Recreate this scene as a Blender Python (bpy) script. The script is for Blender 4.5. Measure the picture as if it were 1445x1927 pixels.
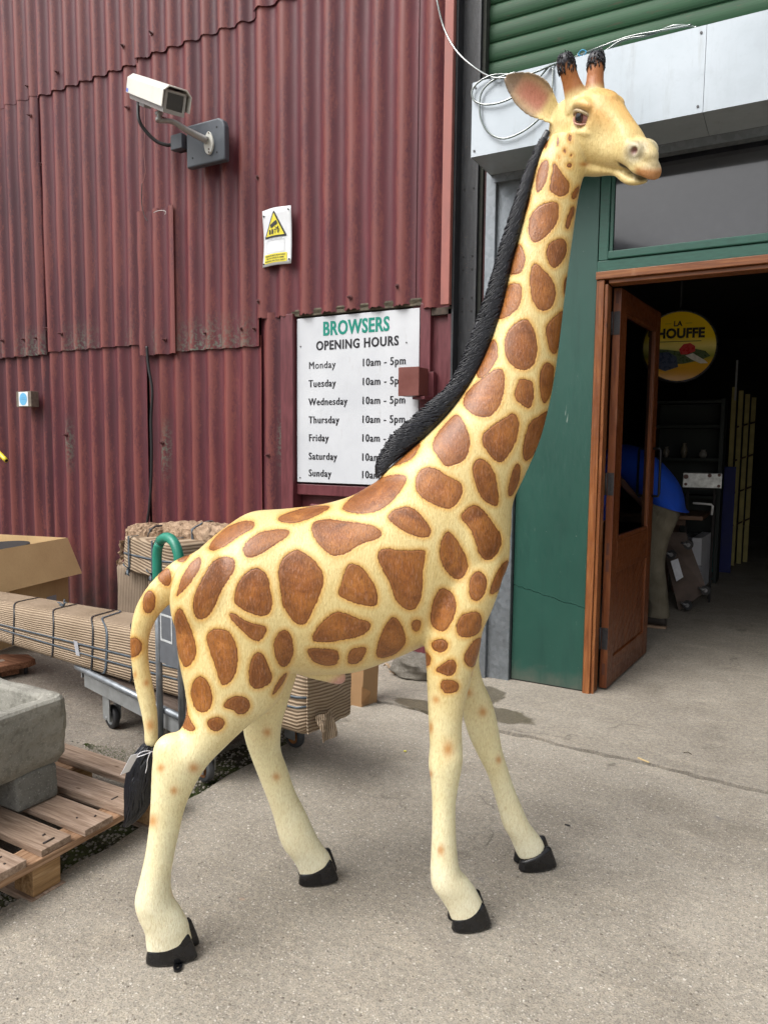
import bpy, bmesh, math, random
import numpy as np
from mathutils import Vector, Matrix
random.seed(7)
for o in list(bpy.data.objects): bpy.data.objects.remove(o)
S = bpy.context.scene
COL = S.collection
rad = math.radians

# ------------------------------------------------------------------ camera
# World: X runs along the facade to the right, Y goes into the building, Z up.
FPX, CX, CY, EYE = 1370.0, 722.5, 963.5, 1.45
HEAD, PITCH, ROLL = rad(29.1), rad(5.35), 0.0095
CAM = np.array([0, 0, EYE])
_f0 = np.array([-math.sin(HEAD), math.cos(HEAD), 0]); _r0 = np.array([math.cos(HEAD), math.sin(HEAD), 0])
_z = np.array([0, 0, 1.0])
CF = _f0*math.cos(PITCH) - _z*math.sin(PITCH); _u0 = _f0*math.sin(PITCH) + _z*math.cos(PITCH)
CR = _r0*math.cos(ROLL) + _u0*math.sin(ROLL); CU = _u0*math.cos(ROLL) - _r0*math.sin(ROLL)
cd = bpy.data.cameras.new('camera'); cam = bpy.data.objects.new('camera', cd); COL.objects.link(cam)
M = Matrix(((CR[0], CU[0], -CF[0], 0), (CR[1], CU[1], -CF[1], 0), (CR[2], CU[2], -CF[2], EYE), (0, 0, 0, 1)))
cam.matrix_world = M
cd.sensor_fit = 'VERTICAL'; cd.sensor_height = 36; cd.lens = 36*FPX/1927
cd.clip_start = 0.05; cd.clip_end = 500
S.camera = cam

# ------------------------------------------------------------------ sky and sun (bright overcast)
W = bpy.data.worlds.new('World'); S.world = W; W.use_nodes = True
wn = W.node_tree; wn.nodes.clear()
sky = wn.nodes.new('ShaderNodeTexSky'); sky.sky_type = 'NISHITA'; sky.sun_disc = False
SUN_EL, SUN_AZ = rad(52), rad(-28)      # azimuth from -Y (towards the viewer's back), negative = from the left
sky.sun_elevation = SUN_EL; sky.sun_rotation = math.pi + SUN_AZ*-1
sky.air_density = 1.0; sky.dust_density = 6.0; sky.ozone_density = 1.0
hs = wn.nodes.new('ShaderNodeHueSaturation'); hs.inputs['Saturation'].default_value = 0.22
bg = wn.nodes.new('ShaderNodeBackground'); bg.inputs['Strength'].default_value = 0.13
wo = wn.nodes.new('ShaderNodeOutputWorld')
wn.links.new(sky.outputs[0], hs.inputs['Color']); wn.links.new(hs.outputs[0], bg.inputs[0]); wn.links.new(bg.outputs[0], wo.inputs[0])
sd_ = bpy.data.lights.new('sun', 'SUN'); sd_.energy = 0.95; sd_.angle = rad(38); sd_.color = (1, .97, .93)
sun = bpy.data.objects.new('sun', sd_); COL.objects.link(sun)
sdir = Vector((math.cos(SUN_EL)*math.sin(SUN_AZ), -math.cos(SUN_EL)*math.cos(SUN_AZ), math.sin(SUN_EL)))
sun.rotation_euler = sdir.to_track_quat('Z', 'Y').to_euler()
S.view_settings.view_transform = 'Standard'; S.view_settings.look = 'None'
S.view_settings.exposure = 0.84; S.view_settings.gamma = 1.0; S.view_settings.use_curve_mapping = False
S.render.engine = 'CYCLES'

# ------------------------------------------------------------------ survey helpers: a sighting (u, v) met with a known plane gives a place
def ray(u, v): return CF + CR*(u-CX)/FPX - CU*(v-CY)/FPX
def on_plane(u, v, n, c):
    n = np.asarray(n, float); d = ray(u, v); return CAM + d*(c - CAM@n)/(d@n)
def at_y(u, v, y): return on_plane(u, v, (0, 1, 0), y)
def at_x(u, v, x): return on_plane(u, v, (1, 0, 0), x)
def at_z(u, v, z=0): return on_plane(u, v, (0, 0, 1), z)

# ------------------------------------------------------------------ object helpers
def link(name, me, mat=None, parent=None, loc=None):
    o = bpy.data.objects.new(name, me); COL.objects.link(o)
    if mat is not None: me.materials.append(mat)
    if parent is not None: o.parent = parent
    if loc is not None: o.location = loc
    return o
def tag(o, label=None, cat=None, group=None, kind=None):
    if label: o['label'] = label
    if cat: o['category'] = cat
    if group: o['group'] = group
    if kind: o['kind'] = kind
    return o
def thing(name, label, cat, loc=(0, 0, 0), rz=0, group=None):
    o = bpy.data.objects.new(name, None); COL.objects.link(o); o.location = loc; o.rotation_euler = (0, 0, rz)
    o.empty_display_size = .1
    return tag(o, label, cat, group)

class MB:
    """collects shapes; build() links them as ONE mesh object"""
    def __init__(s): s.v = []; s.f = []; s.sm = []
    def add(s, vs, fs, smooth=False):
        n = len(s.v); s.v += [tuple(map(float, p)) for p in vs]; s.f += [tuple(i+n for i in f) for f in fs]; s.sm += [smooth]*len(fs); return s
    def box(s, a, b, jit=0):
        x0, y0, z0 = a; x1, y1, z1 = b
        vs = [(x0,y0,z0),(x1,y0,z0),(x1,y1,z0),(x0,y1,z0),(x0,y0,z1),(x1,y0,z1),(x1,y1,z1),(x0,y1,z1)]
        if jit: vs = [tuple(c+random.uniform(-jit, jit) for c in p) for p in vs]
        return s.add(vs, [(0,3,2,1),(4,5,6,7),(0,1,5,4),(1,2,6,5),(2,3,7,6),(3,0,4,7)])
    def hexa(s, vs): return s.add(vs, [(0,3,2,1),(4,5,6,7),(0,1,5,4),(1,2,6,5),(2,3,7,6),(3,0,4,7)])
    def prism(s, poly, axis, a, b):
        """poly of 2-D points extruded along axis from a to b"""
        def P(p, t): return {0: (t, p[0], p[1]), 1: (p[0], t, p[1]), 2: (p[0], p[1], t)}[axis]
        n = len(poly); vs = [P(p, a) for p in poly]+[P(p, b) for p in poly]
        fs = [tuple(range(n))[::-1], tuple(range(n, 2*n))]+[(i, (i+1) % n, n+(i+1) % n, n+i) for i in range(n)]
        return s.add(vs, fs)
    def loft(s, rings, caps=True, smooth=True, closed=True):
        n = len(rings[0]); k = len(rings); vs = [p for r in rings for p in r]; fs = []
        for j in range(k-1):
            for i in range(n if closed else n-1):
                fs.append((j*n+i, j*n+(i+1) % n, (j+1)*n+(i+1) % n, (j+1)*n+i))
        s.add(vs, fs, smooth)
        if caps and closed:
            b = len(s.v)-len(vs)
            s.f += [tuple(b+i for i in range(n))[::-1], tuple(b+(k-1)*n+i for i in range(n))]; s.sm += [False]*2
        return s
    def tube(s, pts, r, n=8, smooth=True, flat=1.0):
        pts = [np.asarray(p, float) for p in pts]; rs = r if hasattr(r, '__len__') else [r]*len(pts)
        rings = []; up = None
        for i, p in enumerate(pts):
            t = pts[min(i+1, len(pts)-1)]-pts[max(i-1, 0)]; t = t/(np.linalg.norm(t)+1e-9)
            if up is None:
                up = np.array([0, 0, 1.]) if abs(t[2]) < .9 else np.array([1., 0, 0])
            a = np.cross(t, up); a /= np.linalg.norm(a)+1e-9; b = np.cross(a, t); up = b
            rings.append([p+rs[i]*(math.cos(2*math.pi*k/n)*a+flat*math.sin(2*math.pi*k/n)*b) for k in range(n)])
        return s.loft(rings, smooth=smooth)
    def cyl(s, a, b, r, n=16, r2=None, smooth=True):
        return s.tube([a, b], [r, r if r2 is None else r2], n, smooth)
    def build(s, name, mat=None, parent=None, loc=None, bevel=0, seg=2):
        me = bpy.data.meshes.new(name); me.from_pydata(s.v, [], s.f)
        me.polygons.foreach_set('use_smooth', s.sm); me.validate(); me.update()
        o = link(name, me, mat, parent, loc)
        if bevel:
            m = o.modifiers.new('bevel', 'BEVEL'); m.width = bevel; m.segments = seg; m.limit_method = 'ANGLE'; m.angle_limit = rad(35)
            m.harden_normals = False
        return o
def box(name, a, b, mat, parent=None, bevel=0, jit=0): return MB().box(a, b, jit).build(name, mat, parent, bevel=bevel)
def spline(P, sub=6):
    """Catmull-Rom through rows of P"""
    P = np.asarray(P, float); n = len(P); out = []
    for i in range(n-1):
        p0, p1, p2, p3 = P[max(i-1, 0)], P[i], P[i+1], P[min(i+2, n-1)]
        for k in range(sub):
            t = k/sub
            out.append(.5*((2*p1)+(-p0+p2)*t+(2*p0-5*p1+4*p2-p3)*t*t+(-p0+3*p1-3*p2+p3)*t**3))
    out.append(P[-1]); return np.array(out)
def text_mesh(name, txt, x, z, y, size, mat, parent, sx=1.0, bold=0.0, align='LEFT', ext=.0008, track=1.0, shear=0):
    """lettering standing on a plane facing -Y, baseline at (x, z)"""
    cu = bpy.data.curves.new('lettering', 'FONT'); cu.body = txt; cu.size = size; cu.align_x = align; cu.offset = bold; cu.extrude = ext
    cu.space_character = track; cu.resolution_u = 3; cu.shear = shear
    t = bpy.data.objects.new('tmp', cu); COL.objects.link(t)
    me = bpy.data.meshes.new_from_object(t); bpy.data.objects.remove(t)
    me.transform(Matrix.Translation((x, y, z)) @ Matrix.Rotation(rad(90), 4, 'X') @ Matrix.Diagonal((sx, 1, 1, 1)))
    return link(name, me, mat, parent)

# ------------------------------------------------------------------ material helper
class NT:
    def __init__(s, name, rough=.6, metal=0.0, spec=.5):
        s.m = bpy.data.materials.new(name); s.m.use_nodes = True; s.t = s.m.node_tree; s.t.nodes.clear()
        s.out = s.n('OutputMaterial'); s.b = s.n('BsdfPrincipled'); s.l(s.b.outputs[0], s.out.inputs[0])
        s.b.inputs['Roughness'].default_value = rough; s.b.inputs['Metallic'].default_value = metal
        s.b.inputs['Specular IOR Level'].default_value = spec
        s.c = s.n('TexCoord')
    def n(s, t): return s.t.nodes.new('ShaderNode'+t)
    def l(s, a, b): s.t.links.new(a, b)
    def set(s, inp, v):
        if hasattr(v, 'is_output') or isinstance(v, bpy.types.NodeSocket): s.l(v, inp)
        else:
            if isinstance(v, tuple) and len(v) == 3 and inp.type == 'RGBA': v = v+(1,)
            inp.default_value = v
    def map(s, scale=(1, 1, 1), kind='Object', loc=(0, 0, 0), rot=(0, 0, 0), vec=None):
        m = s.n('Mapping'); s.l(vec if vec is not None else s.c.outputs[kind], m.inputs[0]); m.inputs['Scale'].default_value = scale
        m.inputs['Location'].default_value = loc; m.inputs['Rotation'].default_value = rot
        return m.outputs[0]
    def noise(s, scale, vec=None, detail=4, rough=.55, dist=0.0):
        x = s.n('TexNoise'); x.inputs['Scale'].default_value = scale; x.inputs['Detail'].default_value = detail
        x.inputs['Roughness'].default_value = rough; x.inputs['Distortion'].default_value = dist
        s.l(vec if vec is not None else s.c.outputs['Object'], x.inputs['Vector']); return x.outputs['Fac']
    def voro(s, scale, vec=None, feat='F1', out='Distance', rnd=1.0):
        x = s.n('TexVoronoi'); x.feature = feat; x.inputs['Scale'].default_value = scale; x.inputs['Randomness'].default_value = rnd
        s.l(vec if vec is not None else s.c.outputs['Object'], x.inputs['Vector']); return x.outputs[out]
    def ramp(s, fac, stops, interp='LINEAR'):
        x = s.n('ValToRGB'); x.color_ramp.interpolation = interp; s.l(fac, x.inputs[0]); e = x.color_ramp.elements
        while len(e) < len(stops): e.new(.5)
        for i, (p, c) in enumerate(stops):
            e[i].position = p; e[i].color = (c, c, c, 1) if not isinstance(c, tuple) else c+(1,)
        return x.outputs[0]
    def mix(s, fac, a, b, mode='MIX'):
        x = s.n('Mix'); x.data_type = 'RGBA'; x.blend_type = mode; s.set(x.inputs[0], fac); s.set(x.inputs[6], a); s.set(x.inputs[7], b)
        return x.outputs[2]
    def math(s, op, a, b=0.0, c=None):
        x = s.n('Math'); x.operation = op; s.set(x.inputs[0], a); s.set(x.inputs[1], b)
        if c is not None: s.set(x.inputs[2], c)
        return x.outputs[0]
    def attr(s, name, out='Fac'):
        x = s.n('Attribute'); x.attribute_name = name; return x.outputs[out]
    def sep(s, vec=None):
        x = s.n('SeparateXYZ'); s.l(vec if vec is not None else s.c.outputs['Object'], x.inputs[0]); return x.outputs
    def bump(s, h, strength=.3, dist=.01, nrm=None):
        x = s.n('Bump'); s.l(h, x.inputs['Height']); x.inputs['Strength'].default_value = strength; x.inputs['Distance'].default_value = dist
        if nrm is not None: s.l(nrm, x.inputs['Normal'])
        s.l(x.outputs[0], s.b.inputs['Normal']); return x.outputs[0]
    def color(s, c): s.set(s.b.inputs['Base Color'], c); return s
    def rough(s, c): s.set(s.b.inputs['Roughness'], c); return s
def plain(name, c, rough=.6, metal=0.0, var=.12, scale=30, bump=.0, spec=.5, stretch=(1, 1, 1)):
    """paint, plastic or metal with a little mottling and wear"""
    k = NT(name, rough, metal, spec); v = k.map(stretch)
    n = k.noise(scale, v, 5)
    lo = tuple(x*(1-var) for x in c); hi = tuple(min(1, x*(1+var)) for x in c)
    k.color(k.ramp(n, [(.3, lo), (.7, hi)]))
    k.rough(k.ramp(n, [(.3, max(0, rough-.08)), (.7, min(1, rough+.08))]))
    if bump: k.bump(n, bump, .002)
    return k.m
# ================================================================== GROUND
def concrete_mat(name, tones, agg=.5, moss=False, damp=True):
    k = NT(name, .88, spec=.3)
    big = k.noise(.75, None, 7, .68); mid = k.noise(5.0, None, 5, .65); fine = k.noise(55, None, 4, .7); grit = k.noise(190, None, 2, .6)
    c = k.ramp(big, [(.3, tones[0]), (.7, tones[1])])
    c = k.mix(k.ramp(mid, [(.35, 0.0), (.72, .45)]), c, k.mix(1.0, c, (.70,.68,.66), 'MULTIPLY'))
    c = k.mix(k.ramp(fine, [(.42, .0), (.6, .7)]), c, k.mix(1.0, c, (1.45,1.41,1.35), 'MULTIPLY'))
    c = k.mix(k.ramp(grit, [(.38, .7), (.50, 0.0)]), c, k.mix(1.0, c, (.52,.50,.47), 'MULTIPLY')); g2_ = k.noise(120, k.map(loc=(9, 1, 0)), 2, .5); c = k.mix(k.ramp(g2_, [(.62, 0.0), (.70, .45)]), c, (.48,.44,.38))
    vr = k.noise(16, None, 2); 
    stone = k.voro(58); sc = k.voro(58, out='Color'); scv = k.sep(sc)
    msk = k.math('MULTIPLY', k.ramp(stone, [(.18, 1.0), (.30, 0.0)]), k.ramp(scv[0], [(.50, 0.0), (.60, agg)]))
    c = k.mix(msk, c, k.ramp(scv[1], [(.1, (.17,.145,.12)), (.4, (.36,.32,.27)), (.7, (.44,.40,.345)), (.95, (.60,.56,.50))]))
    st2 = k.voro(135); s2 = k.sep(k.voro(135, out='Color'))
    m2 = k.math('MULTIPLY', k.ramp(st2, [(.2, 1.0), (.34, 0.0)]), k.ramp(s2[0], [(.45, 0.0), (.55, agg*.8)]))
    c = k.mix(m2, c, k.ramp(s2[2], [(.2, (.16,.14,.13)), (.5, (.40,.36,.32)), (.9, (.60,.56,.5))]))
    # worn patches, scuffs and hairline cracks
    sc_ = k.noise(3.0, k.map((1, 3.2, 1), rot=(0, 0, .5), loc=(2, 5, 0)), 6, .7, .6); c = k.mix(k.ramp(sc_, [(.52, 0.0), (.66, .5)]), c, k.mix(1.0, c, (1.28,1.26,1.22), 'MULTIPLY'))
    dkp = k.noise(1.15, k.map(loc=(11, 2, 0)), 6, .68, .4); c = k.mix(k.ramp(dkp, [(.30, .55), (.46, 0.0)]), c, k.mix(1.0, c, (.62,.60,.58), 'MULTIPLY'))
    ck = k.voro(.55, k.map((1, 1, 1), vec=None), 'DISTANCE_TO_EDGE'); wv_ = k.noise(2.5, None, 5, .7)
    wsum = k.n('VectorMath'); wsum.operation = 'ADD'; wsc = k.n('VectorMath'); wsc.operation = 'SCALE'; nz3 = k.n('TexNoise'); nz3.inputs['Scale'].default_value = 2.2; nz3.inputs['Detail'].default_value = 6; k.l(k.c.outputs['Object'], nz3.inputs['Vector']); k.l(nz3.outputs['Color'], wsc.inputs[0]); wsc.inputs['Scale'].default_value = .9; k.l(k.c.outputs['Object'], wsum.inputs[0]); k.l(wsc.outputs[0], wsum.inputs[1])
    ck = k.voro(.42, wsum.outputs[0], 'DISTANCE_TO_EDGE'); c = k.mix(k.math('MULTIPLY', k.ramp(ck, [(.001, .75), (.0045, 0.0)]), k.ramp(wv_, [(.50, 0.0), (.60, 1.0)])), c, (.10,.09,.075))
    sp = k.noise(2.2, k.map(loc=(7, 3, 0)), 3, .5)
    c = k.mix(k.ramp(sp, [(.66, 0.0), (.74, .35)]), c, (.19,.17,.15))
    hgt = k.math('ADD', k.math('MULTIPLY', fine, .6), k.math('MULTIPLY', grit, .5)); hgt = k.math('MULTIPLY_ADD', msk, .6, hgt)
    k.bump(hgt, .8, .005)
    return k, c
k, c = concrete_mat('exposed_aggregate_concrete', ((.220,.200,.168), (.350,.322,.275)), .85)
# oil drips
def blotch(k, c, x, y, rx, ry, col, amt):
    s = k.sep(); a = k.math('POWER', k.math('DIVIDE', k.math('SUBTRACT', s[0], x), rx), 2.0); b = k.math('POWER', k.math('DIVIDE', k.math('SUBTRACT', s[1], y), ry), 2.0)
    q = k.math('MULTIPLY_ADD', k.noise(28, None, 3), 1.2, k.math('ADD', a, b)); return k.mix(k.ramp(q, [(.55, amt), (1.0, 0.0)]), c, col)
p = at_z(1352, 1540); c = blotch(k, c, p[0], p[1], .035, .028, (.12,.115,.12), .8)
p = at_z(912, 1490); c = blotch(k, c, p[0], p[1], .02, .015, (.13,.12,.12), .6)
p = at_z(455, 1692); c = blotch(k, c, p[0], p[1], .02, .015, (.36,.22,.14), .5)
p = at_z(905, 1655); c = blotch(k, c, p[0], p[1], .03, .025, (.18,.17,.17), .5)
k.color(c); SLAB = k.m
k, c = concrete_mat('trowelled_concrete', ((.21,.19,.16), (.315,.288,.245)), .2)
wet = None
s_ = k.sep()
def ell(x, y, rx, ry):
    a = k.math('POWER', k.math('DIVIDE', k.math('SUBTRACT', s_[0], x), rx), 2.0); b = k.math('POWER', k.math('DIVIDE', k.math('SUBTRACT', s_[1], y), ry), 2.0); return k.math('ADD', a, b)
q = k.math('MINIMUM', k.math('MINIMUM', ell(-1.36, 3.62, .28, .11), ell(-1.50, 3.85, .14, .20)), ell(-1.62, 3.55, .3, .09)); q = k.math('MULTIPLY_ADD', k.math('SUBTRACT', k.noise(9, None, 4), .5), 1.6, q)
wm = k.ramp(q, [(.75, 1.0), (1.0, 0.0)]); c = k.mix(k.math('MULTIPLY', wm, .9), c, k.mix(1.0, c, (.36,.34,.27), 'MULTIPLY'))
k.color(c); k.rough(k.mix(wm, (.88,.88,.88), (.45,.45,.45))); APRON = k.m
k, c = concrete_mat('worn_yard_surface', ((.13,.115,.098), (.22,.195,.165)), .35)
k.bump(k.math('ADD', k.noise(38, None, 5, .7), k.noise(9, None, 3)), .8, .012); c = k.mix(k.ramp(k.noise(1.8, None, 4), [(.55, 0.0), (.7, .5)]), c, (.10,.095,.06)); k.color(c); YARD = k.m
k = NT('mossy_earth', .95, spec=.2); n1 = k.noise(7, None, 5, .7); n2 = k.noise(60, None, 4, .7)
c = k.ramp(n2, [(.3, (.018,.016,.012)), (.7, (.085,.075,.055))]); c = k.mix(k.ramp(n1, [(.45, 0.0), (.6, .8)]), c, k.ramp(n2, [(.3, (.02,.03,.006)), (.7, (.075,.095,.02))])); k.color(c); k.bump(n2, .9, .012); EARTH = k.m

def sheet(name, outline, z, mat, thick=.1, bev=0):
    mb = MB(); mb.prism(outline, 2, z-thick, z); return tag(mb.build(name, mat, bevel=bev), kind='structure')
def wavy(p0, p1, n, amp, seed):
    r = random.Random(seed); out = []
    d = np.array(p1)-np.array(p0); L = np.linalg.norm(d); nn = np.array([-d[1], d[0]])/L; o = 0
    for i in range(n+1):
        o = o*.55+r.uniform(-amp, amp); out.append(tuple(np.array(p0)+d*i/n+nn*(o if 0 < i < n else 0)))
    return out
GL0 = wavy((-2.07, -1.0), (-2.06, 3.42), 70, .012, 1)         # left edge of the concrete slab
CR1 = wavy((-2.06, 3.50), (0.3, 3.345), 60, .011, 2)          # joint between the slab and the apron
# yard ground reaches out to the horizon; everything else lies on it
tag(MB().box((-200, -200, -.30), (200, 200, -.062)).build('ground', YARD), kind='structure')
sheet('pavement', GL0+[(x, y-.016-.014*abs(math.sin(x*7)+.4*math.sin(x*23))) for x, y in CR1]+[(3.0, 3.20), (12, 2.6), (12, -8), (-2.07, -8)], 0.0, SLAB, .06)
sheet('apron', CR1[::-1]+[(-2.06, 3.52), (-2.66, 3.30), (-3.6, 3.35), (-3.6, 4.28), (12, 4.28), (12, 2.62), (3.0, 3.215)], 0.004, APRON, .06)
tag(MB().box((-1.8, 4.285, -.06), (6.5, 15, .0025)).build('floor', APRON), kind='structure')
sheet('joint_earth', [(-8, -3), (12, -3), (12, 4.2), (-8, 4.3)], -.030, EARTH, .03)
# worn yard surface to the left, a hand lower than the slab, with a broken patch edge
yl = wavy((-2.32, -2.0), (-2.30, 3.28), 50, .03, 4)
sheet('yard', yl+[(-3.6, 3.34), (-3.6, 4.30), (-12, 4.30), (-12, -2)], -.006, YARD, .05)
# loose grit and moss in the gap
def scatter_grit(name, n, xr, yr, z, rmin, rmax, mat, seed, region=None):
    r = random.Random(seed); mb = MB()
    for _ in range(n):
        x, y = r.uniform(*xr), r.uniform(*yr)
        if region and not region(x, y): continue
        a = r.uniform(rmin, rmax); pts = []
        for (i, j, kk) in ((-1,-1,0),(1,-1,0),(1,1,0),(-1,1,0),(-.6,-.6,1),(.7,-.5,1),(.5,.7,1),(-.7,.5,1)):
            pts.append((x+i*a*r.uniform(.6, 1), y+j*a*r.uniform(.6, 1), z+kk*a*r.uniform(.5, 1.0)-.001))
        mb.hexa(pts)
    return tag(mb.build(name, mat), kind='stuff')
grit_m = plain('gravel_grit', (.22,.20,.17), .9, var=.5, scale=60)
tag(scatter_grit('gravel', 2600, (-2.34, -2.06), (.4, 3.5), -.030, .002, .008, grit_m, 11), 'dark grit and small stones filling the gap along the slab edge', 'gravel')
tag(scatter_grit('loose_stones', 420, (-2.05, 1.2), (.9, 4.1), .003, .0012, .0035, grit_m, 12), 'tiny stones scattered over the pale concrete', 'grit')
tag(scatter_grit('yard_stones', 1500, (-4.6, -2.3), (1.8, 4.0), -.006, .002, .007, grit_m, 13), 'small stones scattered on the worn yard by the trolley', 'gravel')
moss_k = NT('moss_green', .95, spec=.1); mn_ = moss_k.noise(80, None, 4); moss_k.color(moss_k.ramp(mn_, [(.3, (.02,.035,.006)), (.7, (.07,.10,.022))])); MOSS = moss_k.m
def moss_patch(n, fn, seed, name='moss'):
    r = random.Random(seed); mb = MB()
    for _ in range(n):
        x, y, z = fn(r); h = r.uniform(.003, .008); a = r.uniform(0, 6.28); w = r.uniform(.0015, .003); lx, ly = r.uniform(-.006, .006), r.uniform(-.006, .006)
        mb.add([(x-w*math.cos(a), y-w*math.sin(a), z), (x+w*math.cos(a), y+w*math.sin(a), z), (x+lx, y+ly, z+h)], [(0, 1, 2)])
    return tag(mb.build(name, MOSS), kind='stuff')
tag(moss_patch(9000, lambda r: ((lambda y: (random.gauss(-2.11, .03), y, -.032))(r.choice([r.uniform(1.2, 2.2), r.uniform(1.9, 3.3), r.uniform(1.9, 2.4)]))), 21), 'green moss growing in the gap along the slab edge', 'moss')
tag(moss_patch(2500, lambda r: (lambda x: (x, 2.30+.05*math.sin(x*3)+random.gauss(0, .025)*(1+math.sin(x*9)), -.008))(r.uniform(-2.9, -2.3)), 22), 'thin moss line across the yard in front of the trolley', 'moss')
tag(moss_patch(2500, lambda r: (lambda x: (x, 3.49-(x+2.06)*.066+random.gauss(0, .006), -.032))(r.uniform(-2.06, .3)), 23), 'moss and dirt in the joint between slab and doorway apron', 'moss')

# ================================================================== WAREHOUSE
FY = 4.24
def red_mat(name, base, worn, dirt=.5, seed=0.0, blist=.5):
    k = NT(name, .5, spec=.4)
    g = k.n('NewGeometry'); oi = k.n('ObjectInfo')
    vL = k.map((1, 1, .16), loc=(seed, 0, seed))
    streak = k.noise(26, vL, 5, .65); big = k.noise(1.3, k.map((1, 1, .5), loc=(seed*2, 0, 0)), 4); spk = k.noise(85, k.map((1, 1, .45)), 4, .75); fine = k.noise(240, None, 2)
    c = k.ramp(big, [(.3, base[0]), (.7, base[1])])
    ov = k.ramp(oi.outputs['Random'], [(0, (.82,.82,.86)), (1, (1.16,1.06,1.04))]); c = k.mix(1.0, c, ov, 'MULTIPLY')
    c = k.mix(k.ramp(streak, [(.45, 0.0), (.68, .5)]), c, k.mix(1.0, c, (1.5,1.25,1.2), 'MULTIPLY'))
    c = k.mix(k.ramp(streak, [(.3, .35), (.42, 0.0)]), c, k.mix(1.0, c, (.6,.6,.65), 'MULTIPLY'))
    # crests wear to chalky orange-red; pale ridge highlights are painted in with it
    crest = k.attr('crest')
    wear = k.math('ADD', k.math('MULTIPLY', crest, .34), k.math('MULTIPLY', spk, .75)); wear = k.math('ADD', wear, k.math('MULTIPLY', k.noise(4.2, k.map((1, 1, .22), loc=(seed, 3, 0)), 4, .75), .95)); wear = k.math('SUBTRACT', wear, .17)
    c = k.mix(k.ramp(wear, [(.88-.12*blist, 0.0), (1.0, .9)]), c, worn)
    c = k.mix(k.ramp(fine, [(.68, 0.0), (.74, .35)]), c, (.34,.24,.22))
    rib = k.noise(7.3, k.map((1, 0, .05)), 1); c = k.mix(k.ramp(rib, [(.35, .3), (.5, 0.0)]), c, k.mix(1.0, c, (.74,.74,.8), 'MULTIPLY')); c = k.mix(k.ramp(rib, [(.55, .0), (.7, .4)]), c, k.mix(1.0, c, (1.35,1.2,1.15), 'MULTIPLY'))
    gr2 = k.noise(9, k.map((1, 1, .5), loc=(5, 5, 5)), 6, .75); c = k.mix(k.ramp(gr2, [(.66, 0.0), (.76, .35)]), c, (.045,.035,.032))
    lich = k.attr('lichen'); lm = k.math('MULTIPLY', lich, k.ramp(k.noise(42, None, 5, .7), [(.47, 0.0), (.56, 1.0)])); c = k.mix(lm, c, (.12,.16,.125))
    dk = k.attr('grime'); c = k.mix(k.math('MULTIPLY', dk, k.ramp(k.noise(6, None, 5, .7), [(.3, .35), (.6, 1.0)])), c, (.018,.016,.014))
    k.color(c); k.rough(k.ramp(spk, [(.3, .42), (.7, .62)])); k.bump(k.math('ADD', spk, k.math('MULTIPLY', streak, .4)), .22, .003)
    return k.m
RED = red_mat('weathered_oxide_red_sheet', ((.066,.0165,.024), (.098,.023,.030)), (.180,.050,.042))
REDP = plain('oxide_red_timber_paint', (.115,.026,.032), .45, var=.25, scale=9, bump=.12, stretch=(6, 6, 1))
wh = thing('warehouse', 'old warehouse front with dark red corrugated sheets beside a green doorway', 'building')
def corrugated(x0, x1, z0, z1, y, pitch=.168, phase=0.0, amp=.0195, rag=.003, lich=(), grime=0.0, seed=0, th=.006, ztop_fn=None):
    r = random.Random(seed); n = int((x1-x0)/pitch*14)+1; zs = np.linspace(z0, z1, 9)
    xs = np.linspace(x0, x1, n+1); mb = MB(); fr = []; crest = []; 
    bend = [r.uniform(-.004, .004) for _ in zs]
    def prof(x):
        s = .5+.5*math.cos(2*math.pi*(x-phase)/pitch); return s**1.12
    edge = [r.uniform(-rag, rag) for _ in xs]
    V_ = []; A = []
    for side in (0, 1):
        for j, z in enumerate(zs):
            for i, x in enumerate(xs):
                s = prof(x); zz = z+(edge[i] if j in (0,) else 0)
                V_.append((x, y-amp*2*s+bend[j]*math.sin(x*3)+(th if side else 0), zz)); A.append(s)
    F_ = []; nn = n+1; m = len(zs)
    for j in range(m-1):
        for i in range(n):
            a = j*nn+i; F_.append((a, a+1, a+nn+1, a+nn)); b = m*nn+a; F_.append((b, b+nn, b+nn+1, b+1))
    for i in range(n):
        F_.append((i, m*nn+i, m*nn+i+1, i+1)); t = (m-1)*nn; F_.append((t+i, t+i+1, m*nn+t+i+1, m*nn+t+i))
    for j in range(m-1):
        a = j*nn; F_.append((a, a+nn, m*nn+a+nn, m*nn+a)); a = j*nn+n; F_.append((a, m*nn+a, m*nn+a+nn, a+nn))
    mb.add(V_, F_, True); o = mb.build('corrugated_sheet', None, wh); me = o.data; me.materials.append(RED)
    for nm in ('crest', 'lichen', 'grime'):
        at = me.attributes.new(nm, 'FLOAT', 'POINT'); vals = []
        for (vx, vy, vz), s in zip(V_, A):
            if nm == 'crest': vals.append(s)
            elif nm == 'lichen': vals.append(max([0]+[max(0, 1-math.hypot((vx-lx)/rx, (vz-lz)/rz))**.5 for lx, lz, rx, rz in lich]))
            else: vals.append(grime*max(0, min(1, (.62-vz)/.55))*(.5+.5*max(0, min(1, 1-abs(vx+5.0)/1.2))))
        at.data.foreach_set('value', vals)
    e = o.modifiers.new('e', 'EDGE_SPLIT'); e.split_angle = rad(60)
    return o, prof, y, amp
GR = dict(grime=1.0)
lowl = [(-5.5, 1.5, .08, .18), (-4.35, 1.42, .06, .16), (-3.2, 1.42, .05, .12), (-4.0, .9, .25, .06)]
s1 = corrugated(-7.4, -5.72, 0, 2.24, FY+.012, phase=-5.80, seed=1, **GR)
s2 = corrugated(-5.75, -4.53, 0, 2.26, FY+.004, phase=-4.66, lich=lowl, seed=2, **GR)
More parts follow.
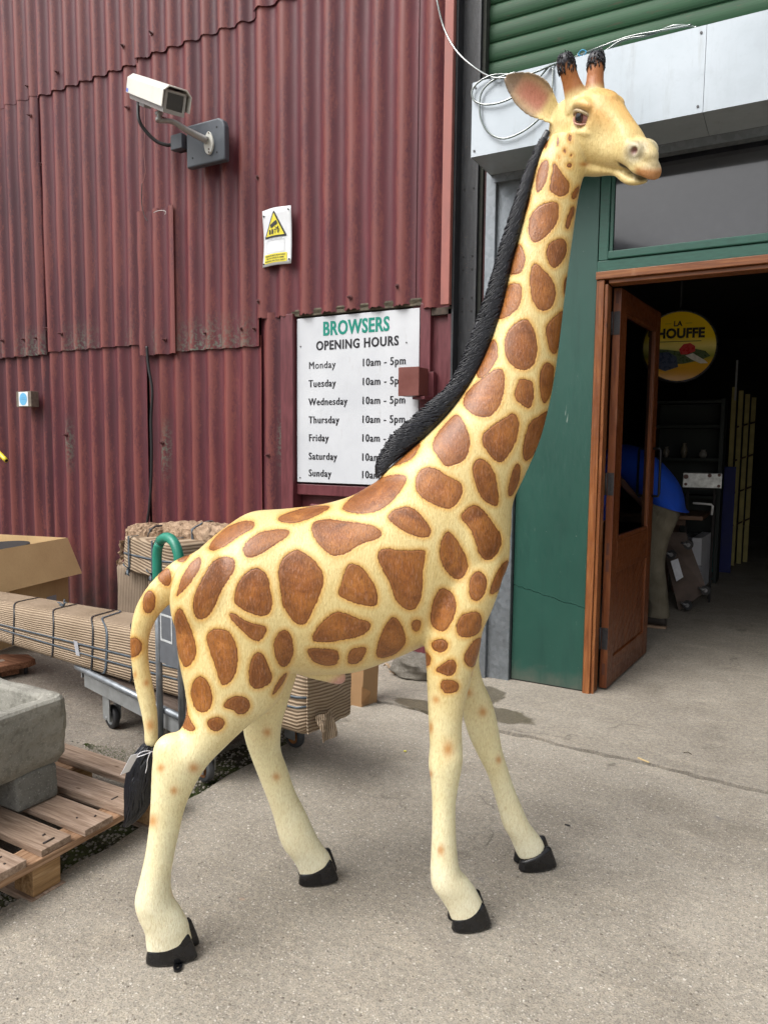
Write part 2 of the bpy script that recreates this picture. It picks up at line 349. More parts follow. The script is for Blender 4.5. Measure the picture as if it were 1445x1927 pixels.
s3 = corrugated(-4.50, -3.37, 0, 2.22, FY+.012, phase=-4.36, lich=lowl, seed=3, **GR)
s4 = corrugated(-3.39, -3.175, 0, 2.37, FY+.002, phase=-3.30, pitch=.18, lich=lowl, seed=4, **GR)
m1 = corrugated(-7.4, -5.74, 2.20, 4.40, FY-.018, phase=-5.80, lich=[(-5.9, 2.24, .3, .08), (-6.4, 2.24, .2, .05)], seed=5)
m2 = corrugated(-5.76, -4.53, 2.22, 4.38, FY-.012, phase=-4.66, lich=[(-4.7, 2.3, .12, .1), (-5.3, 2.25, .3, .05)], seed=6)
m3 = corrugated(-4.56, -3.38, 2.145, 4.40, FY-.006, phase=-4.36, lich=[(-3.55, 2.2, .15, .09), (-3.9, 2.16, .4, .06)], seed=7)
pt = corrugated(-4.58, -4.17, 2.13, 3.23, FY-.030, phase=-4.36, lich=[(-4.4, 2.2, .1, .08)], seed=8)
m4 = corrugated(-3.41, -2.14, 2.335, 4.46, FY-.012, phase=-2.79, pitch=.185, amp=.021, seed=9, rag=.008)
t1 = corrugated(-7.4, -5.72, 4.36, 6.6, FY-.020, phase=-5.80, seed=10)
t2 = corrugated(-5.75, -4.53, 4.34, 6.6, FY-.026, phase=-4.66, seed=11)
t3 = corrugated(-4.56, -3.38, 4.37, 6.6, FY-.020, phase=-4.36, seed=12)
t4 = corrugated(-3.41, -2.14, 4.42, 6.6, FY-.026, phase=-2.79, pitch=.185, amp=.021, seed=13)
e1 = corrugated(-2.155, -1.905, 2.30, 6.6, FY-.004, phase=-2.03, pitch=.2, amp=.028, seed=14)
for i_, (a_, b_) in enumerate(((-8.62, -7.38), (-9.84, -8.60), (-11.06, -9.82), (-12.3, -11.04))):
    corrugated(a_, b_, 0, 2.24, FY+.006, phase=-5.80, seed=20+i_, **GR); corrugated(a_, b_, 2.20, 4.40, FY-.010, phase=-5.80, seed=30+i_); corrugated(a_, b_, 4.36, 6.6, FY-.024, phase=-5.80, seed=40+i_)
# hook bolts with washers
bm_ = plain('rusted_red_bolt', (.10,.03,.03), .6, var=.4, scale=90)
b0 = MB(); b0.cyl((0, 0, 0), (0, -.006, 0), .016, 12); b0.cyl((0, -.006, 0), (0, -.02, 0), .009, 6, smooth=False); b0.cyl((0, -.02, 0), (0, -.036, 0), .0045, 8)
bme = None
def bolt(sheet, x, z):
    global bme
    o, prof, y, amp = sheet; px = x
    if bme is None: q = b0.build('bolt', bm_, o); bme = q.data
    else: q = bpy.data.objects.new('bolt', bme); COL.objects.link(q); q.parent = o
    q.location = (x, y-amp*2*prof(x)+.001, z); q.rotation_euler = (random.uniform(-.2, .2), random.uniform(-3, 3), random.uniform(-.25, .25))
for sh_, lst in ((m2, [(-4.64, 4.03), (-5.72, 2.42), (-5.50, 2.36), (-5.72, 3.8)]), (m1, [(-6.3, 2.35), (-6.05, 2.35), (-5.87, 2.35)]), (t1, [(-5.86, 4.46)]), (t2, [(-5.46, 4.48), (-4.66, 4.48)]),
                 (t3, [(-4.36, 4.5), (-3.52, 4.55)]), (m3, [(-3.88, 2.26), (-3.53, 2.27), (-3.44, 2.27), (-4.3, 3.9)]), (pt, [(-4.30, 2.24)]), (s2, [(-5.50, 1.50)]), (s3, [(-4.36, 1.44)]), (s4, [(-3.30, 1.36)]),
                 (m4, [(-3.37, 3.30), (-3.37, 2.45), (-2.25, 2.45), (-2.6, 2.41)]), (m1, [(-5.8, 4.2)]), (t4, [(-3.1, 4.6)])):
    for x, z in lst: bolt(sh_, x, z)
# dark backing behind the sheets so no light leaks through the laps
DARK = plain('dark_void_board', (.02,.018,.018), .9)
box('backing_board', (-12.3, FY+.04, -.02), (-3.18, FY+.09, 6.6), DARK, wh)
box('backing_board', (-3.18, FY+.065, 2.36), (-1.88, FY+.11, 6.6), DARK, wh)
box('backing_board', (-3.25, FY+.115, -.02), (-1.66, FY+.16, 6.6), DARK, wh)
# bay with the notice board: frame, recessed panels
BAYY = FY+.03
box('bay_panel', (-3.10, BAYY+.032, 0.0), (-2.06, BAYY+.055, 2.37), REDP, wh)
fr1 = box('bay_frame_post', (-3.18, FY-.045, 0.0), (-3.075, FY+.06, 2.345), REDP, wh, bevel=.004)
fr2 = box('bay_frame_post', (-2.092, FY-.035, 0.0), (-2.02, FY+.06, 2.335), REDP, wh, bevel=.004)
box('bay_frame_head', (-3.075, FY-.02, 2.325), (-2.092, FY+.05, 2.372), plain('bare_grey_timber', (.10,.085,.06), .9, var=.5, scale=25), wh, bevel=.003)
box('bay_frame_rail', (-3.073, FY-.005, 1.085), (-2.094, FY+.055, 1.16), REDP, wh, bevel=.004)
box('bay_frame_rail', (-3.073, FY+.0, .0), (-2.094, FY+.05, .14), REDP, wh, bevel=.004)
box('bay_lower_panel', (-2.98, FY+.02, .22), (-2.19, FY+.052, 1.02), plain('lighter_red_panel', (.14,.032,.036), .5, var=.2, scale=7), wh, bevel=.01)
# pilaster to the right of the bay
box('pilaster_panel', (-2.02, FY+.005, 0.0), (-1.905, FY+.05, 2.30), REDP, wh)
box('pilaster_cap', (-2.018, FY-.03, 2.255), (-1.88, FY+.003, 2.298), plain('rotten_timber', (.06,.045,.035), .9, var=.5), wh)
box('pilaster_edge', (-1.905, FY-.03, 0.0), (-1.878, FY+.05, 2.29), REDP, wh, bevel=.003)
TRIM = plain('chalky_pink_red_paint', (.30,.105,.085), .6, var=.14, scale=6, bump=.08, stretch=(4, 4, 1))
box('corner_trim', (-1.925, FY-.10, 2.30), (-1.868, FY-.062, 6.6), TRIM, wh, bevel=.003)
# ragged hole edge above the board
hole = MB(); r = random.Random(3); xs = np.linspace(-3.10, -2.08, 28); lo = [2.336+r.uniform(-.004, .008)+.006*math.sin(x*9) for x in xs]
for i in range(27): hole.hexa([(xs[i], FY-.018, lo[i]), (xs[i+1], FY-.018, lo[i+1]), (xs[i+1], FY+.02, lo[i+1]), (xs[i], FY+.02, lo[i]), (xs[i], FY-.026, 2.36), (xs[i+1], FY-.026, 2.36), (xs[i+1], FY+.02, 2.36), (xs[i], FY+.02, 2.36)])
hole.build('cement_ledge', plain('mossy_cement', (.075,.062,.04), .95, var=.5, scale=40, bump=.4), wh)

# blackened steel column between the sheets and the shutter
BLK = NT('blackened_steel', .55, spec=.5); n_ = BLK.noise(14, BLK.map((3, 3, .5)), 6, .7); n2_ = BLK.noise(90, None, 4)
cc = BLK.ramp(n_, [(.35, (.012,.013,.015)), (.6, (.03,.032,.036)), (.75, (.06,.058,.055))]); cc = BLK.mix(BLK.ramp(n2_, [(.64, 0.0), (.7, .5)]), cc, (.12,.07,.045)); BLK.color(cc); BLK.bump(n2_, .3, .003); BLK = BLK.m
colm = MB(); colm.box((-1.868, FY-.06, 0), (-1.855, FY+.12, 6.6)); colm.box((-1.855, FY+.02, 0), (-1.735, FY+.034, 6.6)); colm.box((-1.735, FY-.035, 0), (-1.722, FY+.12, 6.6))
co = colm.build('steel_column', BLK, wh)
box('column_packer', (-1.72, FY-.01, 0), (-1.70, FY+.05, 6.6), plain('mossy_black_timber', (.022,.024,.018), .8, var=.6, scale=20), wh)
for z in (3.0, 2.6, 2.52, 2.35, 2.27, 2.0): 
    for x in (-1.83, -1.77): hb = MB(); hb.cyl((x, FY+.0195, z), (x, FY+.0175, z), .006, 8); hb.build('bolt_hole', DARK, co)

box('red_edge_post', (-1.697, FY+.01, 0), (-1.655, FY+.05, 3.4), plain('dark_red_edge', (.06,.018,.018), .6, var=.5), wh)

# galvanised steel guide
GALV = NT('galvanised_steel', .42, 0.75, .5); vg = GALV.voro(45, out='Color'); gs = GALV.sep(vg); gn = GALV.noise(3, GALV.map((2, 2, .5)), 4)
GALV.color(GALV.mix(GALV.ramp(gn, [(.3, 0.0), (.7, .5)]), GALV.ramp(gs[0], [(.0, (.20,.225,.245)), (1, (.27,.295,.32))]), (.16,.17,.18))); GALV.rough(GALV.ramp(gs[1], [(0, .42), (1, .6)])); GALV = GALV.m
gm = MB(); gm.box((-1.652, FY-.075, 0), (-1.592, FY-.068, 3.04)); gm.box((-1.652, FY-.068, 0), (-1.645, FY+.05, 3.04)); gm.box((-1.598, FY-.068, 0), (-1.591, FY-.03, 3.04)); gm.box((-1.590, FY-.045, 0), (-1.45, FY-.038, 3.04)); gm.box((-1.457, FY-.038, 0), (-1.45, FY+.05, 3.04))
gm.build('shutter_guide', GALV, wh, bevel=.0015)
# green painted board panel
GRN = NT('green_gloss_paint_board', .42, spec=.5); n_ = GRN.noise(2.5, GRN.map((1, 1, .7)), 4); n2_ = GRN.noise(70, GRN.map((1, 1, .2)), 4, .7)
cg = GRN.ramp(n_, [(.3, (.010,.053,.039)), (.7, (.016,.072,.053))]); cg = GRN.mix(GRN.ramp(n2_, [(.66, 0.0), (.75, .35)]), cg, (.14,.23,.18))
sz = GRN.sep(); zr = GRN.ramp(GRN.math('ADD', sz[2], GRN.math('MULTIPLY', GRN.noise(14, None, 4), .16)), [(.06, .75), (.2, 0.0)]); cg = GRN.mix(zr, cg, (.10,.10,.08))
zt = GRN.ramp(GRN.math('MULTIPLY', sz[2], .3), [(.3, 0.0), (.85, .35)]); cg = GRN.mix(zt, cg, (.045,.115,.095))
scr = GRN.noise(30, GRN.map((1, 1, .12), rot=(0, .5, 0)), 3, .7); cg = GRN.mix(GRN.ramp(scr, [(.72, 0.0), (.76, .6)]), cg, (.25,.30,.26))
dr_ = GRN.noise(14, GRN.map((1, 1, .12)), 5, .7); cg = GRN.mix(GRN.ramp(dr_, [(.52, 0.0), (.70, .4)]), cg, (.008,.040,.032)); sp_ = GRN.noise(60, GRN.map(loc=(3, 3, 3)), 3, .7); cg = GRN.mix(GRN.ramp(sp_, [(.72, 0.0), (.76, .6)]), cg, (.22,.26,.22)); GRN.color(cg); GRN.rough(GRN.ramp(n2_, [(.3, .36), (.7, .5)])); GRN.bump(n2_, .15, .002); GRN = GRN.m
gp = MB(); 
# board with a fine crack low down: two leaves meeting on a wandering line
crk = wavy((-1.442, .60), (-1.006, .50), 24, .005, 9)
gp.prism([(-1.442, .012), (-1.006, .012)]+crk[::-1], 1, FY-.012, FY+.03); gp.build('green_panel_lower', GRN, wh)
gp = MB(); gp.prism([(x, z+.0035) for x, z in crk]+[(-1.006, 3.03), (-1.442, 3.03)], 1, FY-.012, FY+.03); gp.build('green_panel_upper', GRN, wh)
box('sill_board', (-1.447, FY-.006, 0.0), (-1.002, FY+.03, .011), DARK, wh)
# transom window over the door
GF = plain('green_frame_paint', (.022,.092,.066), .45, var=.18, scale=20, bump=.1, stretch=(1, 5, 5))
tw = MB(); tw.box((-1.004, FY-.02, 2.415), (3.3, FY+.03, 2.475)); tw.build('transom_rail', GF, wh, bevel=.004)
fr_ = MB(); fr_.box((-1.001, FY-.012, 2.478), (-.948, FY+.035, 3.03)); f1 = fr_.build('window_frame', GF, wh, bevel=.004)
MB().box((-.946, FY-.030, 2.478), (3.3, FY+.03, 2.522)).build('sill', GF, f1, bevel=.006)
MB().box((-.946, FY+.0, 2.524), (-.928, FY+.035, 3.03)).build('glazing_bead', GF, f1, bevel=.002)
MB().box((1.1, FY-.010, 2.524), (1.16, FY+.035, 3.03)).build('mullion', GF, f1, bevel=.003)
glass = NT('dusty_dark_glass', .06, spec=.5); glass.b.inputs['Base Color'].default_value = (.015,.017,.022,1); gn = glass.noise(26, None, 6, .75); gn2 = glass.noise(2, None, 3)
glass.color(glass.mix(glass.ramp(gn, [(.35, .0), (.75, .2)]), (.010,.011,.015), (.12,.12,.14))); glass.rough(glass.ramp(gn2, [(.3, .05), (.7, .16)])); glass.b.inputs['Coat Weight'].default_value = 1.0; glass.b.inputs['Coat IOR'].default_value = 1.55; glass.b.inputs['Coat Roughness'].default_value = .05
MB().box((-.926, FY+.018, 2.524), (1.098, FY+.024, 3.03)).build('pane', glass.m, f1)
MB().box((1.162, FY+.018, 2.524), (3.3, FY+.024, 3.03)).build('pane', glass.m, f1)
# galvanised shutter housing (box above the door)
HX0, HX1, HY0, HY1, HZ0, HZ1 = -1.625, 3.4, 3.86, FY-.02, 3.02, 3.41
WHT = NT('zinc_sheet_pale', .38, .35, .5); n_ = WHT.noise(1.6, None, 4); n2_ = WHT.noise(45, None, 4, .7)
cw = WHT.ramp(n_, [(.3, (.30,.34,.37)), (.7, (.39,.43,.465))]); cw = WHT.mix(WHT.ramp(n2_, [(.6, 0.0), (.75, .3)]), cw, (.27,.31,.34)); dr_ = WHT.noise(16, WHT.map((1, 1, .10)), 5, .7); cw = WHT.mix(WHT.ramp(dr_, [(.56, 0.0), (.72, .35)]), cw, (.22,.23,.22)); sm_ = WHT.noise(3.5, WHT.map(loc=(4, 4, 4)), 6, .7); cw = WHT.mix(WHT.ramp(sm_, [(.5, 0.0), (.68, .35)]), cw, (.26,.29,.31)); WHT.color(cw); WHT.rough(WHT.ramp(n2_, [(.3, .36), (.7, .5)])); WHT = WHT.m
hx = -.452
def housing_panel(x0, x1):
    m = MB(); m.prism([(HY0, HZ0), (HY0, HZ1), (HY1, HZ1), (HY1, HZ1-.004), (HY0+.004, HZ1-.004), (HY0+.004, HZ0+.004), (HY1-.06, HZ0+.004), (HY1-.06, HZ0)][::-1], 0, x0, x1); return m
hsg = housing_panel(HX0+.004, hx-.001).build('shutter_housing', WHT, wh)
housing_panel(hx+.001, 1.2).build('housing_panel', WHT, hsg); housing_panel(1.202, HX1).build('housing_panel', WHT, hsg)
box('housing_end_cap', (HX0, HY0+.002, HZ0-.001), (HX0+.003, HY1, HZ1-.002), WHT, hsg)
lip = MB(); lip.box((HX0+.02, HY1-.06, HZ0-.045), (HX1, HY1-.055, HZ0-.001)); lip.box((HX0+.02, HY1-.054, HZ0-.045), (HX1, HY1+.0, HZ0-.040)); lip.build('housing_lip', GALV, hsg)
dks = plain('dark_screw', (.08,.08,.085), .5, .5)
for x in (-.475, -1.605, .8):
    for z in (HZ0+.03, HZ1-.03): sc = MB(); sc.cyl((x, HY0-.001, z), (x, HY0-.004, z), .006, 10); sc.build('screw', dks, hsg)
for x in (-.9, .2, .9): sc = MB(); sc.cyl((x, HY1-.061, HZ0-.022), (x, HY1-.065, HZ0-.022), .007, 10); sc.build('screw', dks, hsg)
box('soffit_void', (-1.45, FY+.04, 2.98), (3.3, FY+.14, 3.41), DARK, wh)
# green roller shutter above
SG = NT('green_shutter_slat_paint', .6, spec=.35); n_ = SG.noise(5, SG.map((.4, 1, 6)), 4); n2_ = SG.noise(40, SG.map((.4, 1, 2)), 4)
c_ = SG.ramp(n_, [(.3, (.010,.046,.018)), (.7, (.020,.078,.032))]); c_ = SG.mix(SG.ramp(n2_, [(.6, 0.0), (.72, .6)]), c_, (.07,.05,.03)); SG.color(c_); SG = SG.m
sl = MB(); prof = []
SHH = .108
for i in range(9):
    t = i/8; prof.append((FY+.05-.011*math.sin(math.pi*t)**.7, SHH*.90*t))
prof += [(FY+.05, SHH*.93), (FY+.043, SHH*.96), (FY+.05, SHH*.995)]
prof += [(FY+.056, SHH*.995), (FY+.056, 0)]
sl.prism(prof, 0, -1.698, 3.4); sl.v = [v for v in sl.v]
sh = box('roller_shutter', (-1.698, FY+.058, 3.41), (3.4, FY+.08, 6.6), DARK, wh)
slm = None
for i in range(32):
    if slm is None: q = sl.build('slat', SG, sh); slm = q.data; q.location = (0, 0, 3.40)
    else: q = bpy.data.objects.new('slat', slm); COL.objects.link(q); q.parent = sh; q.location = (0, random.uniform(-.002, .002), 3.40+i*SHH)
# rest of the facade beyond the frame
box('facade_wall', (2.2, FY-.01, 0), (9, FY+.1, 3.02), GRN, wh); box('facade_wall', (3.4, FY-.012, 3.02), (9, FY+.1, 6.6), DARK, wh)
# varnished door frame
def varnish(name, sv, kv):
  global WD
  WD = NT(name, .38, spec=.5); vw = WD.map(sv); g1 = WD.noise(42, vw, 5, .6, 1.2); g2 = WD.noise(9, WD.map(kv), 4); kn = WD.voro(3.2, WD.map((2.4, 2.4, 1)))
  c_ = WD.ramp(g1, [(.3, (.11,.030,.008)), (.5, (.20,.066,.018)), (.7, (.30,.118,.038))]); c_ = WD.mix(WD.ramp(g2, [(.5, 0.0), (.68, .55)]), c_, (.12,.035,.012))
  c_ = WD.mix(WD.ramp(kn, [(.03, .85), (.085, 0.0)]), c_, (.03,.010,.006)); ch = WD.noise(30, None, 5, .75); c_ = WD.mix(WD.ramp(ch, [(.70, 0.0), (.73, .75)]), c_, (.42,.30,.20)); ch2 = WD.noise(7, WD.map((1, 1, .4), loc=(3, 3, 3)), 4); c_ = WD.mix(WD.ramp(ch2, [(.66, 0.0), (.71, .5)]), c_, (.33,.17,.09))
  WD.color(c_); WD.rough(WD.ramp(ch, [(.4, .32), (.75, .6)])); WD.bump(g1, .12, .002)
  return WD.m
WDX = varnish('varnished_softwood_rail', (.06, 1, 1), (.25, 1, 1)); WD = varnish('varnished_softwood', (1, 1, .06), (1, 1, .25))
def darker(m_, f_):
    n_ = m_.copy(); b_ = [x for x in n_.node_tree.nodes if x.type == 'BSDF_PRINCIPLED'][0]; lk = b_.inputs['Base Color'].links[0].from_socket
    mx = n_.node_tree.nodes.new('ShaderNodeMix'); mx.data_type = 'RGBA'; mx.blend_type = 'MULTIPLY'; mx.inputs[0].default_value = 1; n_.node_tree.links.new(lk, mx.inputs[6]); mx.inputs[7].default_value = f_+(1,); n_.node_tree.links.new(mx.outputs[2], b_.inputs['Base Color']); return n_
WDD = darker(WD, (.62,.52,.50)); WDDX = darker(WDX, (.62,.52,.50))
df = box('door_frame', (-1.0, FY-.035, .0), (-.958, FY+.06, 2.368), WD, wh, bevel=.003)
MB().box((-.9575, FY-.022, 0.0), (-.938, FY+.075, 2.345)).build('door_stop', WD, df, bevel=.004)
MB().box((-1.003, FY-.045, 2.37), (3.2, FY+.06, 2.412)).build('frame_head', WDX, df, bevel=.003)
MB().box((-.936, FY-.022, 2.347), (3.2, FY+.075, 2.369)).build('head_stop', WDX, df, bevel=.003)
MB().box((2.12, FY-.035, 0.0), (2.2, FY+.06, 2.346)).build('frame_post', WD, df, bevel=.003)
# ---- open door leaf, hinged at the left jamb, swung inwards
LW, LT, LH = .93, .044, 2.325
door = bpy.data.objects.new('door', None); COL.objects.link(door); door.parent = wh; door.location = (-.930, FY+.085, .015); door.rotation_euler = (0, 0, rad(90-4.5))
tag(door, 'varnished half-glazed door swung open into the dark interior')
# local: x along the leaf from hinge, y thickness (0..-LT faces +X world side), z up
st = .115
def dpart(name, a, b, bev=.003, mat=WDD): return MB().box(a, b).build(name, mat, door, bevel=bev)
def dxz(x0, x1, z0, z1, y0=-LT, y1=0.0): return (x0, y0, z0), (x1, y1, z1)
dpart('hinge_stile', *dxz(0, st, 0, LH)); dpart('lock_stile', *dxz(LW-st, LW, 0, LH))
dpart('top_rail', *dxz(st+.0005, LW-st-.0005, LH-.115, LH-.001), mat=WDDX); dpart('lock_rail', *dxz(st+.0005, LW-st-.0005, .68, .875), mat=WDDX); dpart('bottom_rail', *dxz(st+.0005, LW-st-.0005, .001, .17), mat=WDDX)
for z0, z1 in ((.876, .898), (LH-.138, LH-.116)): dpart('glazing_bead', *dxz(st+.001, LW-st-.001, z0, z1, -LT+.002, -.004), bev=.004)
for x0, x1 in ((st+.001, st+.022), (LW-st-.022, LW-st-.001)): dpart('glazing_bead', *dxz(x0, x1, .899, LH-.139, -LT+.002, -.004), bev=.004)
cg_ = NT('reflection_tinted_glass', .03, spec=.5); cg_.b.inputs['Transmission Weight'].default_value = 1.0; cg_.b.inputs['Base Color'].default_value = (.40,.43,.46,1); cg_.b.inputs['IOR'].default_value = 1.05  # grey tint stands in for the dark reflection on the pane
dpart('pane', *dxz(st+.005, LW-st-.005, .885, LH-.125, -LT*.55, -LT*.5), bev=0, mat=cg_.m)
bd = []
# diagonal tongue-and-groove boards in the lower panel
bx0, bx1, bz0, bz1 = st+.002, LW-st-.002, .172, .678
def clip(poly, f):
    out = []
    for i in range(len(poly)):
        a, b = poly[i], poly[(i+1) % len(poly)]; fa, fb = f(a), f(b)
        if fa >= 0: out.append(a)
        if fa*fb < 0: t = fa/(fa-fb); out.append((a[0]+(b[0]-a[0])*t, a[1]+(b[1]-a[1])*t))
    return out
dv = (math.cos(rad(38)), math.sin(rad(38))); nrm_ = (-dv[1], dv[0]); bw = .072
for i in range(-12, 14):
    rect = [(bx0, bz0), (bx1, bz0), (bx1, bz1), (bx0, bz1)]; o_ = i*bw
    f1_ = lambda p, o_=o_: (p[0]-bx0)*nrm_[0]+(p[1]-bz0)*nrm_[1]-o_-.003
    f2_ = lambda p, o_=o_: o_+bw-.003-((p[0]-bx0)*nrm_[0]+(p[1]-bz0)*nrm_[1])
    pl = clip(clip(rect, f1_), f2_)
    if len(pl) < 3: continue
    ar = abs(sum(pl[j][0]*pl[(j+1) % len(pl)][1]-pl[(j+1) % len(pl)][0]*pl[j][1] for j in range(len(pl))))/2
    if ar < 2e-4: continue
    m = MB(); m.prism(pl, 1, -LT+.012, -.012); m.build('diagonal_board', WDD, door, bevel=.0015)
dpart('panel_backing', *dxz(bx0, bx1, bz0, bz1, -LT*.55, -LT*.45), bev=0, mat=plain('raw_wood_groove', (.42,.24,.13), .8))
hg = plain('tarnished_steel_hinge', (.025,.024,.026), .6, .3, var=.6, scale=60)
for z in (2.13, 1.215, .30):
    m = MB(); m.box((-.003, -LT*.95, z-.065), (-.0003, -LT*.15, z+.065)); m.cyl((-.008, .002, z-.065), (-.008, .002, z+.065), .007, 10)
    for dz in (-.045, 0, .045): m.cyl((-.0035, -LT*.5, z+dz), (-.0055, -LT*.5, z+dz), .004, 8)
    m.build('hinge', hg, door)
deg_ = plain('dark_end_grain', (.07,.022,.012), .6)
for z in (2.24, .80, .70, .08): MB().box((-.001, -LT*.7, z), (.002, -LT*.3, z+.07)).build('mortise_end_grain', deg_, door)
hdl = MB(); hx_ = LW-.06
for sgn, yb in ((-1, -LT), (1, 0.0)):
    hdl.tube([(hx_, yb, 1.42), (hx_, yb+sgn*.045, 1.42), (hx_, yb+sgn*.05, 1.40), (hx_, yb+sgn*.05, 1.12), (hx_, yb+sgn*.045, 1.10), (hx_, yb, 1.10)], .009, 10)
hdl.build('pull_handle', plain('black_iron', (.02,.02,.022), .4, .6), door)
# interior shell; near-black wall colour keeps the room dark
INT = plain('dark_interior_wall', (.035,.033,.03), .9, var=.4, scale=3)
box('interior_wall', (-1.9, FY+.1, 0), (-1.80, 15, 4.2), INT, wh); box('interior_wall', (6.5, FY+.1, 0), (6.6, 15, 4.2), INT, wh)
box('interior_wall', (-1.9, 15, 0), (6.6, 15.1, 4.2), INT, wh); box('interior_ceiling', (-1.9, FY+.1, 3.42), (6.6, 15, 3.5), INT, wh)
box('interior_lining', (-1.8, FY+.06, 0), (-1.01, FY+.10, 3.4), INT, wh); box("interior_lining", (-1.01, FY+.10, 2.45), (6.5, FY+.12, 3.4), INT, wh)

# ================================================================== SHED ACROSS THE YARD (seen reflected in the transom glass)
sd3 = thing('opposite_shed', 'plain gabled shed across the yard whose roofline is mirrored in the transom window', 'building', (-10, -15, 0))
SHW = plain('shed_dark_cladding', (.08,.085,.09), .7, var=.3, scale=2); SHR = plain('shed_slate_roof', (.05,.052,.058), .7, var=.3, scale=3)
m = MB(); m.prism([(-8, 0), (6.2, 0), (6.2, 7.0), (-1, 9.9), (-8, 7.0)], 1, -8, 0); m.build('wall', SHW, sd3)
for x0, z0, x1, z1 in ((-8.4, 6.9, -1, 10.02), (-1, 10.02, 6.6, 6.92)):
    m = MB(); m.hexa([(x0, -8.2, z0), (x1, -8.2, z1), (x1, .25, z1), (x0, .25, z0), (x0, -8.2, z0+.12), (x1, -8.2, z1+.12), (x1, .25, z1+.12), (x0, .25, z0+.12)]); m.build('roof', SHR, sd3)
MB().box((-3, .01, 0), (1, .06, 3.4)).build('door', SHR, sd3)
# ================================================================== GIRAFFE
# The statue stands 9 degrees off square to the viewer; its own frame: a forward, l away (left side), h up.
GO = np.array([-1.05, 1.90, 0.0]); GA = np.array([.792, .610, 0]); GL = np.array([-.610, .792, 0])
g_rz = math.atan2(GA[1], GA[0])
def GP(u, v, l=0.0):
    p = on_plane(u, v, GL, GO@GL + l) - GO
    return np.array([p@GA, p@GL, p[2]])
def g2w(P): P = np.asarray(P, float); return GO + P[..., 0:1]*GA + P[..., 1:2]*GL + P[..., 2:3]*_z
def project(Pw):
    d = Pw-CAM; z = d@CF; return np.stack([CX+FPX*(d@CR)/z, CY-FPX*(d@CU)/z], -1)
def limb(mb, pairs, l, w, n=28, sub=6, exp=2.0):
    """pairs: ((u,v) rear edge, (u,v) front edge); l: offset(s) from the median plane; w: half width(s) across"""
    rows = []
    for i, (a, b) in enumerate(pairs):
        li = l[i] if hasattr(l, '__len__') else l; wi = w[i] if hasattr(w, '__len__') else w
        A, B = GP(*a, li), GP(*b, li); rows.append(list((A+B)/2)+list((B-A)/2)+[wi])
    R = spline(rows, sub); rings = []
    for r in R:
        c, ax, ww = r[:3], r[3:6], r[6]; ring = []
        for k in range(n):
            t = 2*math.pi*k/n; ct, st = math.cos(t), math.sin(t)
            ct = math.copysign(abs(ct)**(2/exp), ct); st = math.copysign(abs(st)**(2/exp), st)
            ring.append(c+ax*ct+np.array([0, ww*st, 0]))
        rings.append(ring)
    # rounded ends
    def shrink(r, c, f, off): return [c+(p-c)*f+off for p in r]
    c0 = np.mean(rings[0], 0); c1 = np.mean(rings[-1], 0)
    d0 = c0-np.mean(rings[1], 0); d1 = c1-np.mean(rings[-2], 0)
    rings = [shrink(rings[0], c0, .5, d0*.8)]+rings+[shrink(rings[-1], c1, .5, d1*.8)]
    mb.loft(rings)
def blob(mb, c, r, rot=None, n=20, m=12):
    """ellipsoid at c with radii r; rot 3x3"""
    c = np.asarray(c, float); rings = []
    for j in range(m+1):
        ph = math.pi*(j+.02)/(m+.04); ring = []
        for k in range(n):
            t = 2*math.pi*k/n; q = np.array([r[0]*math.sin(ph)*math.cos(t), r[1]*math.sin(ph)*math.sin(t), r[2]*math.cos(ph)])
            if rot is not None: q = rot@q
            ring.append(c+q)
        rings.append(ring)
    mb.loft(rings)

gb = MB()
TL, TW = 0.0, .2
# torso
limb(gb, [((336,1105),(336,1190)),((352,1058),(352,1262)),((378,1030),(384,1290)),((420,995),(425,1290)),((470,964),(475,1280)),((530,958),(535,1262)),((600,950),(603,1263)),((660,934),(662,1260)),
          ((712,905),(725,1240)),((770,880),(785,1215)),((830,880),(838,1190)),((885,900),(888,1165)),((925,945),(918,1125)),((950,985),(945,1075))],
     0.0, [.05,.11,.15,.178,.19,.195,.2,.2,.195,.185,.165,.14,.11,.07], n=40, exp=2.2)
# neck, chest up to the poll
limb(gb, [((640,1010),(870,1150)),((690,960),(935,1090)),((712,902),(958,1010)),((752,862),(962,948)),((800,820),(985,895)),((848,770),(1012,832)),((885,715),(1030,765)),((915,655),(1043,695)),((935,600),(1052,628)),
          ((950,545),(1060,560)),((963,490),(1068,500)),((978,435),(1076,445)),((990,385),(1082,400)),((1002,335),(1088,362)),((1015,290),(1100,320)),((1035,255),(1110,275))],
     0.0, [.10,.12,.135,.125,.115,.105,.095,.086,.079,.073,.068,.063,.06,.06,.06,.055], n=32)
# near fore leg (from the shoulder)
NL = -.135
limb(gb, [((818,1010),(930,1015)),((808,1070),(946,1070)),((802,1130),(930,1130)),((799,1180),(907,1185)),((799,1215),(903,1215)),((802,1262),(890,1262)),((804,1310),(877,1312)),((806,1360),(869,1362)),((808,1405),(870,1405)),
          ((806,1440),(870,1432)),((810,1468),(864,1466)),((813,1510),(857,1510)),((813,1560),(857,1558)),((811,1610),(860,1606)),((810,1640),(866,1636)),((813,1668),(880,1652)),((828,1690),(892,1668)),((842,1712),(904,1690)),((848,1728),(912,1708))],
     [-.06,-.08,-.10,-.115,-.125]+[NL]*14, [.07,.085,.085,.075,.068,.058,.05,.046,.046,.047,.042,.034,.034,.037,.043,.044,.040,.037,.035])
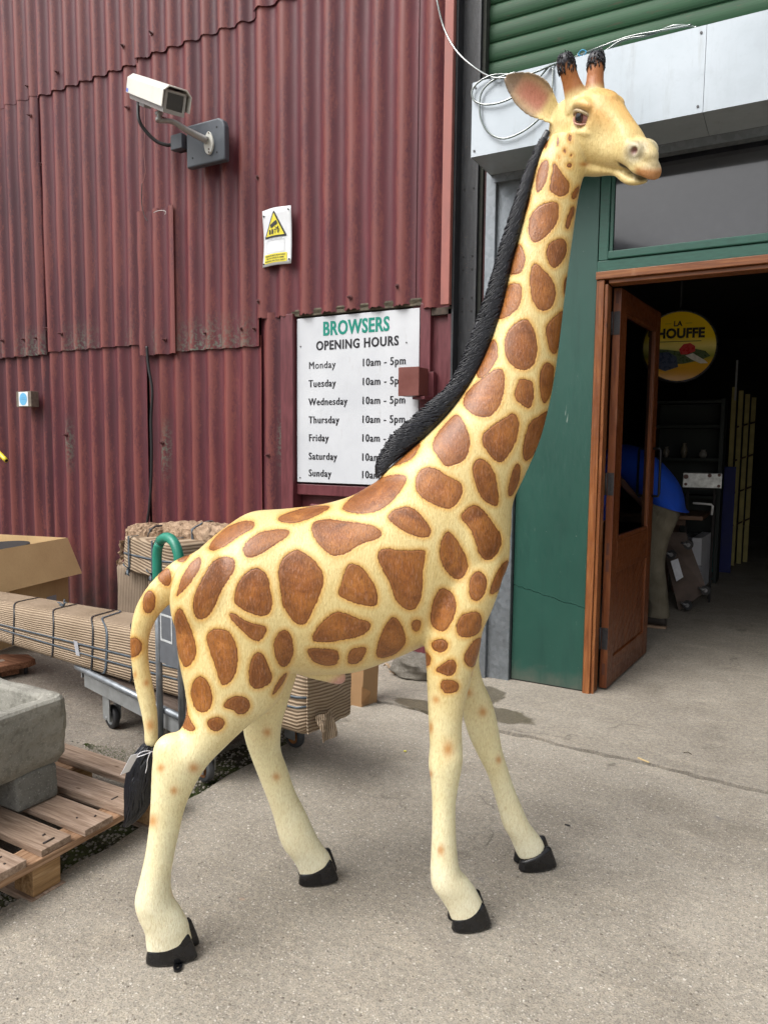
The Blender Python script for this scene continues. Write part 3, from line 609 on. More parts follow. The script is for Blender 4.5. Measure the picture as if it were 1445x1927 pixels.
# far fore leg
FL = .135
limb(gb, [((838,1060),(930,1060)),((830,1130),(915,1130)),((838,1190),(905,1190)),((850,1245),(900,1240)),((862,1295),(908,1280)),((868,1335),(925,1318)),((880,1380),(936,1362)),((898,1420),(944,1408)),((916,1455),(955,1445)),((928,1490),(967,1482)),
          ((938,1525),(981,1516)),((947,1555),(994,1545)),((960,1578),(1006,1562)),((970,1602),(1018,1578)),((976,1614),(1024,1592))],
     [.06,.08,.1,.12,.13]+[FL]*10, [.07,.08,.075,.06,.052,.05,.048,.042,.036,.034,.036,.042,.040,.037,.035])
# near hind leg
limb(gb, [((345,1080),(520,1040)),((333,1150),(566,1130)),((331,1200),(566,1200)),((338,1250),(548,1262)),((349,1305),(522,1320)),((350,1345),(470,1362)),((330,1388),(425,1405)),((302,1402),(392,1440)),((287,1430),(368,1478)),((284,1490),(350,1518)),
          ((281,1550),(338,1565)),((274,1605),(328,1612)),((263,1655),(322,1652)),((254,1695),(326,1688)),((260,1725),(342,1712)),((272,1752),(354,1735)),((276,1782),(358,1752)),((280,1796),(362,1768))],
     [-.07,-.085,-.09,-.1,-.11,-.12,-.135,-.15,-.155,-.155,-.155,-.155,-.155,-.155,-.155,-.155,-.155,-.155],
     [.08,.105,.11,.105,.09,.072,.056,.05,.046,.042,.036,.036,.042,.046,.043,.040,.037,.035])
# far hind leg
limb(gb, [((380,1090),(540,1090)),((370,1170),(575,1170)),((390,1240),(566,1245)),((430,1300),(549,1302)),((452,1345),(533,1355)),((460,1388),(528,1392)),((472,1424),(531,1418)),((487,1462),(542,1448)),((502,1500),(556,1490)),
          ((514,1535),(574,1525)),((524,1572),(589,1558)),((534,1596),(600,1580)),((550,1616),(611,1596)),((560,1634),(620,1608)),((564,1646),(626,1624))],
     [.07,.09,.1,.12,.13,.14,.15,.155,.155,.155,.155,.155,.155,.155,.155], [.08,.1,.1,.085,.066,.054,.048,.043,.038,.037,.043,.044,.040,.037,.035])
# buttock / hip fullness, shoulder blade, knee caps, fetlocks
blob(gb, GP(395,1130,-.10), (.11,.085,.15)); blob(gb, GP(395,1130,.10), (.11,.085,.15))
blob(gb, GP(870,1040,-.10), (.09,.06,.14)); blob(gb, GP(870,1040,.10), (.09,.06,.14))
blob(gb, GP(843,1425,NL-.01), (.045,.04,.055)); blob(gb, GP(905,1362,FL), (.042,.04,.05))
blob(gb, GP(325,1415,-.15), (.055,.045,.055))
# swelling of the belly at the sheath
gb.tube([GP(560,1235,0), GP(590,1252,0), GP(622,1266,0), GP(640,1276,0), GP(650,1281,0)], [.05,.042,.032,.024,.014], 18)
# tail
tail_l = 0.0
limb(gb, [((372,1040),(398,1095)),((340,1048),(362,1112)),((305,1072),(335,1128)),((272,1110),(306,1152)),((252,1150),(288,1182)),((244,1200),(281,1212)),((247,1250),(282,1252)),((255,1300),(291,1297)),((266,1345),(298,1345)),((271,1380),(299,1385)),((270,1400),(298,1405))],
     tail_l, [.05,.042,.034,.03,.028,.027,.026,.026,.025,.024,.024], n=20)

# ---------------- head in a frame of its own, turned towards the viewer and nose down
HC = GP(1090, 250, 0.0)
los = g2w(HC)-CAM; los[2] = 0; los /= np.linalg.norm(los)
los_l = np.array([los@GA, los@GL, 0]); right_l = np.array([los_l[1], -los_l[0], 0])
YAW, NOD, TILT = rad(44), rad(30), rad(17)
fh = math.cos(YAW)*right_l - math.sin(YAW)*los_l
HF = fh*math.cos(NOD) - _z*math.sin(NOD)
HS = np.cross(_z, fh)                       # to the far side
HU = np.cross(HF, HS)
HS, HU = HS*math.cos(TILT)+HU*math.sin(TILT), HU*math.cos(TILT)-HS*math.sin(TILT)
HM = np.stack([HF, HS, HU], 1)
HO = HC + np.array([0, .01, .045])
def hp(x, y, z): return HO + HM@np.array([x, y, z])
def hring(x, zt, zb, w, lean=0, n=32, exp=2.3, wz=.0):
    c = (zt+zb)/2; r = (zt-zb)/2; out = []
    for k in range(n):
        t = 2*math.pi*k/n; ct, st = math.cos(t), math.sin(t)
        a = math.copysign(abs(ct)**(2/exp), ct); b = math.copysign(abs(st)**(2/exp), st)
        out.append(hp(x+lean*b, w*a*(1+wz*b), c+r*b))
    return out
def hloft(rows, **kw):
    R = spline(rows, 5); gb.loft([hring(*r[:4], lean=r[4] if len(r) > 4 else 0, wz=r[5] if len(r) > 5 else 0, **kw) for r in R])
# skull + upper muzzle:       x, ztop, zbottom, half width, lean, widen-top
hloft([(-.085,.0,-.06,.03,0,0),(-.07,.035,-.09,.05,0,0),(-.02,.062,-.115,.062,0,0),(.04,.078,-.12,.069,0,.06),(.09,.086,-.112,.070,0,.1),(.125,.080,-.106,.064,-.004,.08),(.165,.061,-.100,.055,-.006,.0),
       (.205,.041,-.093,.050,-.008,-.04),(.245,.019,-.082,.046,-.008,-.08),(.275,-.006,-.079,.041,-.008,-.12),(.30,-.020,-.082,.040,-.008,-.14),(.322,-.036,-.086,.036,-.006,-.14),(.342,-.052,-.089,.027,0,-.1),(.354,-.066,-.086,.014,0,0)])
# lower jaw
hloft([(-.03,-.06,-.13,.042),(.06,-.07,-.142,.046),(.12,-.08,-.134,.042),(.17,-.085,-.119,.034),(.215,-.083,-.110,.029),(.25,-.085,-.118,.031),(.275,-.09,-.119,.031),(.298,-.092,-.113,.027),(.314,-.096,-.104,.014)])
for s in (-1, 1):
    blob(gb, hp(.075, s*.055, .050), (.042,.022,.022), HM)          # brow
    blob(gb, hp(.09, s*.055, -.012), (.05,.018,.014), HM)           # cheek bone under the eye
    blob(gb, hp(.015, s*.045, -.06), (.06,.028,.06), HM)            # cheek
    blob(gb, hp(.272, s*.027, -.026), (.040,.016,.024), HM)         # nostril wing
    blob(gb, hp(.30, s*.020, -.068), (.04,.02,.018), HM)            # upper lip
    # ossicones
    gb.tube([hp(.03, s*.028, .03), hp(.010, s*.034, .065), hp(-.008, s*.044, .098), hp(-.024, s*.053, .132), hp(-.034, s*.058, .158)], [.042, .031, .0245, .0235, .019], 20)
    blob(gb, hp(-.030, s*.055, .142), (.0255,.0255,.026), HM)
blob(gb, hp(.08, 0, .070), (.06,.045,.020), HM)                   # forehead boss
blob(gb, hp(.272, 0, -.024), (.052,.030,.027), HM); blob(gb, hp(.31, 0, -.055), (.036,.025,.025), HM); blob(gb, hp(.297, 0, -.038), (.040,.031,.030), HM)   # muzzle front
# ears: cupped leaf shapes
def ear(s):
    ax0 = np.array([-.052, s*.052, .0]); tip = np.array([-.185, -.150, .090]) if s < 0 else np.array([-.19, .165, .005]); d = tip-ax0; L_ = np.linalg.norm(d)+.02; d /= np.linalg.norm(d)
    n0 = np.array([.78, s*.60, .12]); nrm = n0-d*(n0@d); nrm /= np.linalg.norm(nrm); up = np.cross(d, nrm)
    if up[2] < 0: up = -up
    W_ = [.016,.020,.027,.035,.042,.0465,.048,.047,.044,.038,.030,.020,.006]; m = 19; front = []
    for i, w in enumerate(W_):
        t = i/(len(W_)-1); c = ax0+d*(-.02+L_*t)+up*(.010*math.sin(t*3)); fr = []; bk = []
        cup = .62*(1-.45*t)
        for k in range(m):
            q = -1+2*k/(m-1); ang = q*1.25
            p = c+up*(w*math.sin(ang)/math.sin(1.25))+nrm*(w*cup*(1-math.cos(ang))*1.3-w*.25)
            nn = (up*math.sin(ang)-nrm*math.cos(ang))
            fr.append(hp(*p)); bk.append(hp(*(p+nn*(.0075*(1-abs(q)**3*.4)))))
        front.append(fr+bk[::-1])
    gb.loft(front)
    return ax0, d, up, nrm, L_
EAR = [ear(-1), ear(1)]
gob = gb.build('body_raw')
VOX = .0042
rm = gob.modifiers.new('r', 'REMESH'); rm.mode = 'VOXEL'; rm.voxel_size = VOX; rm.use_smooth_shade = True
sm = gob.modifiers.new('s', 'SMOOTH'); sm.factor = .5; sm.iterations = 5
dg = bpy.context.evaluated_depsgraph_get(); dg.update()
gme = bpy.data.meshes.new_from_object(gob.evaluated_get(dg)); bpy.data.objects.remove(gob)
gme.name = 'giraffe_body'
N = len(gme.vertices); V = np.zeros(N*3, np.float32); gme.vertices.foreach_get('co', V); V = V.reshape(-1, 3).astype(float)
print('giraffe verts', N)

# ---------------- extra smoothing where limbs join the trunk (keeps the head crisp)
E_ = np.zeros(len(gme.edges)*2, np.int32); gme.edges.foreach_get('vertices', E_); E_ = E_.reshape(-1, 2)
deg = np.bincount(E_.ravel(), minlength=N).astype(float)
hl = (V-HO)@HM                                         # head-local coordinates
headness = np.maximum(np.clip((V[:, 2]-(HO[2]-.22))/.08, 0, 1), np.clip((hl[:, 0]-.07)/.05, 0, 1)*np.clip((hl[:, 2]+.22)/.05, 0, 1))
wbody = ((1-headness)*np.clip((V[:, 2]-.35)/.25, 0, 1))[:, None]*.6
for _ in range(28):
    acc = np.zeros_like(V)
    for c in range(3):
        acc[:, c] = np.bincount(E_[:, 0], V[E_[:, 1], c], N)+np.bincount(E_[:, 1], V[E_[:, 0], c], N)
    V += (acc/deg[:, None]-V)*wbody
# sockets and nostrils are pressed into the surface
def dent(c, r, depth, d, elong=1.0):
    q = hl-np.array(c); q = q*np.array([1/elong, 1, 1]); dist = np.linalg.norm(q, axis=1)
    f = np.clip(1-dist/r, 0, 1); f = f*f*(3-2*f); V[:] += (HM@(np.array(d)*depth))[None, :]*f[:, None]
for s in (-1, 1):
    dent((.081, s*.072, .021), .041, .016, (-.3, -s, 0), 1.3)
    dent((.293, s*.046, -.023), .016, .015, (-.4, -s, .1), 1.0)
    dent((.17, s*.055, .0), .06, .006, (0, -s, 0), 1.6)
x, y, z = hl.T
mz = -.066-.25*(x-.235); g_ = np.clip((x-.225)/.02, 0, 1)*np.exp(-((z-mz)/.006)**2)*(x < .36)*(V[:, 2] > HO[2]-.3)
V -= (HM@np.array([.35, 0, 0]))[None, :]*(g_*.012)[:, None]; V -= (np.sign(y)*g_*.007)[:, None]*HM[:, 1][None, :]
gme.vertices.foreach_set('co', V.astype(np.float32).ravel()); gme.update()

# ---------------- painted markings: outlines of every patch, as sighted, carried onto the modelled skin
def crop(x0, y0, k, *pts): return [(x0+a/k, y0+b/k) for a, b in pts]
cA = lambda *p: crop(240, 950, 3.141, *p)
cB = lambda *p: crop(480, 560, 3.010, *p)
cC = lambda *p: crop(900, 0, 2.651, *p)
cD = lambda *p: crop(960, 560, 2.979, *p)
cL = lambda *p: crop(480, 1180, 3.010, *p)
SP = [
 cA((480,250),(500,210),(560,150),(640,105),(710,88),(755,100),(752,135),(700,165),(640,200),(570,250),(520,272),(490,270)),
 cA((680,270),(695,230),(740,185),(800,155),(880,143),(950,145),(962,165),(940,200),(890,225),(840,260),(790,295),(730,318),(695,305)),
 cA((285,550),(300,490),(320,430),(360,360),(400,320),(425,302),(440,325),(435,370),(400,430),(350,490),(310,535)),
 cA((390,640),(385,570),(410,500),(450,420),(490,350),(540,308),(600,303),(640,330),(635,390),(600,440),(560,500),(535,560),(510,620),(470,670),(440,682),(410,672)),
 cA((628,570),(640,500),(670,430),(720,385),(765,372),(815,395),(838,440),(845,500),(860,580),(850,630),(820,658),(770,660),(700,630),(650,600)),
 cA((890,380),(910,320),(960,280),(1005,260),(1060,290),(1120,340),(1160,410),(1160,470),(1130,560),(1100,620),(1070,690),(1035,715),(990,700),(950,650),(915,590),(905,510),(895,440)),
 cB((318,1290),(350,1260),(430,1252),(540,1270),(660,1285),(715,1320),(720,1350),(680,1375),(600,1395),(540,1440),(470,1468),(420,1458),(360,1400),(325,1340)),
 cA((888,75),(920,55),(980,35),(1060,12),(1140,2),(1200,5),(1195,25),(1130,60),(1060,90),(990,110),(930,108),(895,95)),
 cA((597,650),(612,635),(650,650),(710,690),(770,705),(825,718),(822,755),(800,790),(770,810),(730,795),(680,745),(630,700)),
 cA((275,680),(290,620),(315,608),(340,640),(370,710),(395,780),(412,850),(405,900),(375,950),(345,965),(320,940),(295,860),(278,780)),
 cA((462,780),(490,740),(540,728),(600,745),(630,790),(650,850),(655,920),(645,990),(620,1040),(580,1070),(555,1065),(535,1010),(510,930),(485,860)),
 cA((862,830),(875,780),(905,740),(940,738),(970,770),(982,830),(980,890),(960,935),(925,962),(895,950),(875,900)),
 cA((715,1010),(722,940),(750,880),(780,865),(810,890),(835,950),(858,1010),(850,1050),(810,1080),(760,1092),(725,1070)),
 cA((372,1110),(385,1050),(420,1008),(460,1020),(490,1070),(505,1130),(500,1190),(470,1225),(430,1232),(395,1200),(380,1150)),
 cA((565,1185),(600,1140),(650,1125),(710,1140),(732,1175),(725,1210),(690,1240),(650,1240),(625,1210),(580,1205)),
 cA((468,1290),(490,1262),(530,1250),(570,1265),(580,1295),(560,1330),(525,1345),(490,1330)),
 cA((335,1200),(355,1190),(360,1240),(385,1290),(408,1325),(380,1345),(340,1325),(305,1295)),
 cA((950,985),(940,1020),(900,1090),(850,1135),(870,1075),(910,1010)),
 cA((1085,800),(1110,740),(1160,680),(1230,625),(1290,640),(1370,675),(1440,690),(1435,740),(1380,780),(1280,800),(1180,815),(1120,812)),
 cA((1057,850),(1100,845),(1180,850),(1245,858),(1252,900),(1240,945),(1190,955),(1110,940),(1075,900)),
 cA((1302,890),(1320,850),(1380,838),(1415,845),(1405,890),(1370,935),(1320,948),(1298,930)),
 cB((463,1680),(490,1620),(510,1530),(545,1500),(600,1520),(650,1580),(690,1650),(700,1720),(680,1752),(610,1745),(530,1720)),
 cA((285,325),(330,280),(375,270),(365,310),(330,345)), cA((175,420),(215,375),(250,375),(262,430),(255,480),(225,482),(195,460)),
 cA((88,590),(100,530),(130,500),(160,520),(172,570),(160,620),(130,648),(100,635)), cA((5,830),(10,790),(50,780),(90,810),(90,860),(60,895),(25,910),(5,880)),
 cB((765,960),(800,920),(860,860),(940,790),(935,840),(900,910),(830,945)),
 cB((490,1190),(530,1140),(620,1080),(700,1020),(790,1000),(860,1005),(855,1050),(800,1130),(740,1190),(660,1225),(560,1222),(505,1210)),
 cB((905,1050),(920,990),(965,955),(1020,965),(1090,1010),(1160,1040),(1180,1080),(1160,1150),(1110,1200),(1050,1190),(960,1150),(915,1100)),
 cB((1000,850),(1010,800),(1060,730),(1120,665),(1155,660),(1190,720),(1220,800),(1215,870),(1180,930),(1100,960),(1070,955),(1040,910)),
 cB((1172,590),(1190,540),(1250,480),(1320,430),(1370,398),(1405,410),(1418,470),(1405,560),(1380,630),(1320,685),(1240,670),(1190,630)),
 cB((745,1250),(770,1210),(840,1180),(900,1190),(950,1240),(1000,1310),(990,1355),(940,1365),(850,1330),(790,1290)),
 cB((1225,980),(1240,930),(1270,908),(1320,930),(1360,1000),(1375,1080),(1382,1170),(1350,1185),(1290,1150),(1255,1090)),
 cB((1040,1440),(1055,1370),(1085,1318),(1120,1340),(1160,1400),(1210,1500),(1200,1560),(1160,1605),(1100,1580),(1055,1510)),
 cB((1150,1245),(1200,1190),(1250,1168),(1300,1210),(1350,1280),(1398,1350),(1390,1420),(1350,1480),(1300,1492),(1265,1450),(1245,1380),(1215,1300)),
 cB((693,1480),(700,1430),(740,1415),(830,1435),(960,1425),(970,1450),(950,1540),(950,1620),(940,1720),(900,1775),(840,1765),(790,1710),(765,1620),(720,1540)),
 cB((988,1820),(1000,1740),(1030,1660),(1060,1640),(1110,1660),(1140,1720),(1135,1800),(1090,1880),(1050,1895),(1005,1870)),
 cB((1205,1650),(1220,1580),(1255,1545),(1295,1560),(1315,1610),(1305,1680),(1260,1725),(1220,1710)),
 cB((1322,1690),(1340,1610),(1380,1530),(1425,1480),(1440,1510),(1410,1600),(1375,1670)),
 cB((1135,1860),(1160,1800),(1210,1780),(1270,1775),(1285,1830),(1275,1900),(1220,1925),(1160,1925),(1140,1900)),
 cB((880,1850),(900,1820),(935,1822),(942,1855),(930,1890),(900,1895)),
 [(706,1230),(715,1195),(735,1158),(752,1165),(765,1200),(762,1215),(740,1235),(712,1240)],
 cL((990,100),(1010,75),(1060,65),(1095,85),(1090,120),(1060,150),(1020,140)), cL((1010,245),(1060,210),(1110,175),(1140,200),(1140,250),(1110,285),(1050,265)),
 cL((1042,320),(1070,295),(1130,300),(1158,330),(1150,365),(1100,380),(1060,370)), cL((950,130),(985,150),(998,185),(990,220),(950,225)),
 cL((1175,170),(1210,110),(1250,60),(1290,60),(1275,150),(1240,235),(1200,225)),
 cC((250,1180),(245,1110),(270,1050),(330,1010),(390,1003),(403,1040),(395,1110),(360,1160),(310,1205),(275,1217)),
 cC((335,1260),(350,1210),(390,1190),(430,1190),(442,1220),(435,1280),(400,1330),(370,1340),(345,1310)),
 cC((255,1390),(262,1340),(285,1305),(330,1350),(375,1400),(387,1460),(375,1530),(330,1555),(290,1540),(260,1480)),
 cC((150,1370),(160,1300),(185,1230),(205,1210),(230,1260),(235,1310),(215,1365),(180,1372)),
 cC((90,1590),(95,1500),(120,1440),(160,1412),(205,1410),(222,1450),(210,1520),(180,1560),(120,1595)),
 cC((285,960),(283,900),(300,830),(325,795),(350,800),(350,860),(330,930),(300,963)),
 cC((350,950),(365,880),(372,800),(400,840),(430,880),(455,915),(455,960),(420,985),(380,975)),
 cC((460,990),(470,950),(505,920),(495,970),(480,1000)), cC((430,1140),(440,1080),(470,1020),(482,1040),(465,1100),(450,1145)),
 cC((205,1120),(215,1060),(240,980),(258,960),(255,1020),(235,1070)), cC((422,1480),(425,1400),(445,1370),(445,1440)),
 cC((445,690),(450,665),(465,680),(462,705),(450,708)), cC((388,715),(390,680),(402,680),(402,720),(392,735)), cC((420,755),(425,735),(437,745),(435,768),(425,765)),
 cC((455,776),(460,768),(468,770),(468,780),(460,784)), cC((436,824),(444,812),(462,812),(468,824),(460,838),(444,838)), cC((392,770),(405,785),(400,798)),
 cC((325,735),(340,660),(350,665),(345,720),(335,745)),
 [(948,660),(950,630),(968,608),(992,597),(1005,620),(1012,650),(1008,685),(990,698),(970,695),(955,680)],
 cD((195,160),(230,120),(300,60),(300,120),(285,220),(258,325),(225,310),(205,250)),
 cD((160,500),(165,420),(185,370),(215,360),(248,385),(245,450),(225,550),(200,595),(175,590)),
 cD((20,540),(35,490),(50,452),(90,455),(130,470),(133,530),(125,600),(105,628),(60,600),(30,580)),
 cD((65,880),(80,780),(110,690),(160,665),(215,625),(205,700),(170,820),(120,900),(80,925)),
 [(905,820),(920,805),(950,785),(965,775),(978,790),(975,820),(962,850),(945,872),(930,868),(908,840)],
 cD((-20,1100),(0,1000),(20,945),(45,925),(58,960),(50,1030),(25,1090),(0,1120)),
 [(893,705),(900,680),(925,635),(935,645),(938,670),(925,695),(905,715)],
]
SOFT = [(843,1410,13,19),(820,1317,9,9),(829,1600,9,13),(908,1340,10,11),(938,1430,7,9),(811,1370,5,14),(810,1457,5,10),(303,1445,10,11),(328,1488,9,10),(288,1545,12,15),(503,1378,10,10),(520,1462,9,9),
        (283,1365,11,14),(276,1285,7,8),(255,1270,5,9),(365,1445,13,12),(1098,309,12,5),(1000,470,0.1,0.1),(890,1272,5,8),(330,1680,7,10)]
def poly_sd(P, poly, big=60.):
    """signed distance (negative inside) of 2-D points to a rounded outline"""
    Q = np.array(poly, float); n = len(Q)
    for _ in range(2):                                    # Chaikin rounding
        R_ = np.roll(Q, -1, 0); Q = np.stack([Q*.75+R_*.25, Q*.25+R_*.75], 1).reshape(-1, 2)
    lo, hi = Q.min(0)-25, Q.max(0)+25
    out = np.full(len(P), big); m = ((P > lo) & (P < hi)).all(1); X = P[m]
    if not len(X): return out
    d2 = np.full(len(X), 1e9); ins = np.zeros(len(X), bool)
    for i in range(len(Q)):
        a, b = Q[i], Q[(i+1) % len(Q)]; e = b-a; w = X-a
        t = np.clip((w@e)/(e@e+1e-9), 0, 1); dd = w-t[:, None]*e; d2 = np.minimum(d2, (dd**2).sum(1))
        c = ((a[1] > X[:, 1]) != (b[1] > X[:, 1])) & (X[:, 0] < (b[0]-a[0])*(X[:, 1]-a[1])/(b[1]-a[1]+1e-12)+a[0]); ins ^= c
    d = np.sqrt(d2); out[m] = np.where(ins, -d, d); return out
def fields(PX, softonly=False):
    sd = np.full(len(PX), 60.)
    if not softonly:
        for p in SP: sd = np.minimum(sd, poly_sd(PX, p))
    so = np.zeros(len(PX))
    for (u, v, ru, rv) in SOFT:
        q = np.sqrt(((PX[:, 0]-u)/ru)**2+((PX[:, 1]-v)/rv)**2); so = np.maximum(so, np.exp(-(q*1.25)**2))
    return sd, so
is_head = (hl[:, 0] > -.10) & (hl[:, 2] > -.15) & ((V[:, 2] > HO[2]-.16) | (hl[:, 0] > .11)) & (V[:, 2] > HO[2]-.5)
near = np.where(is_head, hl[:, 1] <= 0, V[:, 1] <= 0.0)
Vm = V.copy(); Vm[:, 1] *= -1
hm = hl.copy(); hm[:, 1] *= -1; Vh = HO+hm@HM.T
Vf = np.where(near[:, None], V, np.where(is_head[:, None], Vh, Vm))
PXd = project(g2w(V)); PXf = project(g2w(Vf))
sd, so = fields(PXf)
_, so2 = fields(PXd, True)
low = V[:, 2] < .62
so = np.where(low & (V[:, 1] > 0), so2, so); sd = np.where(low & (V[:, 1] > 0), 60., sd)
sd = np.where((V[:, 2] < .45), 60, sd)
# tint by region
cream = np.array([.79, .645, .305]); pale = np.array([.86, .80, .50]); white = np.array([.86, .84, .66]); golden = np.array([.72, .40, .115])
def srgbmix(a, b, t): return a+(b-a)*t[:, None]
T = np.tile(cream, (N, 1))
h = V[:, 2]
T = srgbmix(T, np.tile(pale, (N, 1)), np.clip((.85-h)/.35, 0, 1))
T = srgbmix(T, np.tile(white, (N, 1)), np.clip((.42-h)/.4, 0, 1)*.9)
rngn = np.random.RandomState(3)
x, y, z = hl.T
inh = is_head & (x > -.09)
def sm01(t): t = np.clip(t, 0, 1); return t*t*(3-2*t)
def region(mask, col, T): return T+(np.array(col)-T)*mask[:, None]
T = region(inh*sm01((z-.0+x*.15)/.07)*sm01((x-.02)/.08)*sm01((.30-x)/.12)*.75, golden, T)             # forehead
ax_in = inh & (z > .07)
os_ = np.zeros(N)
for s in (-1, 1):
    a0, a1 = np.array([.02, s*.031, .05]), np.array([-.036, s*.060, .172]); dd = a1-a0; t = ((hl-a0)@dd)/(dd@dd)
    r_ = np.linalg.norm(hl-a0-np.clip(t, 0, 1.2)[:, None]*dd, axis=1)
    mk = (r_ < .043)*sm01((t-.08)/.25); os_ = np.maximum(os_, mk)
    T = region(mk*inh, (.40,.15,.045), T)
    jag = .05*np.sin(hl[:, 0]*900)+.04*np.sin(hl[:, 1]*1300)
    T = region((r_ < .05)*sm01((t+jag-.62)/.12)*inh, (.022,.022,.03), T)
    # eye surround, lids and nose
    e = np.sqrt(((x-.080)/1.35)**2+(z-.024)**2+((y-s*.07)*.5)**2)
    T = region(inh*np.exp(-(e/.030)**4)*.5*sm01((z-.02)/.012), (.24,.24,.18), T)
    T = region(inh*np.exp(-(e/.017)**4)*.9, (.32,.12,.10), T)
    nn = np.sqrt((x-.290)**2+(z+.024)**2+((y-s*.045)*.6)**2)
    T = region(inh*np.exp(-(nn/.034)**4)*.75, (.33,.33,.28), T)
    T = region(inh*np.exp(-(nn/.0105)**4)*.95, (.22,.08,.075), T)
T = region(inh*sm01((x-.31)/.03)*.55, (.42,.37,.27), T)
T = region(inh*sm01((x-.30)/.02)*sm01((-.052-z)/.015)*(z > mz-.002)*.9, (.50,.22,.075), T)                  # lip tip
T = region(inh*sm01((x-.235)/.01)*np.exp(-(((z-mz))/.0062)**4), (.018,.016,.016), T)
T = region(inh*sm01((x-.235)/.02)*sm01((mz-z)/.004)*sm01((z-mz+.020)/.012)*.6, (.07,.065,.06), T)
# ears: grey rim and back, pink inside
for (a0, d, up, nrm, L_) in EAR:
    q = hl-a0; t = q@d; uu = q@up; vv = q@nrm; r_ = np.abs(uu)
    me_ = sm01((t-.03)/.03)*(t < .22)*(r_ < .075)*(np.abs(vv) < .07)
    wt = np.interp(t, np.linspace(-.02, L_-.02, 13), [.016,.020,.027,.035,.042,.0465,.048,.047,.044,.038,.030,.020,.006])
    rel = np.abs(uu-.010*np.sin((t+.02)/L_*3))/(wt+.001)
    nv = np.zeros(N*3, np.float32); gme.vertices.foreach_get('normal', nv); nv = nv.reshape(-1, 3)
    nh = nv@HM; inner = sm01((nh@nrm-.0)/.3)
    T = region(me_*.35*sm01((t-.05)/.08), (.30,.25,.17), T)
    T = region(me_*inner*.85, (.50,.34,.22), T)
    T = region(me_*inner*np.exp(-(rel/.6)**4)*sm01((t-.0)/.04)*sm01((.175-t)/.07)*.8, (.58,.21,.16), T)
    T = region(me_*inner*sm01((rel-.75)/.2)*.6, (.17,.15,.11), T)
    T = region(me_*sm01((t-.135)/.02)*.6, (.13,.11,.09), T)
# pink sheath
pk = GP(640, 1284, 0); T = region(np.exp(-(np.linalg.norm(V-pk, axis=1)/.042)**4)*.9, (.62,.32,.34), T)
# dark soft border beside the mane and above the tail tuft
tt = GP(283, 1412, tail_l); T = region(np.exp(-(np.linalg.norm(V-tt, axis=1)/.03)**4), (.02,.02,.022), T)
a = gme.attributes.new('patch', 'FLOAT', 'POINT'); a.data.foreach_set('value', sd.astype(np.float32))
a = gme.attributes.new('smudge', 'FLOAT', 'POINT'); a.data.foreach_set('value', so.astype(np.float32))
a = gme.color_attributes.new('tint', 'FLOAT_COLOR', 'POINT'); a.data.foreach_set('color', np.concatenate([T, np.ones((N, 1))], 1).astype(np.float32).ravel())

# paint material
k = NT('painted_resin_hide', .42, spec=.45)
tint = k.attr('tint', 'Color'); pd = k.attr('patch'); smg = k.attr('smudge')
v1 = k.map((230, 230, 60)); strokes = k.noise(1.0, k.map((1, 1, 1), vec=v1), 3, .6, .6)
vd = k.map((260, 110, 75), rot=(0, rad(35), rad(0))); strokes2 = k.noise(1.0, vd, 3, .6, .8)
big = k.noise(9, None, 5, .6); mid = k.noise(38, None, 4)
wob = k.math('MULTIPLY_ADD', k.math('SUBTRACT', strokes, .5), 5.0, pd); wob = k.math('MULTIPLY_ADD', k.math('SUBTRACT', mid, .5), 3.5, wob)
u01 = k.math('MULTIPLY_ADD', wob, 1/60, .5)           # 0.5 = outline; 1/60 per pixel
base = k.mix(k.ramp(big, [(.35, 0.0), (.7, .5)]), tint, k.mix(1.0, tint, (.90,.80,.62), 'MULTIPLY'))
base = k.mix(k.ramp(strokes2, [(.47, 0.0), (.66, .42)]), base, k.mix(1.0, base, (.66,.54,.36), 'MULTIPLY'))
base = k.mix(k.ramp(strokes, [(.5, 0.0), (.7, .4)]), base, k.mix(1.0, base, (1.25,1.25,1.4), 'MULTIPLY'))
base = k.mix(k.math('MULTIPLY', smg, .8), base, (.55,.215,.04))
halo = k.ramp(u01, [(.5, .85), (.56, .45), (.66, 0.0)])
base = k.mix(halo, base, k.mix(1.0, base, (.86,.56,.22), 'MULTIPLY'))
brn = k.ramp(k.noise(8.5, None, 8, .72, .8), [(.28, (.11,.034,.008)), (.44, (.22,.072,.013)), (.58, (.33,.120,.022)), (.74, (.45,.19,.045))])
brn = k.mix(k.ramp(strokes2, [(.50, 0.0), (.68, .6)]), brn, (.10,.034,.012))
brn = k.mix(k.ramp(strokes, [(.52, 0.0), (.68, .5)]), brn, (.42,.21,.12))
brn = k.mix(k.ramp(u01, [(.02, .55), (.38, 0.0)]), brn, k.mix(1.0, brn, (1.5,1.45,1.5), 'MULTIPLY')); rim = k.ramp(u01, [(.36, 0.0), (.455, .0), (.475, .65), (.50, .3)])
brn = k.mix(rim, brn, (.11,.032,.008))
edge = k.ramp(u01, [(.40, .0), (.455, .55), (.47, .0)])
brn = k.mix(edge, brn, (.36,.13,.03))
inside = k.ramp(u01, [(.485, 1.0), (.508, 0.0)])
col = k.mix(inside, base, brn)
# pale rubbed highlights where the top of the back is worn
k.color(col)
groove = k.ramp(u01, [(.44, .6), (.475, .0), (.50, .35), (.54, 1.0)])
hgt = k.math('ADD', k.math('MULTIPLY', strokes, .8), k.math('MULTIPLY', strokes2, 1.0)); hgt = k.math('MULTIPLY_ADD', groove, .9, hgt)
k.bump(hgt, .5, .0036); k.b.inputs['Coat Weight'].default_value = .22; k.b.inputs['Coat Roughness'].default_value = .28
k.rough(k.ramp(strokes, [(.3, .30), (.7, .48)]))
GH = k.m

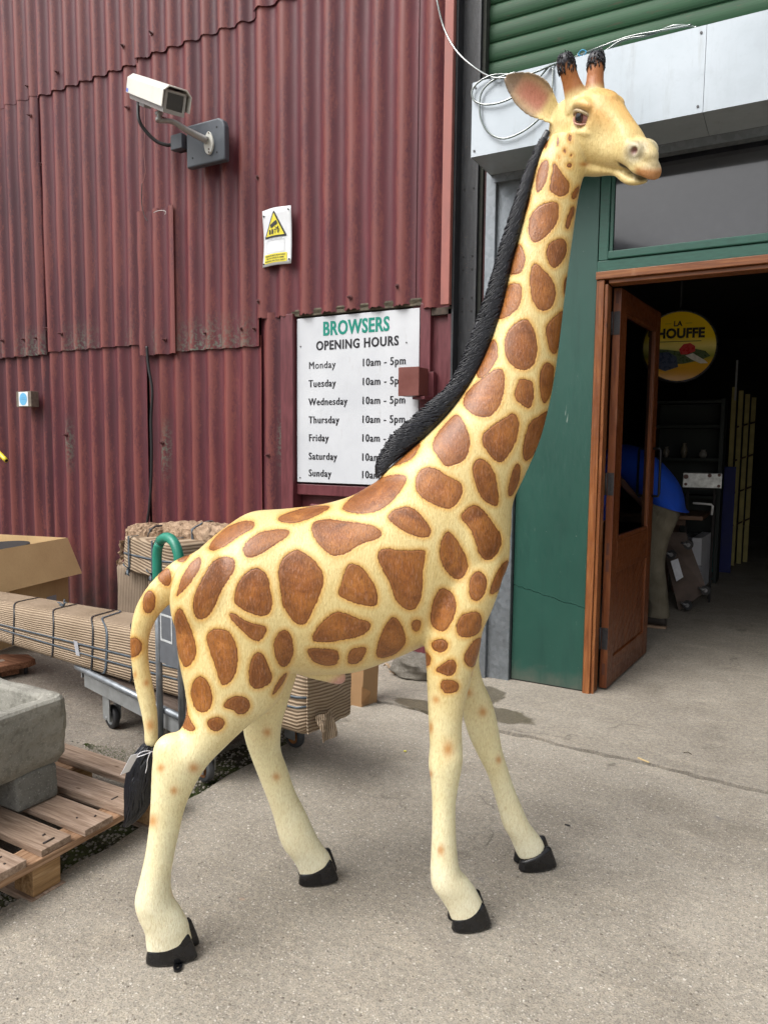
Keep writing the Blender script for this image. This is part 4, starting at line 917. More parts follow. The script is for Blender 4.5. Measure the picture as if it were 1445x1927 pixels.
giraffe = thing('giraffe_statue', 'life-like painted giraffe statue striding on the concrete in front of the door', 'giraffe', tuple(GO), g_rz)
gbody = link('body', gme, GH, giraffe)
gme.polygons.foreach_set('use_smooth', [True]*len(gme.polygons))

# ---------------- eyes
eye_m = NT('glass_eye', .06, spec=.8)
s_ = eye_m.sep(); r2 = eye_m.math('SQRT', eye_m.math('ADD', eye_m.math('POWER', eye_m.math('SUBTRACT', s_[0], -.004), 2.0), eye_m.math('POWER', eye_m.math('SUBTRACT', s_[2], .0), 2.0)))
eye_m.color(eye_m.ramp(eye_m.math('MULTIPLY', r2, 29.0), [(.0, (.004,.004,.005)), (.27, (.006,.005,.006)), (.31, (.07,.028,.018)), (.46, (.04,.018,.014)), (.5, (.30,.12,.11)), (.8, (.4,.2,.18))]))
for s in (-1, 1):
    eb = MB(); R_ = .0275
    blob(eb, (0, 0, 0), (R_*1.12, R_, R_), n=32, m=20)
    eo = eb.build('eye', eye_m.m, giraffe)
    mw = Matrix(((HF[0], HS[0], HU[0]), (HF[1], HS[1], HU[1]), (HF[2], HS[2], HU[2]))) @ Matrix.Rotation(rad(12)*(1 if s < 0 else -1)+(0 if s < 0 else math.pi), 3, 'Z')
    eo.matrix_local = Matrix.Translation(Vector(hp(.080, s*.0455, .022))) @ mw.to_4x4()
# eyelids: folded rims around each eye
lid_m = plain('eyelid_paint', (.42,.33,.20), .45, var=.35, scale=120, bump=.3)
pink_m = plain('eyelid_pink', (.42,.22,.16), .4, var=.2, scale=120, bump=.2)
for s in (-1, 1):
    def rimpt(t, a, b_, out): return hp(.081+a*1.2*math.cos(t), s*(.0705+out-.0175*abs(math.cos(t))**2.2-.005*math.cos(t)), .021+b_*1.13*math.sin(t))
    up_ = [rimpt(t, .028, .0165, .001) for t in np.linspace(-.1, math.pi+.1, 17)]
    fo_ = [rimpt(t, .033, .0250, -.003) for t in np.linspace(.2, math.pi-.2, 15)]
    lo_ = [rimpt(t, .027, .0145, -.0005) for t in np.linspace(math.pi, 2*math.pi, 15)]
    lb = MB(); lb.tube(up_, [.002]+[.0046]*15+[.002], 10); lb.tube(fo_, [.001]+[.0042]*13+[.001], 10); lb.build('upper_eyelid', lid_m, giraffe)
    lb = MB(); lb.tube(lo_, [.0018]+[.0030]*13+[.0018], 10); lb.build('lower_eyelid', pink_m, giraffe)

# ---------------- mane: a thick crest of combed locks
mane_k = NT('black_mane_paint', .36, spec=.5); mn = mane_k.noise(1.0, mane_k.map((60, 60, 60)), 4)
mane_k.color(mane_k.ramp(mn, [(.3, (.003,.004,.007)), (.62, (.006,.007,.012)), (.8, (.02,.022,.034))])); mane_k.bump(mn, .3, .002)
MBK = mane_k.m
out_px = [(707,897),(709,868),(733,825),(768,792),(806,759),(836,733),(861,695),(879,650),(896,603),(914,553),(929,503),(943,452),(960,400),(984,330),(1006,280),(1026,244)]
in_px = [(716,893),(740,868),(775,838),(815,803),(853,760),(880,724),(900,690),(920,643),(937,596),(948,548),(959,493),(975,437),(990,378),(1004,325),(1018,285),(1034,250)]
Wm = [.012,.016,.018,.018,.017,.016,.015,.015,.014,.014,.013,.013,.012,.011,.010,.008]
Oo = spline([list(GP(*p, 0)) for p in out_px], 16); Ii = spline([list(GP(*p, 0)) for p in in_px], 16); Ww = spline([[w] for w in Wm], 16)[:, 0]
mm = MB(); rings = []
for o_, i_, w_ in zip(Oo[::2], Ii[::2], Ww[::2]):
    d = i_-o_; ring = []
    for t in np.linspace(0, 2*math.pi, 18, endpoint=False):
        ct, st = math.cos(t), math.sin(t); f = .5+.5*ct          # 0 outer .. 1 inner
        ring.append(o_+d*(f*1.15)+np.array([0, w_*(.55+.75*f)*st, 0]))
    rings.append(ring)
mm.loft(rings)
rr = random.Random(5)
nM = len(Oo)
for kk in range(2600):
    s = -1 if kk % 3 else 1; ti = rr.random()*(nM-8); i = int(ti); f = ti-i
    o_, i_, w_ = Oo[i]*(1-f)+Oo[i+1]*f, Ii[i]*(1-f)+Ii[i+1]*f, Ww[i]
    j = max(0, i-rr.randint(1, 5)); o2 = Oo[j]                              # locks sweep down and outward
    f0 = rr.uniform(.35, 1.0); f1 = f0-rr.uniform(.35, .6)
    pts = []; n_ = 6
    for q in range(n_):
        t = q/(n_-1); ff = f0+(f1-f0)*t; b = o_*(1-t)+o2*t; dvec = (i_-o_)
        ffc = max(ff, -.035); y = s*w_*(.55+.75*max(min(ff, 1), 0))*math.sqrt(max(.0, 1-(2*min(max(ff/1.15, 0), 1)-1)**2))
        wv = .003*math.sin(t*6+kk)
        pts.append(b+dvec*ffc+np.array([0, y+s*.0015, 0])+np.array([0, 0, wv]))
    r0 = rr.uniform(.0022, .0036)
    mm.tube(pts, [r0*.5, r0, r0, r0*.9, r0*.6, r0*.15], 4)
mm.build('mane', MBK, giraffe)

# ---------------- short black tufts capping the horns
for s in (-1, 1):
    hb_t = MB(); a0 = np.array([-.020, s*.050, .118]); a1 = np.array([-.036, s*.060, .166]); dd = a1-a0; dd /= np.linalg.norm(dd)
    e1 = np.cross(dd, [1, 0, 0]); e1 /= np.linalg.norm(e1); e2 = np.cross(dd, e1)
    for kk in range(150):
        th = rr.uniform(0, 6.283); st0 = rr.uniform(-.1, .85); R0 = .0262*math.sqrt(max(.05, 1-max(0, st0-.25)**2*1.3)); L = rr.uniform(.009, .016)
        ro = e1*math.cos(th)+e2*math.sin(th); b = a0+dd*(.052*st0)+ro*R0*.97; t = dd*L+ro*ro*0-ro*L*.75*max(0, st0)
        hb_t.tube([hp(*b), hp(*(b+t*.5+ro*.0015)), hp(*(b+t))], [.0012, .0018, .0004], 4)
    hb_t.build('horn_tuft', MBK, giraffe)

# ---------------- tail tuft
tf = MB(); cpx = [(284,1398,14),(275,1422,23),(266,1455,26),(262,1488,26),(258,1514,22),(249,1538,15),(238,1555,6)]
cen = spline([list(GP(a_, b_, tail_l))+[r_/FPX*2.0] for a_, b_, r_ in cpx], 6)
tf.loft([[c[:3]+np.array([c[3]*math.cos(t), c[3]*.8*math.sin(t), 0]) for t in np.linspace(0, 2*math.pi, 16, endpoint=False)] for c in cen])
for kk in range(260):
    t0 = rr.uniform(-1.3, math.pi+1.3)+math.pi; a0_ = rr.uniform(0, .45); L = rr.uniform(.3, .55); pts = []
    for q in range(7):
        tt_ = min(1, a0_+L*q/6)*(len(cen)-1); i = min(int(tt_), len(cen)-2); f = tt_-i; c = cen[i]*(1-f)+cen[i+1]*f
        an = t0+.15*math.sin(q+kk); pts.append(c[:3]+np.array([c[3]*1.02*math.cos(an), c[3]*.84*math.sin(an), 0]))
    r0 = rr.uniform(.0028, .0045); tf.tube(pts, [r0*.5, r0, r0, r0, r0*.9, r0*.6, r0*.15], 5)
tf.build('tail_tuft', MBK, giraffe)

# ---------------- hooves: two claws each
hoof_m = NT('glossy_black_hoof', .2, spec=.5); hn = hoof_m.noise(30, None, 4); hoof_m.color(hoof_m.ramp(hn, [(.3, (.003,.003,.0035)), (.75, (.012,.012,.014))])); hoof_m.rough(hoof_m.ramp(hn, [(.3, .16), (.7, .36)])); hoof_m.bump(hn, .15, .002)
def hoof(heel, toe, l, lift=0.0):
    A, B = GP(*heel, l), GP(*toe, l); a0, a1 = A[0], B[0]; L = a1-a0; hh = MB(); l = l+.014
    for s in (-1, 1):
        rings = []
        for lev in range(7):
            q = lev/6; ring = []
            bulge = 1.0-.04*(1-q)-.10*q**2
            for t in np.linspace(0, 2*math.pi, 26, endpoint=False):
                ct, st = math.cos(t), math.sin(t)
                fx = .5+.5*math.copysign(abs(ct)**.85, ct)                 # 0 heel .. 1 toe
                wid = .026*(1-.45*max(0, fx-.55)/.45*.9)
                yy = s*(.0265)+wid*math.copysign(abs(st)**.8, st)*bulge
                if s*yy < .002: yy = s*.002
                top = .036+.046*fx+(.010*fx if s > 0 else 0)
                back = .036*q*max(0, fx-.3)
                ring.append(np.array([a0+L*(.5+(fx-.5)*bulge)-back, l+yy, lift+.001+top*q]))
            rings.append(ring)
        c = np.mean(rings[-1], 0); rings.append([c+(p-c)*.6+np.array([0, 0, .006]) for p in rings[-1]])
        hh.loft(rings)
    o = hh.build('hoof', hoof_m.m, giraffe); o.modifiers.new('s', 'SUBSURF').levels = 1; o.modifiers['s'].render_levels = 1
    return o
hoof((846,1742),(926,1742), NL); hoof((972,1624),(1048,1624), FL); hoof((274,1806),(378,1800), -.155); hoof((560,1655),(640,1650), .155)
# fixing lug at the near hind hoof
lug = MB(); c = GP(335, 1822, -.20); c[2] = .0
ringo = [(c[0]+.012*math.cos(t), c[1]+.016*math.sin(t)) for t in np.linspace(0, 2*math.pi, 18, endpoint=False)]
ri = [(c[0]+.005*math.cos(t), c[1]+.007*math.sin(t)) for t in np.linspace(0, 2*math.pi, 18, endpoint=False)]
lug.loft([[np.array([p[0], p[1], 0.001]) for p in ri], [np.array([p[0], p[1], 0.001]) for p in ringo], [np.array([p[0], p[1], .008]) for p in ringo], [np.array([p[0], p[1], .008]) for p in ri], [np.array([p[0], p[1], 0.001]) for p in ri]], caps=False, smooth=False)
lug.box((c[0]-.011, c[1]+.008, .001), (c[0]+.011, c[1]+.05, .008))
lug.build('fixing_lug', hoof_m.m, giraffe)
# ================================================================== THINGS ON THE WALL
WHP = NT('white_sign_board', .35, spec=.5); n_ = WHP.noise(2.5, None, 5); n2_ = WHP.noise(30, WHP.map((1, 1, .25)), 5, .75)
c_ = WHP.ramp(n_, [(.3, (.50,.52,.55)), (.7, (.60,.62,.645))]); s_ = WHP.sep()
def stain(k, c, x, w, z0, z1, col, amt, sc=60):
    s = k.sep(); d = k.math('ABSOLUTE', k.math('SUBTRACT', s[0], x)); m = k.ramp(k.math('DIVIDE', d, w), [(.5, 1.0), (1.0, 0.0)])
    m2 = k.math('MULTIPLY', k.math('GREATER_THAN', s[2], z0), k.math('LESS_THAN', s[2], z1))
    m = k.math('MULTIPLY', k.math('MULTIPLY', m, m2), k.ramp(k.noise(sc, k.map((1, 1, .35)), 5, .75), [(.42, 0.0), (.52, 1.0)])); return k.mix(k.math('MULTIPLY', m, amt), c, col)
c_ = stain(WHP, c_, -2.85, .014, 1.70, 2.02, (.40,.24,.13), .9); c_ = stain(WHP, c_, -2.83, .010, 1.28, 1.62, (.22,.19,.16), .8)
c_ = stain(WHP, c_, -2.55, .018, 1.62, 2.05, (.40,.31,.25), .6); c_ = stain(WHP, c_, -2.53, .020, 1.26, 1.60, (.30,.26,.23), .7)
c_ = WHP.mix(WHP.ramp(n2_, [(.60, 0.0), (.78, .4)]), c_, (.36,.34,.31)); WHP.color(c_); WHP = WHP.m
INK = plain('black_vinyl_lettering', (.012,.012,.016), .4, var=.1)
GINK = plain('green_vinyl_lettering', (.0,.21,.155), .4, var=.08)
bd = thing('opening_hours_board', 'white opening hours board with green and black lettering in the red bay', 'sign', (-2.58, FY, 1.18))
def lbox(name, a, b, mat, parent, bevel=0):
    L = parent.location; return MB().box(tuple(np.array(a)-np.array(L)), tuple(np.array(b)-np.array(L))).build(name, mat, parent, bevel=bevel)
BY = FY-.012
bb = lbox('board', (-3.062, BY, 1.175), (-2.108, BY+.012, 2.312), WHP, bd, .002)
bb.location = (2.58*0, 0, 0)
def letters(txt, x, z, size, mat, sx=.62, bold=.012, align='LEFT', track=1.06, y=None, par=None, name='lettering', shear=0, fat=0.0):
    P = par or bd; L = P.location; o = text_mesh(name, txt, x-L[0], z-L[2], (BY-.0012 if y is None else y)-L[1], size, mat, P, sx, bold*size, align, .0006, track, shear)
    if fat:                                             # heavier strokes: the outline is thickened sideways
        bm = bmesh.new(); bm.from_mesh(o.data); geo = bm.verts[:]+bm.edges[:]+bm.faces[:]
        for q, dx in enumerate((-fat*.5, fat*.5)):
            r_ = bmesh.ops.duplicate(bm, geom=geo); bmesh.ops.translate(bm, verts=[v for v in r_['geom'] if isinstance(v, bmesh.types.BMVert)], vec=(dx, -.00004*(q+1), 0))
        bm.to_mesh(o.data); bm.free()
    return o
letters('BROWSERS', -2.845, 2.185, .130, GINK, sx=.76, bold=.022, track=1.06, fat=.003)
letters('OPENING HOURS', -2.900, 2.088, .086, INK, sx=.86, bold=.022, track=1.12, fat=.0022)
rows = [('Monday', 1.963), ('Tuesday', 1.838), ('Wednesday', 1.713), ('Thursday', 1.588), ('Friday', 1.464), ('Saturday', 1.336), ('Sunday', 1.218)]
for t, z in rows:
    letters(t, -2.962, z, .070, INK, sx=.90 if t == 'Monday' else .86, bold=.0 if t == 'Monday' else .003, track=1.12, fat=.0018 if t == 'Monday' else .0034); letters('10am - 5pm', -2.535, z, .072, INK, sx=.86, bold=.003, track=1.12, fat=.0034)
scm = plain('dark_screw_head', (.05,.05,.05), .5, .5)
for x, z in ((-3.03, 2.12), (-2.20, 2.10), (-3.035, 1.205), (-2.13, 1.2)):
    m = MB(); m.cyl((x+2.58, BY-.0005-FY, z-1.18), (x+2.58, BY-.004-FY, z-1.18), .005, 10); m.build('screw', scm, bd)

# red box lamp / bell housing on a bracket in front of the board
lb = thing('wall_box', 'small brown-red metal box mounted over the right edge of the opening hours board', 'box', (-2.09, 4.10, 1.75))
BX = plain('brown_red_painted_steel', (.15,.045,.035), .45, var=.12, scale=12)
p0, p1 = at_y(751, 692, 4.06), at_y(788, 744, 4.06)
lbox('case', (p0[0], 4.06, p1[2]), (p1[0], 4.19, p0[2]), BX, lb, .003)
lbox('lid', (p0[0]-.002, 4.054, p1[2]-.002), (p1[0]+.002, 4.0595, p0[2]+.002), BX, lb, .002)
lbox('bracket', (p1[0]-.055, 4.08, p1[2]-.022), (p1[0]+.03, 4.23, p1[2]-.0035), REDP, lb, .002)
lbox('back_arm', (p1[0]-.03, 4.19, p1[2]-.0035), (p1[0]+.035, 4.235, p0[2]-.02), REDP, lb, .002)

# CCTV warning sign, slightly curled sheet
sg = thing('cctv_sign', 'small white and yellow CCTV warning sign screwed to the red sheets', 'sign', (-3.20, 4.172, 2.68))
def curl(x, z): return -.010*math.cos(x*22)+.006*math.sin(z*9)
def curved_plate(x0, x1, z0, z1, y, th, mat, name, par, nx=14, nz=10, poly=None):
    mb = MB(); vs = []; 
    if poly is None:
        for s in (0, 1):
            for j in range(nz+1):
                for i in range(nx+1):
                    x = x0+(x1-x0)*i/nx; z = z0+(z1-z0)*j/nz; vs.append((x, y+curl(x, z)+s*th, z))
        f = []; n = nx+1; m = (nx+1)*(nz+1)
        for j in range(nz):
            for i in range(nx): a = j*n+i; f += [(a, a+1, a+n+1, a+n), (m+a, m+a+n, m+a+n+1, m+a+1)]
        for i in range(nx): f += [(i, m+i, m+i+1, i+1), (nz*n+i, nz*n+i+1, m+nz*n+i+1, m+nz*n+i)]
        for j in range(nz): a = j*n; f += [(a, a+n, m+a+n, m+a), (a+nx, m+a+nx, m+a+n+nx, a+n+nx)]
        mb.add(vs, f, True)
    return mb.build(name, mat, par)
SW, SH = .128, .385
WS = plain('white_plastic_sheet', (.70,.72,.74), .35, var=.05, scale=20); YS = plain('yellow_print', (.72,.62,.04), .4, var=.12, scale=14); KS = plain('black_print', (.02,.02,.024), .4); GS_ = plain('grey_print', (.30,.32,.35), .4)
curved_plate(-SW, SW, 0, SH, 0, .0015, WS, 'plate', sg)
def onplate(me_obj, off):
    for v in me_obj.data.vertices: v.co.y = v.co.y+curl(v.co.x, v.co.z)-off
    me_obj.data.update(); return me_obj
def flatpoly(name, poly, mat, off, sub=True):
    me = bpy.data.meshes.new(name); bm = bmesh.new(); vs = [bm.verts.new((x, 0, z)) for x, z in poly]; bm.faces.new(vs[::-1] if False else vs)
    bmesh.ops.triangulate(bm, faces=bm.faces); bmesh.ops.subdivide_edges(bm, edges=bm.edges, cuts=5, use_grid_fill=True); bm.to_mesh(me); bm.free()
    return onplate(link(name, me, mat, sg), off)
def rr_(x0, x1, z0, z1, r=.01, n=5):
    out = []
    for cx, cz, a0 in ((x1-r, z1-r, 0), (x0+r, z1-r, 90), (x0+r, z0+r, 180), (x1-r, z0+r, 270)):
        for k_ in range(n+1): a = rad(a0+90*k_/n); out.append((cx+r*math.cos(a), cz+r*math.sin(a)))
    return out
def tri(c, s, h, r):
    P = [(c[0]-s, c[1]), (c[0]+s, c[1]), (c[0], c[1]+h)]; out = []
    for i in range(3):
        a, b, d = np.array(P[i-1]), np.array(P[i]), np.array(P[(i+1) % 3]); u = (a-b)/np.linalg.norm(a-b); w = (d-b)/np.linalg.norm(d-b)
        for t in (0, .25, .5, .75, 1): q = (b+u*r)*(1-t)**2+b*2*t*(1-t)+(b+w*r)*t*t; out.append(tuple(q))
    return out
flatpoly('warning_triangle', tri((-.008, .188), .103, .185, .016), KS, .0022)
flatpoly('triangle_field', tri((-.008, .201), .083, .150, .006), YS, .0040)
def rot(poly, a, c): return [(c[0]+x*math.cos(a)-z*math.sin(a), c[1]+x*math.sin(a)+z*math.cos(a)) for x, z in poly]
flatpoly('camera_pictogram', rot(rr_(-.033, .033, -.013, .013, .005), rad(24), (-.010, .276)), KS, .0065)
flatpoly('camera_pictogram', [(.000,.258),(.008,.258),(.010,.250),(.020,.246),(.024,.240),(.030,.240),(.030,.262),(.024,.260),(.020,.253),(.008,.246)], KS, .0065)
def sgtext(t, x, z, size, mat, sx, bold, off=.0055, align='CENTER', track=1.1, name='lettering'):
    o = text_mesh(name, t, x, z, 0, size, mat, sg, sx, bold*size, align, .0003, track); return onplate(o, off)
z0_, z1_, w_ = .212, .243, .0048
for cx_ in (-.048, -.022):                           # block letters: C C T V
    flatpoly('lettering', [(cx_-.0085, z0_), (cx_+.0085, z0_), (cx_+.0085, z0_+.010), (cx_+.0085-w_, z0_+.010), (cx_+.0085-w_, z0_+w_), (cx_-.0085+w_, z0_+w_), (cx_-.0085+w_, z1_-w_), (cx_+.0085-w_, z1_-w_), (cx_+.0085-w_, z1_-.010), (cx_+.0085, z1_-.010), (cx_+.0085, z1_), (cx_-.0085, z1_)], KS, .0065)
flatpoly('lettering', [(.004-w_/2, z0_), (.004+w_/2, z0_), (.004+w_/2, z1_-w_), (.0135, z1_-w_), (.0135, z1_), (-.0055, z1_), (-.0055, z1_-w_), (.004-w_/2, z1_-w_)], KS, .0065)
flatpoly('lettering', [(.026, z0_), (.030, z0_), (.0385, z1_), (.0335, z1_), (.028, z0_+.009), (.0225, z1_), (.0175, z1_)], KS, .0065)
sgtext('THIS SCHEME IS CONTROLLED BY', -.006, .176, .0095, GS_, .85, .01)
for z0, z1, x0, x1 in ((.170, .1715, -.085, .075), (.088, .0895, -.085, .075), (.0895, .170, -.085, -.0835), (.0895, .170, .0735, .075)): flatpoly('box_outline', [(x0, z0), (x1, z0), (x1, z1), (x0, z1)], GS_, .0025)
flatpoly('caption_strip', rr_(-.108, .096, .018, .080, .008), YS, .0030)
for i, t in enumerate(('IMAGES ARE BEING MONITORED', 'FOR THE PURPOSE OF CRIME', 'PREVENTION AND PUBLIC SAFETY')): sgtext(t, -.006, .062-.018*i, .0138, KS, .80, .012)
for x, z in ((-.112, .345), (.108, .362), (.112, .030), (-.115, .020)):
    m = MB(); m.cyl((x, curl(x, z)-.0005, z), (x, curl(x, z)-.006, z), .006, 10); m.build('screw', scm, sg)
sg.rotation_euler = (0, 0, rad(-3))

# blue plaque
pq = thing('blue_plaque', 'small square plaque with a pale blue oval on the far left of the red wall', 'sign', (-5.93, 4.13, 1.745))
MB().box((-.105, -.015, 0), (.10, .06, .135)).build('backing_block', plain('weathered_wood_block', (.16,.13,.10), .8, var=.4), pq, bevel=.003)
MB().box((-.066, -.019, .006), (.062, -.0155, .13)).build('plate', WS, pq, bevel=.001)
ov = [(.052*math.cos(t)-.002, .068+.054*math.sin(t)) for t in np.linspace(0, 2*math.pi, 28, endpoint=False)]
m = MB(); m.prism(ov, 1, -.0205, -.0195); m.build('oval', plain('pale_blue_print', (.13,.42,.68), .4, var=.1), pq)
for i in range(3): text_mesh('lettering', ['BLUE', 'PLAQUE', '2013'][i], 0, 0, 0, .01, GS_, pq) if False else None
for z, w in ((.075, .03), (.062, .034)): MB().box((-w-.002, -.0212, z), (w-.002, -.0206, z+.004)).build('caption_line', plain('darker_blue_print', (.08,.25,.42), .4), pq)

# ---- CCTV camera on its arm
CW = plain('camera_cream_white', (.68,.68,.62), .35, var=.05, scale=8); CG = plain('camera_grey_metal', (.36,.36,.35), .4, .2, var=.1); SLATE = plain('slate_grey_painted_board', (.075,.088,.105), .5, var=.15, scale=10)
pc = thing('cctv_camera', 'cream security camera on a curved arm pointing right from a grey backplate', 'camera', (-3.77, 4.16, 3.57))
PL = np.array(pc.location)
def W2(p): return np.asarray(p, float)-PL
bp = [(-3.945, 3.428), (-3.585, 3.428), (-3.585, 3.66), (-3.60, 3.70), (-3.64, 3.722), (-3.945, 3.722)]
m = MB(); m.prism([(x-PL[0], z-PL[2]) for x, z in bp], 1, 4.095-PL[1], 4.150-PL[1]); plate = m.build('backplate', SLATE, pc, bevel=.012, seg=3)
for x, z in ((-3.885, 3.49), (-3.655, 3.49), (-3.655, 3.66)): m = MB(); m.cyl(W2((x, 4.0945, z)), W2((x, 4.0925, z)), .006, 10); m.build('bolt_hole', DARK, plate)
# flange
fc = np.array([-3.72, 4.090, 3.56]); fl = []
for t in np.linspace(0, 2*math.pi, 24, endpoint=False): fl.append((fc[0]-PL[0]+.042*math.cos(t)*(1-.25*max(0, math.sin(t))), fc[2]-PL[2]+.078*math.sin(t)))
m = MB(); m.prism(fl, 1, 4.078-PL[1], 4.0945-PL[1]); fo = m.build('arm_flange', CW, pc, bevel=.003)
for z in (3.625, 3.515, 3.495): m = MB(); m.cyl(W2((fc[0]+.006, 4.0775, z)), W2((fc[0]+.006, 4.074, z)), .0055, 8); m.build('flange_bolt', plain('rusty_bolt', (.10,.06,.04), .6), fo)
# place the head in the world from sightings at a distance of its own
CYD = 3.83
ha = at_y(300, 226, CYD); 
arm = spline([fc+np.array([0, -.02, .01]), at_y(352, 245, 3.98), at_y(325, 229, 3.90), at_y(300, 228, 3.83)], 8)
m = MB(); m.tube([W2(p) for p in arm], list(np.linspace(.040, .022, len(arm))), 10, flat=.6); m.build('arm', CG, pc)
m = MB(); m.cyl(W2(ha+np.array([0, 0, -.012])), W2(ha+np.array([0, 0, .012])), .024, 16); m.cyl(W2(ha), W2(ha+np.array([0, 0, .05])), .015, 14); m.cyl(W2(ha+np.array([-.02, 0, .045])), W2(ha+np.array([.02, 0, .045])), .018, 12); m.build('swivel_joint', CG, pc)
# housing frame: axis runs towards the viewer's right, tilted down
A0 = at_y(266, 170, 3.93); A1 = at_y(330, 194, 3.64)
ax = A1-A0; Lh = np.linalg.norm(ax); ax /= Lh; sd2 = np.cross(ax, _z); sd2 /= np.linalg.norm(sd2); up2 = np.cross(sd2, ax)
def H(x, y, z): return W2(A0+ax*x+sd2*y+up2*z)
def hprism(prof, x0, x1, name, mat, par=pc, bevel=.002):
    m = MB(); n = len(prof); vs = [H(x0, *p) for p in prof]+[H(x1, *p) for p in prof]
    m.add(vs, [tuple(range(n))[::-1], tuple(range(n, 2*n))]+[(i, (i+1) % n, n+(i+1) % n, n+i) for i in range(n)]); return m.build(name, mat, par, bevel=bevel)
K = 1.27
def sc_(pr): return [(a*K, b*K) for a, b in pr]
hb_ = hprism(sc_([(-.052,-.056),(.052,-.056),(.058,-.035),(.058,.035),(.035,.052),(-.035,.052),(-.058,.035),(-.058,-.035)]), -.02, Lh-.015, 'housing', CG)
sun_o = sc_([(-.074,-.030),(-.074,.046),(-.046,.072),(.046,.072),(.074,.046),(.074,-.030),(.069,-.030),(.069,.043),(.044,.066),(-.044,.066),(-.069,.043),(-.069,-.030)])
hprism(sun_o, -.03, Lh+.028, 'sunshield', CW, bevel=.001)
hprism(sc_([(-.056,-.056),(.056,-.056),(.056,.052),(-.056,.052)]), Lh-.0145, Lh-.004, 'front_bezel', CG)
lens = plain('dark_window_glass', (.012,.013,.016), .08, spec=.7)
hprism(sc_([(-.041,-.036),(.041,-.036),(.041,.040),(-.041,.040)]), Lh-.0035, Lh-.002, 'window', lens, bevel=0)
st_ = hprism(sc_([(-.0745,-.026),(-.0745,-.008),(-.0752,-.008),(-.0752,-.026)]), -.027, .02, 'blue_sticker', plain('blue_sticker', (.10,.17,.55), .4), bevel=0)
st_ = hprism(sc_([(.0745,-.026),(.0745,-.008),(.0752,-.008),(.0752,-.026)]), -.027, .02, 'blue_sticker', plain('blue_sticker_b', (.10,.17,.55), .4), bevel=0)
hprism(sc_([(-.02,-.075),(.02,-.075),(.02,-.057),(-.02,-.057)]), .07, .19, 'mounting_foot', CG)
jb = thing('junction_box', 'small dark grey junction box on the red wall left of the camera backplate', 'box', (-4.04, 4.11, 3.58))
MB().box((-.055, -.02, 0), (.055, .03, .105)).build('cover', SLATE, jb, bevel=.004); MB().box((-.048, .031, .006), (.062, .075, .10)).build('base', plain('black_rubber', (.02,.02,.022), .6), jb, bevel=.003)
cb = MB(); P_ = [H(-.03, 0, -.05), H(-.035, 0, -.09)]+[W2(at_y(*q)) for q in ((262, 225, 3.95), (275, 247, 3.99), (295, 266, 4.04), (315, 273, 4.08))]+[W2(np.array([-4.095, 4.105, 3.625]))]
cb.tube(spline(P_, 6), .0125, 10); cb.build('flex_conduit', plain('black_conduit', (.022,.022,.024), .5), pc)

# loose cables down the wall
def cable(name, label, pts, r, mat, cat='cable', sub=8):
    m = MB(); m.tube(spline(pts, sub), r, 7); return tag(m.build(name, mat), label, cat)
BC = plain('black_cable', (.012,.012,.013), .5)
cy = 4.15
cable('black_cable', 'thick black cable hanging down the joint between two lower red sheets', [at_y(u, v, cy) for u, v in ((277, 652), (280, 690), (287, 735), (285, 790), (286, 850), (285, 905), (281, 960), (276, 1000), (283, 1030))], .011, BC)
cable('thin_wire', 'thin pinkish wire hanging down behind the security camera', [at_y(u, v, 4.14) for u, v in ((272, 195), (273, 240), (272, 290), (274, 325), (268, 345))], .0022, plain('pinkish_wire', (.30,.13,.11), .5))
cable('thin_wire', 'short loop of white wire poking out above the patch sheet', [at_y(u, v, 4.12) for u, v in ((290, 400), (297, 397), (305, 396), (312, 398), (311, 404))], .0022, plain('white_wire', (.6,.58,.55), .5))
cable('thin_wire', 'dark thin wire along the joint at the left edge of the patch sheet', [at_y(u, v, 4.14) for u, v in ((268, 345), (267, 380), (272, 405), (278, 416))], .003, BC)

# clear hose looped over the shutter housing
HS_ = NT('clear_greenish_hose', .25, spec=.5); HS_.b.inputs['Base Color'].default_value = (.10,.14,.125,1); HS_.b.inputs['Transmission Weight'].default_value = .35
hosep = []
for (u, v, y) in ((818,-30,4.0),(824,10,4.0),(836,55,4.0),(858,95,3.98),(890,125,3.92),(925,145,3.84),(960,146,3.82),(1000,138,3.82),(1040,122,3.85),(1080,108,3.93),(1120,92,4.0),(1180,70,4.0),(1240,58,3.98),(1300,47,3.9)): hosep.append(at_y(u, v, y))
m = MB(); m.tube(spline(hosep, 8), .0052, 8)
hose = tag(m.build('clear_hose', HS_.m), 'pale translucent hose sweeping down over the trim and along the housing top', 'hose')
m = MB(); lp = [(1035,122,3.85),(1010,150,3.835),(985,170,3.84),(950,190,3.84),(915,197,3.84),(893,190,3.84),(888,172,3.84),(900,155,3.84),(925,142,3.84),(955,140,3.85),(985,142,3.85)]
m.tube(spline([at_y(*q) for q in lp], 8), .0052, 8)
lp = [(1040,128,3.85),(1038,170,3.84),(1028,205,3.84),(1005,232,3.84),(975,252,3.84),(945,261,3.84),(920,250,3.84),(905,225,3.84),(902,195,3.84),(908,170,3.84),(930,150,3.84),(970,136,3.85)]
m.tube(spline([at_y(*q) for q in lp], 8), .0052, 8)
tag(m.build('clear_hose', HS_.m), 'coiled loops of translucent hose hanging over the left end of the pale housing', 'hose')
cable('clear_hose', 'second run of translucent hose lying along the top of the housing', [at_y(*q) for q in ((1085,104,3.93),(1130,100,3.97),(1170,76,4.0),(1220,66,4.0),(1270,48,4.02),(1310,52,3.9))], .0062, HS_.m, 'hose')
tg_ = MB(); c = at_y(1095, 100, 3.92)
